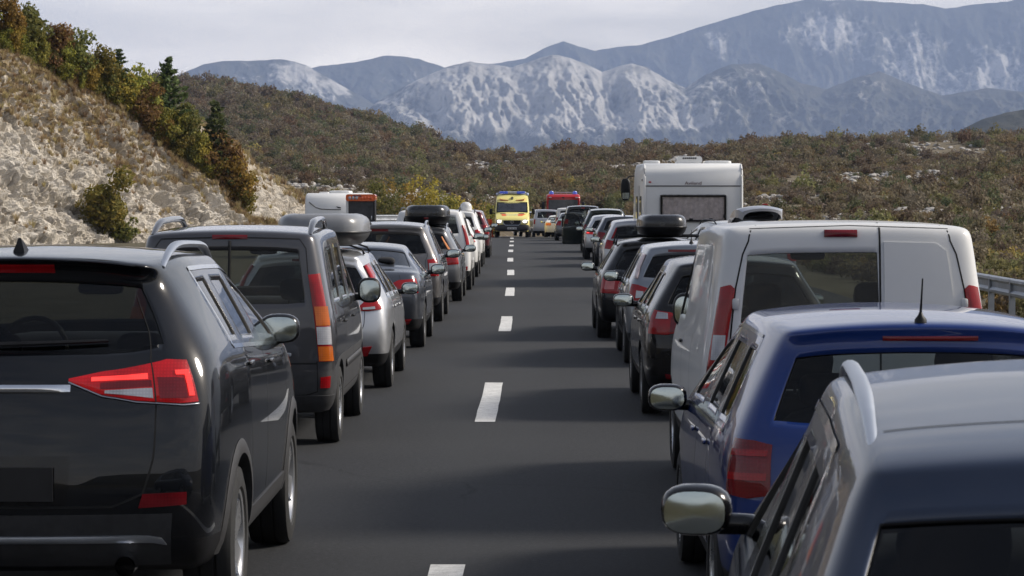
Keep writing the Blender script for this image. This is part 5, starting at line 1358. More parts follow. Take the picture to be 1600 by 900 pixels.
def mpv_grey():
    c = Car('compact_van', 'dark grey boxy family van with tall red and amber tail lights behind the black SUV', 'car', -2.41, 20.8,
            dict(kind='van', L=4.02, HW=0.855, RW=0.70, clr=0.27, bow=0.05, crown=0.035, g=0.77, belt=[(0, 1.12), (3.1, 1.08)],
                 rp=[(0.09, 0.29), (0.02, 0.40), (0.0, 0.60), (0.02, 0.92), (0.03, 1.09), (0.11, 1.65), (0.13, 1.715)],
                 roof=[(0.1, 1.71), (1.0, 1.745), (2.0, 1.74), (2.5, 1.67)],
                 cols=[(0.42, 0.44), (1.18, 1.20), (1.26, 1.28), (2.02, 1.98), (2.14, 2.08), (3.08, 2.46)], cowl=(3.34, 1.06), hood=(3.72, 0.98),
                 r=0.315, ar=0.72, wb=2.65, tyre_w=0.2, rear_glass=GL_REAR, privacy=GL_DARK, cladding=2, trim=DARKPL, rear_lo=2, tap0=0.955, rtap0=0.95, pillar=1, sub=3,
                 rim='ten', bench=False, mirror=(0.105, 0.115, BLACK)), P_DKGREY, group=Q_LEFT)
    for sx in (1, -1):
        m = c.map_wrap(sx)
        o = c.patch('tail_light', m, [(0.705, 0.70), (0.86, 0.70)], [(0.655, 1.39), (0.80, 1.40)], RED, 0.012, nu=10, nv=24, dome=0.012)
        c.patch('indicator_lens', m, [(0.692, 0.985), (0.83, 0.985)], [(0.683, 1.135), (0.822, 1.135)], AMBER, 0.027, parent=o, nu=8, nv=8)
        c.patch('reverse_lens', m, [(0.698, 0.835), (0.838, 0.835)], [(0.692, 0.975), (0.83, 0.975)], CLEAR, 0.027, parent=o, nu=8, nv=8)
        c.patch('fog_lens', m, [(0.705, 0.705), (0.855, 0.705)], [(0.700, 0.82), (0.845, 0.82)], AMBER, 0.027, parent=o, nu=8, nv=8)
        c.line('door_gap', m, [(0.0, 1.69), (0.60, 1.675), (0.66, 1.60), (0.655, 1.40)], SEAM, 0.010)
        c.line('door_gap', m, [(0.0, 0.685), (0.69, 0.685)], SEAM, 0.014)
        c.line('door_gap', m, [(0.69, 0.70), (0.70, 0.46), (0.60, 0.43), (0.0, 0.43)], SEAM, 0.010)
        c.patch('reflector', m, [(0.72, 0.49), (0.83, 0.49)], [(0.72, 0.575), (0.83, 0.585)], RED, 0.010, nu=6, nv=4)
        c.patch('bumper_cap', m, [(0.10, 0.31), (0.98, 0.31)], [(0.10, 0.43), (0.98, 0.43)], DARKPL, 0.012, nu=24, nv=4)
    c.line('centre_post', c.map_rear(), [(0.0, 1.66), (0.0, 1.10)], SEAM, 0.022, 0.010, raise_=0.008)
    c.line('door_gap', c.map_rear(), [(0.0, 1.08), (0.0, 0.46)], SEAM, 0.010)
    c.rear_patch('brake_light', -0.14, 0.14, 1.675, 1.705, DARKRED, 0.010, 0.006)
    c.rails(0.24, 2.1, 0.63, 0.075, P_DKGREY, 0.034)
    c.door_seams(); c.handles((1.16, 2.2), 0.98, BLACK)
    for sx in (1, -1):
        c.line('side_rub_strip', c.map_side(sx), [(1.2, 0.62), (2.98, 0.62)], DARKPL, 0.06, 0.008, raise_=0.012)
    word_bar(0.16, 0.03, STEEL, c.root, (0.42, -0.006, 0.76), (R(90), 0, 0))
mpv_grey()

def hatch_silver():
    c = Car('hatchback', 'silver hatchback carrying a grey roof box in the left lane', 'car', -2.34, 27.0,
            dict(HW=0.88, RW=0.58, rtap0=0.9, rear_lo=1, sub=2, rear_glass=GL_DARK,
                 rp=[(0.12, 0.26), (0.05, 0.38), (0.0, 0.56), (0.05, 0.82), (0.11, 0.99), (0.36, 1.31), (0.26, 1.385)], cladding=1, rim='ten', mirror=(0.10, 0.07, GLOSSBLACK)), P_SILVER, group=Q_LEFT)
    c.lamp([(0.54, 0.835), (0.70, 0.83), (0.92, 0.85)], [(0.54, 0.86), (0.66, 0.93), (0.92, 1.01)], RED, subs=[('reverse_lens', [(0.62, 0.845), (0.80, 0.85)], [(0.62, 0.865), (0.80, 0.875)], CLEAR)])
    for sx in (1, -1):
        c.line('pillar_light', c.map_rear(), [(sx * 0.70, 1.02), (sx * 0.66, 1.18), (sx * 0.59, 1.30)], RED, 0.04, 0.012, raise_=0.016)
    c.lamp([(0.58, 0.37), (0.68, 0.37)], [(0.56, 0.46), (0.72, 0.47)], RED, 'reflector', dome=0.004)
    std(c, gate=[(0.74, 1.05), (0.66, 0.9), (0.62, 0.70), (0.56, 0.56), (0, 0.55)], brake=(-0.16, 0.16, 1.345, 1.37))
    c.wiper(-0.02, 0.30, 1.03)
    for y in (0.85, 1.75):
        m = MB(); p, n = c.map_top()(0.55, y); q, n2 = c.map_top()(0, y)
        m.tube([(-0.56, y, p.z), (-0.54, y, p.z + 0.05), (-0.4, y, q.z + 0.045), (0.4, y, q.z + 0.045), (0.54, y, p.z + 0.05), (0.56, y, p.z)], 0.016, 6, flat=0.7)
        m.obj('roof_bar', BLACK, c.root)
    roof_box('roof_box', 'grey travel box strapped on the silver hatchback', -2.22, 27.25, 1.51, 2.05, 0.47, 0.33, plain('grey_box_plastic', (0.20, 0.205, 0.215), 0.32, coat=0.3, var=0.08), plain('dark_grey_box_tray', (0.045, 0.046, 0.048), 0.5))
    
hatch_silver()

SEDAN = dict(kind='sedan', L=4.65, HW=0.90, RW=0.58, clr=0.24, bow=0.13, crown=0.05, g=0.86, belt=[(0, 0.975), (1.0, 0.985), (3.3, 0.93)],
             rp=[(0.12, 0.28), (0.05, 0.40), (0.0, 0.60), (0.03, 0.86), (0.07, 0.98), (0.11, 1.015), (0.17, 1.035)],
             roof=[(1.3, 1.30), (1.9, 1.35), (2.6, 1.345), (3.0, 1.28)],
             cols=[(0.62, 0.66), (1.02, 1.38), (1.10, 1.48), (2.12, 2.06), (2.22, 2.14), (3.28, 2.72)], cowl=(3.48, 0.95), hood=(4.0, 0.88), ar=0.98, wb=2.68, quarter=False)

def sedan_grey():
    c = Car('sedan', 'dark blue-grey sedan with a parcel shelf, ahead of the silver hatchback', 'car', -2.32, 34.3, dict(SEDAN, sub=2, rear_lo=1, rear_glass=GL_MID, rim='ten', mirror=(0.105, 0.075, None)), P_STEELBLUE, group=Q_LEFT)
    c.lamp([(0.44, 0.82), (0.60, 0.77), (0.98, 0.755)], [(0.44, 0.86), (0.58, 0.925), (0.98, 0.945)], RED,
           subs=[('lamp_insert', [(0.76, 0.80), (0.92, 0.80)], [(0.76, 0.90), (0.92, 0.90)], DARKRED)])
    c.lamp([(0.60, 0.34), (0.80, 0.35)], [(0.58, 0.405), (0.82, 0.41)], RED, 'reflector', dome=0.003)
    std(c, gate=[(0.62, 1.02), (0.62, 0.78), (0.56, 0.60), (0.50, 0.55), (0, 0.55)])
    c.window_trim(CHROME, 0.012, False); c.plate(0, 0.68, 0.52, 0.11, BLANKPLATE)
sedan_grey()

MPV = dict(L=4.4, HW=0.89, RW=0.62, clr=0.26, bow=0.09, crown=0.05, belt=[(0, 1.05), (3.2, 1.0)], g=0.82,
           rp=[(0.10, 0.28), (0.04, 0.40), (0.0, 0.62), (0.03, 0.92), (0.07, 1.07), (0.30, 1.44), (0.20, 1.54)],
           roof=[(0.2, 1.535), (1.2, 1.58), (2.0, 1.57), (2.5, 1.50)], cowl=(3.25, 1.02), hood=(3.8, 0.94), ar=0.88, wb=2.65, r=0.32)

def mpv_taupe():
    c = Car('people_carrier', 'taupe grey people carrier with silver-centred tail lights, fifth in the left lane', 'car', -2.32, 41.8, dict(MPV, sub=2, rear_glass=GL_DARK, rim='ten'), P_TAUPE, group=Q_LEFT)
    c.lamp([(0.68, 0.755), (0.93, 0.76)], [(0.68, 1.02), (0.93, 1.04)], RED, subs=[('indicator_lens', [(0.70, 0.82), (0.90, 0.82)], [(0.70, 0.96), (0.90, 0.96)], CLEAR)])
    std(c, gate=[(0.70, 1.46), (0.72, 1.1), (0.64, 1.0), (0.62, 0.6), (0.55, 0.52), (0, 0.52)], brake=(-0.30, 0.02, 1.47, 1.51))
    c.rails(0.5, 2.3, 0.60, 0.05, STEEL, 0.018); c.antenna(0.42, False, -0.28, 0.22); c.plate(0, 0.72, 0.52, 0.11, BLANKPLATE)
mpv_taupe()

def wagon_grey():
    c = Car('estate_car', 'grey estate car with roof rails under a black roof box, left lane', 'car', -2.24, 50.2,
            dict(L=4.6, HW=0.90, RW=0.60, belt=[(0, 0.98), (3.2, 0.93)], rp=[(0.12, 0.26), (0.04, 0.38), (0.0, 0.58), (0.04, 0.84), (0.09, 0.99), (0.40, 1.33), (0.26, 1.42)],
                 roof=[(0.26, 1.415), (1.2, 1.45), (2.1, 1.44), (2.6, 1.37)], ar=0.95, wb=2.65, cowl=(3.35, 0.94), rear_glass=GL_DARK), P_GREY, group=Q_LEFT)
    c.lamp([(0.60, 0.72), (0.96, 0.74)], [(0.58, 0.86), (0.96, 0.92)], RED, subs=[('indicator_lens', [(0.80, 0.86), (0.95, 0.87)], [(0.80, 0.895), (0.95, 0.91)], AMBER)])
    c.lamp([(0.72, 1.02), (0.80, 1.02)], [(0.66, 1.26), (0.74, 1.26)], plain('orange_pillar_reflector', (0.75, 0.30, 0.12), 0.3), 'pillar_reflector', dome=0.003)
    std(c, brake=(-0.2, 0.2, 1.37, 1.395)); c.rails(0.5, 2.4, 0.58, 0.055, STEEL, 0.02); c.plate(0, 0.72)
    for y in (0.9, 1.8):
        m = MB(); m.tube([(-0.58, y, 1.49), (0.58, y, 1.49)], 0.016, 6); m.obj('roof_bar', BLACK, c.root)
    t = roof_box('roof_box', 'black travel box high on the grey estate car in the left lane', -2.03, 50.4, 1.50, 1.95, 0.43, 0.37, plain('black_box_plastic', (0.010, 0.010, 0.011), 0.28, coat=0.4), BLACK)
    word_bar(0.30, 0.035, STEEL, t, (0.0, 0.03, 0.23), (R(78), 0, 0)); word_bar(0.09, 0.04, DARKRED, t, (0.0, 0.0, 0.12), (R(90), 0, 0))
wagon_grey()

BOXVAN = dict(kind='van', L=4.35, HW=0.91, RW=0.76, clr=0.28, bow=0.05, crown=0.04, g=0.77, belt=[(0, 1.12), (3.1, 1.08)],
              rp=[(0.08, 0.30), (0.02, 0.42), (0.0, 0.62), (0.02, 1.0), (0.03, 1.18), (0.13, 1.66), (0.15, 1.72)],
              roof=[(0.1, 1.715), (1.0, 1.74), (2.0, 1.73), (2.6, 1.66)],
              cols=[(0.42, 0.46), (1.22, 1.24), (1.30, 1.32), (2.16, 2.12), (2.26, 2.20), (3.26, 2.62)], cowl=(3.5, 1.08), hood=(3.95, 1.0), ar=0.85, wb=2.72, r=0.32,
              cladding=1, rear_lo=1, tap0=0.955, rtap0=0.955)

def van_white_far():
    c = Car('compact_van', 'white people van with upright red tail lights ahead of the roof-boxed grey estate', 'car', -2.21, 56.6, dict(BOXVAN, L=4.3, RW=0.68, sub=2, rear_glass=GL_DARK, privacy=GL_DARK, bench=False), P_WHITE, group=Q_LEFT)
    c.lamp([(0.80, 0.95), (0.93, 0.95)], [(0.74, 1.42), (0.86, 1.42)], RED); c.lamp([(0.72, 0.45), (0.84, 0.45)], [(0.72, 0.53), (0.84, 0.53)], RED, 'reflector', dome=0.002)
    std(c, brake=(-0.15, 0.15, 1.68, 1.71)); c.rails(0.3, 2.3, 0.64, 0.06, BLACK, 0.02); c.antenna(0.5, True)
van_white_far()

def hatch_white():
    c = Car('hatchback', 'small white hatchback with round red tail lights, third white one in the left lane', 'car', -2.2, 66.0,
            dict(HW=0.86, RW=0.56, rear_glass=GL_DARK, cladding=1, rear_lo=1, rp=[(0.12, 0.26), (0.05, 0.38), (0.0, 0.60), (0.05, 0.88), (0.12, 1.02), (0.40, 1.36), (0.34, 1.44)],
                 roof=[(0.3, 1.435), (1.2, 1.47), (2.0, 1.46), (2.5, 1.39)]), P_WHITE, group=Q_LEFT)
    c.root['label'] = 'small white hatchback with red tail lights between white van and white SUV'
    c.lamp([(0.66, 0.88), (0.94, 0.90)], [(0.66, 1.04), (0.94, 1.10)], RED); c.lamp([(0.66, 0.42), (0.80, 0.42)], [(0.66, 0.50), (0.80, 0.52)], RED, 'reflector', dome=0.002)
    std(c, handles=False)
hatch_white()

def suv_white():
    c = Car('suv', 'white SUV with roof rails and a small white dome on top in the left lane', 'car', -2.33, 76.0,
            dict(MPV, HW=0.92, RW=0.68, sub=2, rear_glass=GL_DARK, privacy=GL_DARK, rtap0=0.94, roof=[(0.2, 1.58), (1.2, 1.62), (2.0, 1.61), (2.5, 1.54)],
                 rp=[(0.10, 0.28), (0.04, 0.40), (0.0, 0.62), (0.03, 0.95), (0.07, 1.12), (0.26, 1.50), (0.18, 1.58)]), P_WHITE, group=Q_LEFT)
    c.lamp([(0.72, 0.86), (0.96, 0.88)], [(0.70, 1.08), (0.96, 1.12)], RED); std(c, handles=False); c.rails(0.4, 2.3, 0.66, 0.06, BLACK, 0.02)
    m = MB(); m.lathe_z([(0.0, 0.24), (0.09, 0.225), (0.15, 0.17), (0.175, 0.09), (0.175, 0.02), (0.19, 0.0), (0.19, -0.02)], 20); m.obj('roof_dome', P_WHITE, c.root, loc=(0.40, 0.9, 1.66))
suv_white()

def car_maroon():
    c = Car('people_carrier', 'maroon people carrier at the far end of the left lane queue', 'car', -2.28, 88.0, dict(MPV, sub=2, rear_glass=GL_DARK, bench=False), P_MAROON, group=Q_LEFT)
    c.lamp([(0.70, 0.80), (0.98, 0.82)], [(0.68, 1.08), (0.98, 1.12)], RED); c.plate(0, 0.62); std(c, handles=False)
car_maroon()

# --- right lane ----------------------------------------------------------
def crossover_near():
    c = Car('estate_car', 'dark slate-blue car with silver roof rails filling the lower right corner', 'car', 1.19, 4.1,
            dict(L=4.5, HW=0.89, RW=0.64, clr=0.28, bow=0.11, crown=0.055, g=0.92, pull=(0.03, -0.012), belt=[(0, 1.10), (3.2, 1.04)],
                 rp=[(0.12, 0.30), (0.05, 0.42), (0.0, 0.64), (0.05, 0.95), (0.09, 1.09), (0.54, 1.472), (0.50, 1.50)],
                 roof=[(0.5, 1.495), (0.9, 1.545), (1.5, 1.58), (2.1, 1.575), (2.6, 1.51)],
                 cols=[(0.86, 1.16), (1.26, 1.44), (1.32, 1.50), (2.05, 2.02), (2.15, 2.10), (3.18, 2.58)], cowl=(3.42, 1.04), hood=(3.95, 0.96),
                 r=0.335, ar=0.92, wb=2.65, rear_glass=GL_DARK, privacy=GL_DARK, rtap0=0.97, sub=3, mirror=(0.10, 0.072, None), mirror_z=0.04), P_NAVY, yaw=R(-4.2), group=Q_RIGHT)
    c.window_trim(CHROME, 0.022); c.rails(0.82, 2.72, 0.605, 0.022, STEEL, 0.019, flat=0.75); std(c, brake=None)
    c.lamp([(0.60, 0.80), (1.0, 0.82)], [(0.56, 0.98), (1.0, 1.04)], RED)
    c.line('roof_gap', c.map_top(), [(-0.58, 0.92), (0.0, 0.82), (0.58, 0.92)], SEAM, 0.008); c.plate(0, 0.75, mat=BLANKPLATE)
crossover_near()

def hatch_blue():
    c = Car('hatchback', 'bright blue hatchback with a stub aerial on its roof in front of the white van', 'car', 1.68, 11.0,
            dict(L=4.2, HW=0.885, RW=0.62, bow=0.11, crown=0.05, g=0.85, belt=[(0, 0.99), (3.2, 0.94)], sub=3,
                 rp=[(0.12, 0.26), (0.05, 0.38), (0.0, 0.58), (0.04, 0.86), (0.08, 1.0), (0.32, 1.36), (0.22, 1.42)],
                 roof=[(0.22, 1.415), (0.8, 1.445), (1.6, 1.455), (2.2, 1.43), (2.5, 1.38)], rear_glass=GL_MID, privacy=GL_MID, rtap0=0.93, rim='five', mirror=(0.105, 0.072, None), mirror_z=-0.05, seat_mat=SEATG), P_BLUE, group=Q_RIGHT)
    c.lamp([(0.69, 0.74), (0.82, 0.725), (1.02, 0.74)], [(0.71, 0.95), (0.82, 0.965), (1.02, 0.97)], DARKRED,
           subs=[('lamp_band', [(0.72, 0.80), (0.98, 0.80)], [(0.72, 0.83), (0.98, 0.83)], RED), ('lamp_band', [(0.73, 0.90), (0.98, 0.90)], [(0.73, 0.925), (0.98, 0.925)], RED)])
    c.rear_patch('brake_light', -0.17, 0.24, 1.388, 1.408, DARKRED, 0.008, 0.004)
    c.antenna(0.34, False, 0.0, 0.19); c.door_seams(); c.handles((1.2, 2.06)); c.window_trim(GLOSSBLACK, 0.014); c.wiper(0.0, 0.4, 1.03); c.plate(0, 0.78)
    for sx in (1, -1): c.line('tailgate_gap', c.map_wrap(sx), [(0.63, 0.72), (0.54, 0.62), (0, 0.62)], SEAM, 0.009)
hatch_blue()

def van_white():
    c = Car('delivery_van', 'white panel van with one glazed rear door beside a blank one', 'van', 1.925, 15.8,
            dict(BOXVAN, HW=0.905, RW=0.775, sub=3, g=0.80, bow=0.045, crown=0.03, belt=[(0, 1.16), (3.1, 1.10)], rear_glass=GL_REAR, quarter=False, side_glass=(False, False, True), bench=False, rear_panel=0.20, T=[-1, -0.80, -0.66, -0.32, 0, 0.21, 0.45, 0.66, 0.80, 1],
                 rp=[(0.07, 0.30), (0.02, 0.42), (0.0, 0.62), (0.02, 0.98), (0.03, 1.17), (0.09, 1.735), (0.12, 1.825)],
                 roof=[(0.1, 1.82), (1.0, 1.835), (2.0, 1.82), (2.6, 1.74)], seat_up=0.12, rtap0=0.955, mirror=(0.10, 0.125, BLACK), mirror_dx=-0.17), P_WHITE2, group=Q_RIGHT)
    for sx in (1, -1):
        m = c.map_wrap(sx)
        o = c.patch('tail_light', m, [(0.775, 0.845), (0.93, 0.845)], [(0.715, 1.45), (0.75, 1.475), (0.84, 1.46)], RED, 0.014, nu=10, nv=22, dome=0.012)
        c.patch('reverse_lens', m, [(0.765, 1.02), (0.85, 1.02)], [(0.755, 1.17), (0.845, 1.17)], CLEAR, 0.029, parent=o, nu=6, nv=6)
        c.patch('lamp_insert', m, [(0.775, 0.87), (0.90, 0.87)], [(0.77, 0.98), (0.885, 0.98)], DARKRED, 0.029, parent=o, nu=6, nv=6)
        c.line('door_gap', m, [(0.0, 1.835), (0.66, 1.815)], SEAM, 0.004)
        c.line('door_gap', m, [(0.64, 1.835), (0.645, 1.74), (0.68, 1.66), (0.715, 1.45), (0.73, 1.1), (0.74, 0.55)], SEAM, 0.012)
        for z in (1.36, 0.72): 
            p, n = m(0.705, z); mb = MB(); mb.rbox((0, 0, 0), (0.022, 0.014, 0.035), 4, 6, 6); mb.obj('door_hinge', P_WHITE2, c.root, loc=p + n * 0.008)
    # pressed frame of the blank door and the split between the doors
    c.line('door_gap', c.map_rear(), [(0.18, 1.85), (0.18, 0.5)], SEAM, 0.012, 0.003)
    c.patch('door_panel', c.map_rear(), [(0.205, 1.14), (0.66, 1.14)], [(0.205, 1.735), (0.52, 1.728), (0.585, 1.68)], P_WHITE2, 0.010, nu=18, nv=16)
    c.rear_patch('brake_light', -0.155, 0.045, 1.765, 1.805, DARKRED, 0.014, 0.010)
    for sx in (1, -1): c.patch('bumper', c.map_wrap(sx), [(0.0, 0.30), (1.02, 0.30)], [(0.0, 0.52), (1.02, 0.52)], DARKPL, 0.02, nu=26, nv=5)
    c.door_seams(); c.handles((2.34,), 1.02, BLACK)
    # bulkhead-less cabin: the head rest mesh already sits on the seats
van_white()

def hatch_black():
    c = Car('hatchback', 'black hatchback with clear-topped red tail lights beside the white van', 'car', 1.88, 23.6,
            dict(HW=0.88, RW=0.58, rear_glass=GL_DARK, rp=[(0.12, 0.26), (0.05, 0.38), (0.0, 0.58), (0.05, 0.84), (0.10, 1.0), (0.34, 1.32), (0.26, 1.385)], sub=3, rear_lo=1, mirror=(0.105, 0.068, None)), P_BLACK, group=Q_RIGHT)
    c.lamp([(0.54, 0.79), (0.70, 0.765), (0.98, 0.775)], [(0.54, 0.94), (0.70, 0.965), (0.98, 0.985)], RED, subs=[('indicator_lens', [(0.70, 0.905), (0.88, 0.905)], [(0.72, 0.955), (0.88, 0.965)], CLEAR), ('lamp_insert', [(0.56, 0.80), (0.66, 0.79)], [(0.56, 0.92), (0.66, 0.93)], DARKRED)])
    c.lamp([(0.52, 0.36), (0.72, 0.37)], [(0.52, 0.40), (0.72, 0.41)], DARKRED, 'reflector', dome=0.002)
    std(c, gate=[(0.72, 1.32), (0.74, 1.02), (0.54, 0.97), (0.53, 0.75), (0.48, 0.62), (0, 0.60)]); c.antenna(0.42, False, 0.0, 0.10); c.plate(0, 0.78, mat=BLANKPLATE)
    p, n = c.map_top()(-0.18, 0.62)
    MB().rbox((0, 0, 0.02), (0.05, 0.10, 0.03), 2.5, 8, 6).obj('antenna', BLACK, c.root, loc=p)
hatch_black()

def hatch_dksilver():
    c = Car('hatchback', 'dark silver hatchback with an aerial between the two black cars of the right lane', 'car', 1.97, 31.1,
            dict(L=4.2, HW=0.87, RW=0.60, belt=[(0, 1.0), (3.2, 0.94)], roof=[(0.3, 1.40), (1.2, 1.43), (2.0, 1.42), (2.5, 1.36)], rear_glass=GL_DARK,
                 rp=[(0.12, 0.26), (0.05, 0.38), (0.0, 0.58), (0.04, 0.86), (0.08, 1.02), (0.26, 1.34), (0.20, 1.40)], mirror=(0.10, 0.07, None)), P_DKSILVER, group=Q_RIGHT)
    c.lamp([(0.56, 0.80), (0.80, 0.74), (0.96, 0.76)], [(0.56, 0.92), (0.80, 0.97), (0.96, 0.98)], RED, subs=[('reverse_lens', [(0.68, 0.82), (0.80, 0.81)], [(0.68, 0.89), (0.80, 0.90)], CLEAR)])
    for sx in (1, -1): c.line('pillar_light', c.map_rear(), [(sx * 0.72, 1.04), (sx * 0.68, 1.18), (sx * 0.61, 1.33)], plain('pale_pillar_strip', (0.72, 0.60, 0.60), 0.2), 0.03, 0.012, raise_=0.012)
    std(c, brake=(-0.34, 0.34, 1.36, 1.39)); c.antenna(0.5, False, -0.05, 0.16)
hatch_dksilver()

def wagon_black():
    c = Car('estate_car', 'black estate car with roof bars under a black roof box in the right lane', 'car', 1.83, 36.8,
            dict(L=4.6, HW=0.91, RW=0.60, roof=[(0.3, 1.36), (1.2, 1.39), (2.1, 1.38), (2.6, 1.31)], rear_glass=GL_DARK,
                 rp=[(0.12, 0.26), (0.04, 0.38), (0.0, 0.56), (0.05, 0.80), (0.11, 0.96), (0.44, 1.28), (0.32, 1.36)], belt=[(0, 0.95), (3.2, 0.92)], ar=0.95, wb=2.62, mirror=(0.105, 0.07, None)), P_BLACK2, group=Q_RIGHT)
    c.lamp([(0.56, 0.66), (1.02, 0.67)], [(0.56, 0.86), (1.02, 0.91)], RED, subs=[('lamp_insert', [(0.70, 0.72), (0.90, 0.72)], [(0.70, 0.86), (0.90, 0.87)], plain('pale_red_lens', (0.5, 0.10, 0.09), 0.15, coat=1.0))])
    std(c, gate=[(0.64, 1.0), (0.56, 0.88), (0.54, 0.6), (0.48, 0.55), (0, 0.54)])
    for y in (0.75, 1.75):
        m = MB(); m.tube([(-0.63, y, 1.33), (-0.60, y, 1.46), (0.60, y, 1.46), (0.63, y, 1.33)], 0.017, 6); m.obj('roof_bar', BLACK, c.root)
    t = roof_box('roof_box', 'black travel box on the black estate car in front of the motorhome', 1.86, 36.95, 1.47, 1.95, 0.345, 0.30, plain('black_box_plastic', (0.010, 0.010, 0.011), 0.28, coat=0.4), BLACK)
    word_bar(0.15, 0.03, STEEL, t, (0.0, 0.03, 0.18), (R(80), 0, 0))
    c.plate(0, 0.70, mat=BLANKPLATE)
wagon_black()

def minicar_silver():
    c = Car('hatchback', 'silver-grey small hatchback half hidden behind the black estate with the roof box', 'car', 2.53, 62.5, dict(sub=2, HW=0.86, rear_glass=GL_DARK, roof=[(0.3, 1.42), (1.2, 1.46), (2.0, 1.45), (2.5, 1.38)],
            rp=[(0.12, 0.26), (0.05, 0.38), (0.0, 0.58), (0.05, 0.84), (0.10, 1.0), (0.24, 1.34), (0.20, 1.42)]), P_GREYSILVER, group=Q_RIGHT)
    c.lamp([(0.60, 0.78), (0.94, 0.80)], [(0.60, 0.98), (0.94, 1.02)], RED); c.lamp([(0.66, 1.04), (0.76, 1.04)], [(0.60, 1.30), (0.68, 1.30)], RED, 'pillar_light', dome=0.002); std(c); c.antenna(0.5, False, 0.1, 0.2)
minicar_silver()

def wagon_dark():
    c = Car('estate_car', 'dark grey-blue estate car with a stub aerial, left of the motorhome', 'car', 2.70, 76.0, dict(MPV, sub=2, HW=0.88, rear_glass=GL_DARK, roof=[(0.3, 1.43), (1.2, 1.46), (2.0, 1.45), (2.5, 1.38)],
            rp=[(0.12, 0.26), (0.05, 0.38), (0.0, 0.58), (0.05, 0.88), (0.10, 1.02), (0.32, 1.36), (0.24, 1.43)]), P_STEELBLUE, group=Q_RIGHT)
    c.lamp([(0.62, 0.76), (0.96, 0.78)], [(0.60, 1.00), (0.96, 1.04)], DARKRED); c.rear_patch('licence_plate', -0.26, 0.26, 0.70, 0.81, PLATE, 0.01); std(c, handles=False); c.antenna(0.5, False, 0, 0.2)
wagon_dark()

def hatch_silver_far():
    c = Car('hatchback', 'light silver hatchback with a lit tail light next to the car with its door open', 'car', 2.58, 85.5, dict(sub=2, HW=0.88, rear_glass=GL_DARK, privacy=GL_DARK, rear_lo=1), P_SILVER, group=Q_RIGHT)
    c.lamp([(0.62, 0.82), (0.98, 0.84)], [(0.62, 1.00), (0.98, 1.03)], REDLIT, subs=[('brake_lens', [(0.78, 0.86), (0.92, 0.86)], [(0.78, 0.98), (0.92, 0.98)], REDHOT)]); std(c, handles=False); c.plate(0, 0.7)
hatch_silver_far()

def suv_open_door():
    c = Car('suv', 'dark green SUV with its left rear door swung open', 'car', 2.74, 96.5, dict(MPV, sub=2, HW=0.90, rear_glass=GL_MID, bench=True), P_GREEN, group=Q_RIGHT)
    c.lamp([(0.66, 0.80), (0.98, 0.82)], [(0.66, 1.00), (0.98, 1.06)], DARKRED); c.plate(0, 0.62); c.rails(0.5, 2.3, 0.6, 0.05, BLACK, 0.018)
    # the open door: skin, frame and pane, hinged at the middle pillar
    d = link('open_door', MB().rbox((-0.36, 0, 0.62), (0.38, 0.035, 0.34), 7, 12, 8).me('open_door'), P_GREEN, c.root, loc=(-0.88, 1.95, 0), rot=(0, 0, R(10)))
    MB().tube([(-0.02, 0, 0.94), (-0.14, 0, 1.36), (-0.30, 0, 1.44), (-0.60, 0, 1.42), (-0.72, 0, 1.25), (-0.73, 0, 0.94)], 0.028, 8, flat=0.7).obj('door_frame', BLACK, d)
    link('door_pane', mesh('door_pane', [(-0.04, 0, 0.94), (-0.15, 0, 1.35), (-0.30, 0, 1.43), (-0.60, 0, 1.41), (-0.71, 0, 1.25), (-0.72, 0, 0.94)], [(0, 1, 2, 3, 4, 5)], False), GL_MID, d)
suv_open_door()

def minivan_black():
    c = Car('people_carrier', 'tall black people carrier ahead of the open-doored SUV', 'car', 2.34, 120.0, dict(MPV, sub=2, HW=0.93, RW=0.72, rear_glass=GL_DARK, privacy=GL_DARK, roof=[(0.2, 1.72), (1.2, 1.75), (2.0, 1.74), (2.5, 1.66)], belt=[(0, 1.12), (3.2, 1.05)],
            rp=[(0.10, 0.28), (0.04, 0.40), (0.0, 0.62), (0.03, 0.95), (0.07, 1.14), (0.22, 1.62), (0.16, 1.72)], bench=False), P_BLACK2, group=Q_RIGHT, z=-0.12)
    c.lamp([(0.72, 0.95), (0.98, 0.97)], [(0.70, 1.15), (0.98, 1.20)], RED); c.rear_patch('brake_light', -0.08, 0.08, 1.66, 1.70, RED, 0.01); c.rear_patch('licence_plate', -0.26, 0.26, 0.72, 0.82, PLATE, 0.01)
minivan_black()

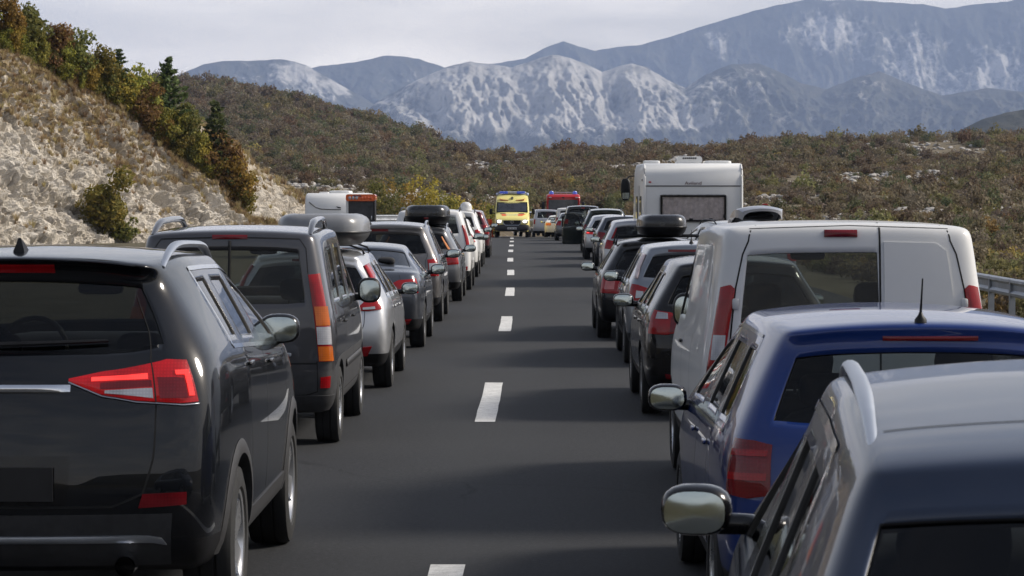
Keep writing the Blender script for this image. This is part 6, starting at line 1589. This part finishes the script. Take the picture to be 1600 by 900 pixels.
def far_row():
    c = Car('hatchback', 'grey hatchback squeezed between the black people carrier and a white van', 'car', 2.05, 133.0, dict(sub=2, HW=0.88, rear_glass=GL_DARK, detail=1), P_GREY, group=Q_RIGHT, z=-0.18)
    c.lamp([(0.62, 0.80), (0.98, 0.82)], [(0.62, 1.00), (0.98, 1.03)], RED)
    c = Car('compact_van', 'white van with dark rear glass under the fire engine windscreen', 'van', 2.15, 143.0, dict(BOXVAN, sub=2, rear_glass=GL_DARK, privacy=GL_DARK, bench=False), P_WHITE, group=Q_RIGHT, z=-0.28)
    c.lamp([(0.78, 0.85), (0.93, 0.85)], [(0.76, 1.25), (0.88, 1.25)], RED); c.plate(0, 0.75)
    c = Car('sedan', 'white car with an orange-lit lamp right of the two silver vans', 'car', 1.62, 153.0, dict(SEDAN, sub=2, detail=1), P_WHITE, group=Q_RIGHT, z=-0.38)
    c.lamp([(0.5, 0.80), (0.98, 0.80)], [(0.5, 0.95), (0.98, 0.95)], plain('orange_lamp', (0.8, 0.22, 0.05), 0.2), 'tail_light')
    c = Car('compact_van', 'silver van nearest the ambulance at the far end of the right queue', 'van', 0.95, 163.0, dict(BOXVAN, sub=2, rear_glass=GL_DARK, privacy=GL_DARK, bench=False, HW=0.88, RW=0.70), P_GREYSILVER, group=Q_RIGHT, yaw=R(6), z=-0.45)
    c.lamp([(0.75, 0.85), (0.9, 0.85)], [(0.72, 1.15), (0.86, 1.15)], RED)
    c = Car('people_carrier', 'dark silver people carrier hidden partly behind the ambulance', 'car', 0.15, 172.0, dict(MPV, sub=2, detail=1), P_DKSILVER, group=Q_RIGHT, yaw=R(8), z=-0.50)
    c.lamp([(0.66, 0.80), (0.96, 0.80)], [(0.66, 1.05), (0.96, 1.05)], RED)
far_row()

def hatch_open_gate():
    """car on the hard shoulder with its tailgate up"""
    c = Car('estate_car', 'grey car with its tailgate raised, between the white van and the motorhome', 'car', 4.22, 49.6, dict(MPV, sub=2, HW=0.90, RW=0.62, rear_glass=GL_DARK, roof=[(0.2, 1.50), (1.2, 1.54), (2.0, 1.53), (2.5, 1.46)],
            rp=[(0.10, 0.28), (0.04, 0.40), (0.0, 0.62), (0.03, 0.92), (0.07, 1.07), (0.34, 1.42), (0.30, 1.50)]), P_DKSILVER, yaw=R(9), group=None)
    # the gate rises from its roof hinge: a curved shell holding the glass, seen from its lower edge
    V = []; F = []; N = 13; M = 9
    def P(i, j, k):
        u = -1 + 2 * i / (N - 1); v = j / (M - 1)
        hw = 0.44 + 0.02 * v - 0.08 * max(0, v - 0.75) * 4 * abs(u) ** 3
        y = 0.40 - 1.02 * v; z = 1.55 + 0.30 * math.sin(min(1, v * 1.15) * 1.35) + 0.07 * (1 - u * u) - (0.10 * v ** 4)
        return (hw * u, y + 0.10 * u * u * v, z - k * (0.05 + 0.10 * abs(u) ** 6))
    for k in (0, 1):
        for j in range(M):
            for i in range(N): V.append(P(i, j, k))
    nn = N * M
    for k in (0, 1):
        for j in range(M - 1):
            for i in range(N - 1):
                a = k * nn + j * N + i; q = (a, a + 1, a + N + 1, a + N); F.append(q if k == 0 else q[::-1])
    rim = [i for i in range(N)] + [j * N + N - 1 for j in range(1, M)] + [(M - 1) * N + i for i in range(N - 2, -1, -1)] + [j * N for j in range(M - 2, 0, -1)]
    for a in range(len(rim)): F.append((rim[a], rim[(a + 1) % len(rim)], nn + rim[(a + 1) % len(rim)], nn + rim[a]))
    g = link('raised_tailgate', mesh('raised_tailgate', V, F, True, 45), P_GREYSILVER, c.root)
    MB().rbox((0, -0.10, 1.66), (0.29, 0.34, 0.055), 4, 12, 6).obj('inner_trim', BLACK, g)
    MB().rbox((0.02, -0.655, 1.885), (0.06, 0.02, 0.016), 3, 8, 6).obj('brake_light', RED, g)
    for sx in (-1, 1): MB().tube([(sx * 0.44, 0.25, 1.45), (sx * 0.40, -0.25, 1.70)], 0.012, 6).obj('gas_strut', BLACK, g)
    c.rails(0.6, 2.3, 0.6, 0.05, BLACK, 0.02); c.lamp([(0.66, 0.80), (0.98, 0.82)], [(0.66, 1.00), (0.98, 1.06)], RED)
hatch_open_gate()
# ------------------------------------------------------------------ large and special vehicles
def loft(name, rings, mat, parent, closed_ends=True, sharp=35, sub=0):
    """rings: list of equal-length point loops joined into one skin"""
    V = [p for r in rings for p in r]; n = len(rings[0]); F = []
    for i in range(len(rings) - 1):
        for k in range(n): F.append((i * n + k, i * n + (k + 1) % n, (i + 1) * n + (k + 1) % n, (i + 1) * n + k))
    if closed_ends: F += [tuple(range(n))[::-1], tuple((len(rings) - 1) * n + k for k in range(n))]
    me = mesh(name, V, F, True, sharp); bm = bmesh.new(); bm.from_mesh(me); bmesh.ops.recalc_face_normals(bm, faces=bm.faces); bm.to_mesh(me); bm.free()
    return link(name, me, mat, parent)
def rrect(hw, z0, z1, r, n=5):
    """rounded rectangle loop in x,z"""
    P = []
    for (cx, cz, a0) in ((hw - r, z1 - r, 0), (-hw + r, z1 - r, 90), (-hw + r, z0 + r, 180), (hw - r, z0 + r, 270)):
        for k in range(n): a = R(a0 + 90 * k / (n - 1)); P.append((cx + r * math.cos(a), cz + r * math.sin(a)))
    return P
def panel(name, x0, x1, z0, z1, y, mat, parent, r=0.05, th=0.02, rot=0.0, face=-1):
    P = [(p[0] + (x0 + x1) / 2, p[1]) for p in rrect((x1 - x0) / 2, z0, z1, r)]
    return MB().prism_y(P, y, y - face * th).obj(name, mat, parent, sharp=30)
def simple_wheel(c, x, y, r, w, sx):
    t = MB(); h = w / 2; t.lathe_x([(-h, r * .6), (-h, r * .93), (-h * .8, r), (h * .8, r), (h, r * .93), (h, r * .6)], 32); d = MB(); d.lathe_x([(0, 0.01), (h * .5, 0.05), (h * .55, r * .4), (h * .85, r * .58), (h * .85, r * .63)], 28)
    o = link('wheel', MB().lathe_x([(-h * .5, .02), (-h * .5, r * .6), (h * .4, r * .6), (h * .4, .02)], 20).me('wheel'), DARKALLOY, c, loc=(x, y, r), rot=(0, 0, 0 if sx > 0 else math.pi))
    link('tyre', t.me('tyre'), TYRE, o); link('rim', d.me('rim'), plain('grey_steel_rim', (0.25, 0.25, 0.26), 0.4, metal=0.6), o)

CAMPER_WHITE = paint('motorhome_white_gelcoat', (0.74, 0.74, 0.73), 0.0, 0.35, 0.3, 0.06)
CURTAIN = plain('grey_curtain', (0.58, 0.55, 0.55), 0.9, scale=10)

def motorhome():
    t = thing('motorhome', 'large white motorhome with a curtained rear window', 'motorhome', (3.66, 59.6, 0)); s = t
    HW = 1.135; Lm = 6.4
    # body shell: rear wall leans forward above the seam, rounded roof edge
    prof = [(0.10, 0.45), (0.02, 0.7), (0.0, 1.4), (0.0, 2.28), (0.03, 2.50), (0.10, 2.66), (0.22, 2.76), (0.40, 2.80), (Lm - 2.2, 2.82), (Lm - 1.5, 2.75), (Lm - 1.0, 2.45), (Lm - 0.85, 2.0), (Lm - 0.5, 1.5), (Lm, 1.15), (Lm + 0.1, 0.7), (Lm, 0.45)]
    V = []; F = []; n = len(prof)
    xs = [-1.0, -0.985, -0.955, 0.955, 0.985, 1.0]; ins = [0.05, 0.015, 0.0, 0.0, 0.015, 0.05]
    cy, cz = Lm / 2, 1.6
    for x, e in zip(xs, ins):
        for (y, z) in prof: V.append((x * HW, y + (e if y < cy else -e), z - (e if z > cz else -e)))
    for a in range(len(xs) - 1):
        for k in range(n): F.append((a * n + k, a * n + (k + 1) % n, (a + 1) * n + (k + 1) % n, (a + 1) * n + k))
    F += [tuple(range(n))[::-1], tuple((len(xs) - 1) * n + k for k in range(n))]
    me = mesh('body', V, F, True, 30); bm = bmesh.new(); bm.from_mesh(me); bmesh.ops.recalc_face_normals(bm, faces=bm.faces); bm.to_mesh(me); bm.free(); link('body', me, CAMPER_WHITE, t)
    # corner mouldings and the seam below the roof cap
    for sx in (-1, 1): MB().tube([(sx * 1.10, 0.012, 0.5), (sx * 1.10, -0.008, 1.4), (sx * 1.10, -0.006, 2.28), (sx * 1.10, 0.028, 2.50), (sx * 1.10, 0.11, 2.67), (sx * 1.10, 0.24, 2.765)], 0.022, 8).obj('corner_moulding', P_WHITE, t)
    MB().box(-1.09, 1.09, -0.008, 0.01, 2.268, 2.295).obj('roof_cap_seam', plain('grey_seal', (0.12, 0.12, 0.12), 0.7), t, False)
    w = panel('rear_window', -0.77, 0.77, 1.45, 2.10, -0.004, plain('window_surround_grey', (0.50, 0.50, 0.50), 0.4), t, 0.09, 0.03)
    f = panel('window_backing', -0.745, 0.745, 1.475, 2.075, -0.012, GLOSSBLACK, w, 0.075, 0.052)
    for (a_, b_, c_, d_) in ((-0.745, -0.70, 1.475, 2.075), (0.70, 0.745, 1.475, 2.075), (-0.70, 0.70, 1.475, 1.515), (-0.70, 0.70, 2.035, 2.075)): MB().box(a_, b_, -0.06, -0.010, c_, d_).obj('window_frame', GLOSSBLACK, w, False)
    nC = 120; V = []
    for i in range(nC + 1):
        x = -0.70 + 1.40 * i / nC; y = -0.034 - 0.010 * math.sin(i * 0.62) - 0.008 * math.sin(i * 0.27 + 1)
        V += [(x, y, 1.51), (x, y, 2.04)]
    link('curtain', mesh('curtain', V, [(2 * i, 2 * i + 2, 2 * i + 3, 2 * i + 1) for i in range(nC)], True), CURTAIN, w)
    link('pane', MB().box(-0.735, 0.735, -0.062, -0.058, 1.485, 2.065).me('pane', False), glass('acrylic_window', (0.93, 0.91, 0.90), 0.5), w)
    for x in (-0.05, 0.40, -0.70, 0.70): MB().rbox((x, -0.066, 1.53 if abs(x) < .6 else 1.60), (0.045 if abs(x) < .6 else .02, 0.012, 0.02 if abs(x) < .6 else .04), 4, 6, 6).obj('window_catch', BLACK, w)
    text_obj('Aviland', 0.10, plain('dark_maroon_lettering', (0.10, 0.03, 0.035), 0.5), t, (0.0, -0.006, 2.345), (R(90), 0, 0), 'lettering', 0.003, 1.3)
    word_bar(0.06, 0.035, plain('red_emblem', (0.45, 0.05, 0.06), 0.5), t, (-0.98, 0.0, 2.37), (R(90), 0, 0))
    # roof: air conditioner, hatches
    m = MB(); V = rrect(0.29, 0.0, 0.17, 0.06)
    loft('air_conditioner', [[(p[0] * 1.0 - 0.03, 0.9, 2.80 + p[1]) for p in V], [(p[0] * 1.02 - 0.03, 1.1, 2.80 + p[1]) for p in V], [(p[0] - 0.03, 1.8, 2.80 + p[1] * .8) for p in V]], P_WHITE, t)
    for k in range(7): MB().box(-0.19 + k * 0.047, -0.155 + k * 0.047, 0.892, 0.902, 2.905, 2.94).obj('vent_slot', DARKPL, t, False)
    MB().rbox((-0.88, 1.6, 2.83), (0.20, 0.25, 0.05), 6).obj('roof_hatch', P_WHITE, t); MB().rbox((0.62, 1.2, 2.825), (0.32, 0.4, 0.045), 6).obj('roof_hatch', P_WHITE, t)
    # left flank: windows, door, marker lamp
    for (y0, y1, z0, z1) in ((0.9, 1.6, 1.45, 2.05), (3.0, 3.8, 1.45, 2.05)):
        MB().box(-HW - 0.02, -HW + 0.01, y0, y1, z0, z1).obj('side_window', GLOSSBLACK, t, False)
    MB().box(-HW - 0.012, -HW + 0.01, 1.9, 2.55, 0.55, 2.3).obj('side_door', plain('grey_door', (0.4, 0.4, 0.4), 0.4), t, False)
    for z in (2.42, 1.2): MB().rbox((-HW - 0.01, 0.25, z), (0.02, 0.05, 0.03), 3, 6, 6).obj('marker_lamp', CLEAR if z > 2 else AMBER, t)
    for sx in (-1, 1):
        o = link('door_mirror', MB().rbox((0, 0, 0), (0.12, 0.08, 0.28), 3.2, 10, 8).me('door_mirror'), BLACK, t, loc=(sx * (HW + 0.20), Lm - 0.9, 2.22)); MB().box(-0.085, 0.085, -0.088, -0.078, -0.23, -0.08).obj('mirror_glass', MIRROR, o, False)
        MB().tube([(-sx * 0.02, 0, 0.26), (-sx * 0.10, 0.05, 0.33), (-sx * 0.26, 0.1, 0.34)], 0.018, 6).obj('mirror_arm', BLACK, o)
    for sx in (-1, 1):
        MB().rbox((sx * 0.92, -0.01, 0.85), (0.09, 0.03, 0.20), 4).obj('tail_light', RED, t)
        simple_wheel(t, sx * (HW - 0.16), 1.6, 0.34, 0.22, sx); simple_wheel(t, sx * (HW - 0.16), 5.4, 0.34, 0.22, sx)
    MB().rbox((0, -0.02, 0.55), (HW * .98, 0.08, 0.14), 5).obj('bumper', P_WHITE, t); MB().rbox((0.10, -0.01, 1.24), (0.012, 0.012, 0.03), 3, 6, 6).obj('lock', DARKPL, t)
    MB().prism_y([(-0.14, 1.02), (-0.02, 1.10), (0.02, 1.04), (-0.10, 0.97)], -0.006, 0.0).obj('emblem', RED, t, False)
motorhome()

def caravan():
    z0 = -0.30; X = px2x(524, 99)
    t = thing('caravan', 'white caravan parked behind the left queue below the rock cutting', 'caravan', (X, 99.0, z0)); HW = 1.17
    prof = [(0.30, 0.45), (0.10, 0.55), (0.02, 0.9), (0.0, 1.45), (0.05, 1.75), (0.12, 2.0), (0.22, 2.28), (0.42, 2.44), (0.75, 2.50), (4.5, 2.50), (5.0, 2.2), (5.2, 1.4), (5.0, 0.5)]
    V = []; F = []; n = len(prof); xs = [-1, -.98, -.92, .92, .98, 1]; ins = [.12, .04, 0, 0, .04, .12]
    for x, e in zip(xs, ins):
        for (y, z) in prof: V.append((x * HW, y + (e if y < 2.5 else -e), z - (e * .7 if z > 1.3 else -e)))
    for a in range(5):
        for k in range(n): F.append((a * n + k, a * n + (k + 1) % n, (a + 1) * n + (k + 1) % n, (a + 1) * n + k))
    F += [tuple(range(n))[::-1], tuple(5 * n + k for k in range(n))]
    me = mesh('body', V, F, True, 35); bm = bmesh.new(); bm.from_mesh(me); bmesh.ops.recalc_face_normals(bm, faces=bm.faces); bm.to_mesh(me); bm.free(); link('body', me, CAMPER_WHITE, t)
    panel('front_window', -0.95, 0.95, 1.15, 1.68, -0.01, GLOSSBLACK, t, 0.10, 0.05)
    MB().tube([(-1.0, 0.14, 2.16), (-0.75, 0.10, 1.96), (-0.55, 0.085, 1.90), (-0.2, 0.08, 1.88), (0.2, 0.08, 1.88)], 0.022, 6).obj('front_crease', plain('grey_seal', (0.12, 0.12, 0.12), 0.7), t)
    MB().prism_y([(0.02, 2.0), (0.18, 1.97), (0.22, 1.93), (0.10, 1.93)], 0.085, 0.12).obj('emblem', DARKPL, t, False); word_bar(0.12, 0.05, DARKPL, t, (0.20, 0.09, 1.86), (R(80), 0, 0))
    MB().rbox((0.1, 1.5, 2.53), (0.45, 0.5, 0.07), 5).obj('roof_hatch', P_WHITE, t); MB().rbox((-0.5, 1.2, 2.50), (0.2, 0.25, 0.05), 5).obj('roof_hatch', P_WHITE, t)
    MB().box(-HW - 0.015, -HW + 0.02, 0.35, 0.42, 1.65, 2.1).obj('awning_rail', plain('orange_marker', (0.6, 0.28, 0.10), 0.4), t, False)
    for sx in (-1, 1): simple_wheel(t, sx * (HW - 0.14), 2.9, 0.33, 0.2, sx)
    MB().tube([(0, -1.1, 0.42), (0, -0.4, 0.45), (0, 0.4, 0.45)], 0.05, 8).obj('drawbar', GALV, t); MB().tube([(0, -1.0, 0.0), (0, -1.0, 0.45)], 0.03, 8).obj('jockey_wheel', GALV, t)
caravan()

def sign_trailer():
    X = px2x(563.5, 88); t = thing('box_trailer', 'tall dark trailer with an orange and white lamp strip on top beside the caravan', 'trailer', (X, 88.0, -0.15))
    HW = 0.455; V = rrect(HW, 0.42, 2.16, 0.05)
    loft('body', [[(p[0], y, p[1]) for p in V] for y in (0.0, 0.9)], plain('dusty_dark_panel', (0.040, 0.040, 0.043), 0.6, var=0.5, scale=5.0), t)
    MB().box(-HW - 0.035, -HW + 0.045, -0.03, 0.85, 0.42, 2.08).obj('side_frame', P_WHITE, t, False); MB().box(HW - 0.02, HW + 0.02, -0.02, 0.85, 0.42, 2.08).obj('side_frame', BLACK, t, False)
    V = rrect(HW + 0.04, 2.06, 2.29, 0.07); ORANGE = plain('orange_lamp_housing', (0.75, 0.13, 0.03), 0.25, coat=0.8, var=0.2)
    loft('lamp_strip', [[(p[0], y, p[1]) for p in V] for y in (-0.06, 0.9)], ORANGE, t)
    for k, x in enumerate((-0.36, -0.25, -0.13, 0.06, 0.16, 0.26, 0.36)): MB().rbox((x, -0.065, 2.165), (0.045 if k < 3 else 0.035, 0.02, 0.055), 3, 8, 6).obj('lamp', CLEAR if k < 3 else ORANGE, t)
    MB().box(-0.25, 0.02, -0.07, -0.055, 2.215, 2.25).obj('stripe', plain('blue_grey_stripe', (0.05, 0.05, 0.09), 0.4), t, False)
    for z in (0.9, 1.5): MB().rbox((HW - 0.09, -0.02, z), (0.02, 0.02, 0.07), 3, 6, 6).obj('latch', STEEL, t)
    for sx in (-1, 1): simple_wheel(t, sx * (HW + 0.02), 0.5, 0.30, 0.16, sx)
    MB().tube([(0, -0.7, 0.45), (0, 0.3, 0.45)], 0.04, 8).obj('drawbar', GALV, t)
sign_trailer()

# --- ambulance: drives towards the camera --------------------------------
AMB_Y = paint('ambulance_yellow', (0.84, 0.75, 0.26), 0.0, 0.4, 0.6, 0.03)
def ambulance():
    Y = 148.0; t = thing('ambulance', 'yellow ambulance with blue roof lights driving up the middle of the road', 'ambulance', (px2x(800, Y), Y, z_road(Y)), 0.0)
    # built with its nose at y=0 pointing at the camera; hw and z per station from nose to tail
    HW = 0.985
    st = [  # y, bottom, top, half width low, half width top
        (0.00, 0.50, 0.92, 0.78, 0.72), (0.08, 0.36, 1.06, 0.90, 0.84), (0.30, 0.34, 1.18, 0.965, 0.88), (0.75, 0.34, 1.34, 0.98, 0.90), (0.95, 0.34, 1.42, 0.985, 0.91),
        (1.35, 0.34, 1.95, 0.985, 0.90), (1.60, 0.34, 2.16, 0.985, 0.90), (1.85, 0.34, 2.38, 0.985, 0.89), (2.15, 0.34, 2.46, 0.985, 0.89), (5.6, 0.34, 2.48, 0.985, 0.89), (5.8, 0.36, 2.42, 0.96, 0.86)]
    rings = []
    for (y, b, tp, wl, wt) in st:
        belt = min(1.25, lerp(b, tp, 0.72)); L_ = [(wl * .93, b), (wl, b + (belt - b) * .25), (wl, belt), (lerp(wl, wt, .8), lerp(belt, tp, .82)), (wt * .97, tp - 0.04), (wt * .80, tp), (wt * .3, tp + 0.015)]
        P = [(x, z) for x, z in L_] + [(-x, z) for x, z in L_[::-1]]; rings.append([(x, y, z) for x, z in P])
    loft('body', rings, AMB_Y, t, sharp=40)
    # windscreen pane lying on the slope
    def slope(z): return float(np.interp(z, [1.18, 1.34, 1.42, 1.95, 2.16, 2.38, 2.46], [0.30, 0.75, 0.95, 1.35, 1.60, 1.85, 2.15])) - 0.025
    def sheet(name, poly, mat, parent=None, e=0.0):
        V = [(x, slope(z) - e, z) for x, z in poly] + [(x, slope(z) - e + 0.05, z) for x, z in poly]; n = len(poly)
        return link(name, mesh(name, V, [tuple(range(n)), tuple(range(2 * n - 1, n - 1, -1))] + [(i, (i + 1) % n, (i + 1) % n + n, i + n) for i in range(n)], False), mat, parent or t)
    ws = sheet('windscreen_frame', [(-0.89, 1.42), (0.89, 1.42), (0.88, 1.7), (0.86, 2.00), (-0.86, 2.00), (-0.88, 1.7)], GLOSSBLACK)
    sheet('windscreen', [(-0.83, 1.47), (0.83, 1.47), (0.82, 1.7), (0.80, 1.95), (-0.80, 1.95), (-0.82, 1.7)], plain('dark_windscreen', (0.035, 0.04, 0.05), 0.08, coat=1.0, var=0.5, scale=2.0), ws, 0.012)
    for x in (-0.52, 0.52): sheet('bonnet_vent', [(x - 0.16, 1.335), (x + 0.16, 1.335), (x + 0.16, 1.37), (x - 0.16, 1.37)], BLACK, None, 0.01)
    # red and white reflective band with lettering
    ORG = plain('orange_red_band', (0.78, 0.16, 0.06), 0.35, var=0.25, scale=6.0)
    sheet('reflective_band', [(-0.55, 1.10 + .12), (0.55, 1.10 + .12), (0.78, 1.33), (0.62, 1.335), (0.3, 1.32), (-0.3, 1.32), (-0.62, 1.335)], ORG, None, 0.012)
    WT = plain('white_lettering', (0.8, 0.8, 0.78), 0.4, var=0.02)
    o = text_obj('AMBULANCE', 0.13, WT, t, (0.0, 0.46, 1.285), (R(62), 0, 0), 'lettering', 0.004, 0.95); o.scale = (-0.95, 1, 1)
    RD = plain('red_lettering', (0.6, 0.03, 0.02), 0.4)
    for sx in (-1, 1): MB().prism_y([(sx * 0.72, 2.26), (sx * 0.66, 2.16), (sx * 0.22, 2.125), (sx * 0.22, 2.095), (sx * 0.66, 2.10)], 1.47, 1.62).obj('red_flash', RD, t, False)
    MB().prism_y([(0.0, 2.12), (0.06, 2.18), (0.07, 2.27), (0.0, 2.32), (-0.07, 2.27), (-0.06, 2.18)], 1.54, 1.75).obj('emblem', DARKPL, t, False); MB().prism_y([(0.0, 2.17), (0.03, 2.20), (0.03, 2.25), (0.0, 2.28), (-0.03, 2.25), (-0.03, 2.20)], 1.53, 1.65).obj('emblem', CLEAR, t, False)
    # roof bar
    bar = MB().rbox((0, 2.05, 2.54), (0.80, 0.16, 0.07), 5, 12, 8).obj('light_bar', plain('clear_bar', (0.45, 0.48, 0.52), 0.3), t)
    BLU = plain('blue_beacon', (0.03, 0.06, 0.30), 0.15, coat=1.0, emit=(0.10, 0.18, 1.0), estr=0.18)
    for x0, x1 in ((-0.74, -0.24), (0.24, 0.74)): MB().rbox(((x0 + x1) / 2, 2.0, 2.545), ((x1 - x0) / 2, 0.15, 0.072), 5, 10, 8).obj('blue_light', BLU, t)
    for sx in (-1, 1): MB().rbox((sx * 0.86, 2.1, 2.44), (0.08, 0.2, 0.09), 3, 8, 8).obj('corner_lamp', plain('pale_blue_lens', (0.4, 0.45, 0.6), 0.3), t)
    # grille, lamps, bumper
    gr = MB().prism_y([(-0.50, 0.98), (0.50, 0.98), (0.46, 0.80), (0.36, 0.72), (-0.36, 0.72), (-0.46, 0.80)], -0.045, 0.06).obj('grille', GLOSSBLACK, t, False)
    MB().tube([(-0.53, -0.04, 1.0), (-0.49, -0.05, 0.80), (-0.37, -0.055, 0.70), (0.37, -0.055, 0.70), (0.49, -0.05, 0.80), (0.53, -0.04, 1.0)], 0.022, 6).obj('grille_surround', STEEL, t)
    for z in (0.80, 0.88): MB().box(-0.44, 0.44, -0.055, -0.04, z - 0.012, z + 0.012).obj('grille_bar', DARKPL, gr, False)
    MB().add([(0.09 * math.cos(k * math.pi / 12) + 0.0, -0.058, 0.88 + 0.09 * math.sin(k * math.pi / 12)) for k in range(24)] + [(0.06 * math.cos(k * math.pi / 12), -0.058, 0.88 + 0.06 * math.sin(k * math.pi / 12)) for k in range(24)], [(k, (k + 1) % 24, (k + 1) % 24 + 24, k + 24) for k in range(24)]).obj('badge', CHROME, t, False)
    HL = plain('lit_headlamp', (0.9, 0.88, 0.82), 0.15, coat=1.0, emit=(1.0, 0.93, 0.80), estr=1.6)
    for sx in (-1, 1):
        h_ = MB().rbox((sx * 0.74, 0.06, 0.90), (0.17, 0.12, 0.13), 3, 10, 8).obj('headlight', CLEAR, t); MB().rbox((sx * 0.72, -0.03, 0.91), (0.125, 0.05, 0.09), 2.5, 10, 8).obj('lit_lamp', HL, h_)
    MB().rbox((0, 0.22, 0.56), (0.985, 0.30, 0.20), 5, 14, 8).obj('bumper', DARKPL, t); MB().box(-0.26, 0.26, -0.095, -0.085, 0.47, 0.58).obj('licence_plate', PLATE, t, False)
    for x in (-0.17, 0.0, 0.17): MB().box(x - 0.06, x + 0.06, -0.0975, -0.094, 0.50, 0.55).obj('plate_mark', plain('grey_plate_mark', (0.22, 0.22, 0.22), 0.5), t, False)
    MB().rbox((-0.82, 0.05, 0.74), (0.08, 0.10, 0.05), 3, 8, 6).obj('indicator', AMBER, t)
    for sx in (-1, 1):
        o = link('door_mirror', MB().rbox((0, 0, 0), (0.10, 0.08, 0.17), 3.5, 8, 8).me('door_mirror'), BLACK, t, loc=(sx * 1.20, 1.25, 1.46)); MB().tube([(-sx * 0.05, 0.02, -0.08), (-sx * 0.28, 0.1, -0.12)], 0.03, 6).obj('mirror_arm', BLACK, o)
        simple_wheel(t, sx * 0.86, 0.95, 0.34, 0.23, sx); simple_wheel(t, sx * 0.86, 4.5, 0.34, 0.23, sx)
        MB().box(sx * 0.975, sx * 0.995, 1.7, 5.4, 0.95, 1.20).obj('side_band', ORG, t, False)
ambulance()

FIRE = paint('fire_engine_red', (0.40, 0.010, 0.010), 0.0, 0.3, 0.8, 0.03)
def fire_engine():
    Y = 190.0; t = thing('fire_engine', 'red fire engine with blue beacons facing the camera behind the right queue', 'fire engine', (px2x(880, Y), Y, z_road(Y) - 0.05))
    HW = 1.22; t.rotation_euler = (0, 0, 0)
    rings = []
    for (y, b, tp, w) in ((0.0, 0.6, 2.9, 0.96), (0.12, 0.45, 3.02, 1.0), (0.5, 0.45, 3.12, 1.0), (2.3, 0.45, 3.12, 1.0), (2.4, 0.45, 3.05, 0.98)):
        rings.append([(p[0], y, p[1]) for p in rrect(HW * w, b, tp, 0.16)])
    loft('cab', rings, FIRE, t)
    loft('body', [[(p[0], y, p[1]) for p in rrect(HW * 1.0, 0.6, 3.0, 0.05)] for y in (2.5, 7.2)], FIRE, t)
    panel('windscreen', -1.06, 1.06, 1.78, 2.70, -0.02, plain('dark_windscreen', (0.035, 0.04, 0.05), 0.08, coat=1.0, var=0.5, scale=2.0), t, 0.10, 0.05)
    MB().box(-1.04, 1.04, -0.035, -0.015, 1.76, 1.80).obj('wiper_panel', BLACK, t, False)
    BLU = plain('blue_beacon', (0.03, 0.06, 0.30), 0.15, coat=1.0, emit=(0.10, 0.18, 1.0), estr=0.18)
    for x in (-0.85, 0.85): MB().lathe_z([(0.17, 0), (0.17, 0.12), (0.13, 0.2), (0.0, 0.24)], 14).obj('blue_beacon', BLU, t, loc=(x, 0.6, 3.11))
    MB().tube([(-0.7, 0.6, 3.22), (0.7, 0.6, 3.22)], 0.035, 8).obj('roof_bar', STEEL, t); MB().rbox((0.0, -0.02, 2.86), (0.10, 0.05, 0.05), 3, 8, 6).obj('emblem', BLACK, t)
    for x in (-0.95, 0.95): MB().rbox((x, -0.01, 2.86), (0.10, 0.05, 0.045), 3, 8, 6).obj('marker_lamp', CLEAR, t)
    for sx in (-1, 1):
        MB().rbox((sx * (HW + 0.22), 0.1, 2.2), (0.12, 0.10, 0.36), 4, 8, 8).obj('door_mirror', BLACK, t); MB().rbox((sx * 0.95, -0.02, 0.85), (0.16, 0.06, 0.12), 3, 8, 8).obj('headlight', CLEAR, t)
        simple_wheel(t, sx * (HW - 0.16), 1.3, 0.5, 0.3, sx); simple_wheel(t, sx * (HW - 0.16), 5.6, 0.5, 0.3, sx)
        MB().tube([(sx * (HW - 0.05), 0.05, 2.55), (sx * (HW + 0.22), 0.05, 2.5)], 0.025, 6).obj('mirror_arm', BLACK, t)
    MB().box(-0.85, 0.85, -0.03, 0.02, 1.05, 1.35).obj('grille', GLOSSBLACK, t, False); MB().rbox((0, 0.1, 0.6), (HW, 0.22, 0.2), 5).obj('bumper', P_WHITE, t)
    for x in (-0.3, 0.28): MB().rbox((x, -0.02, 1.55), (0.16, 0.02, 0.05), 3, 8, 6).obj('badge', P_WHITE, t)
fire_engine()

# orange and white barriers beside the ambulance
ORB = plain('traffic_orange', (0.75, 0.10, 0.03), 0.5)
for n, (px, y) in enumerate(((759, 150.0), (765, 151.0))):
    t = thing('traffic_drum', 'orange traffic drum with a white band, %s of the pair left of the ambulance' % ('left' if n == 0 else 'right'), 'traffic drum', (px2x(px, y), y, z_road(y)), 0, 'orange drums beside the ambulance')
    MB().lathe_z([(0.0, 1.05), (0.12, 1.04), (0.14, 0.98), (0.17, 0.70), (0.17, 0.69)], 18).obj('drum_top', ORB, t); MB().lathe_z([(0.17, 0.69), (0.185, 0.45), (0.185, 0.44)], 18).obj('reflective_band', PLATE, t); MB().lathe_z([(0.185, 0.44), (0.21, 0.08), (0.29, 0.07), (0.29, 0.0)], 18).obj('drum_base', ORB, t)
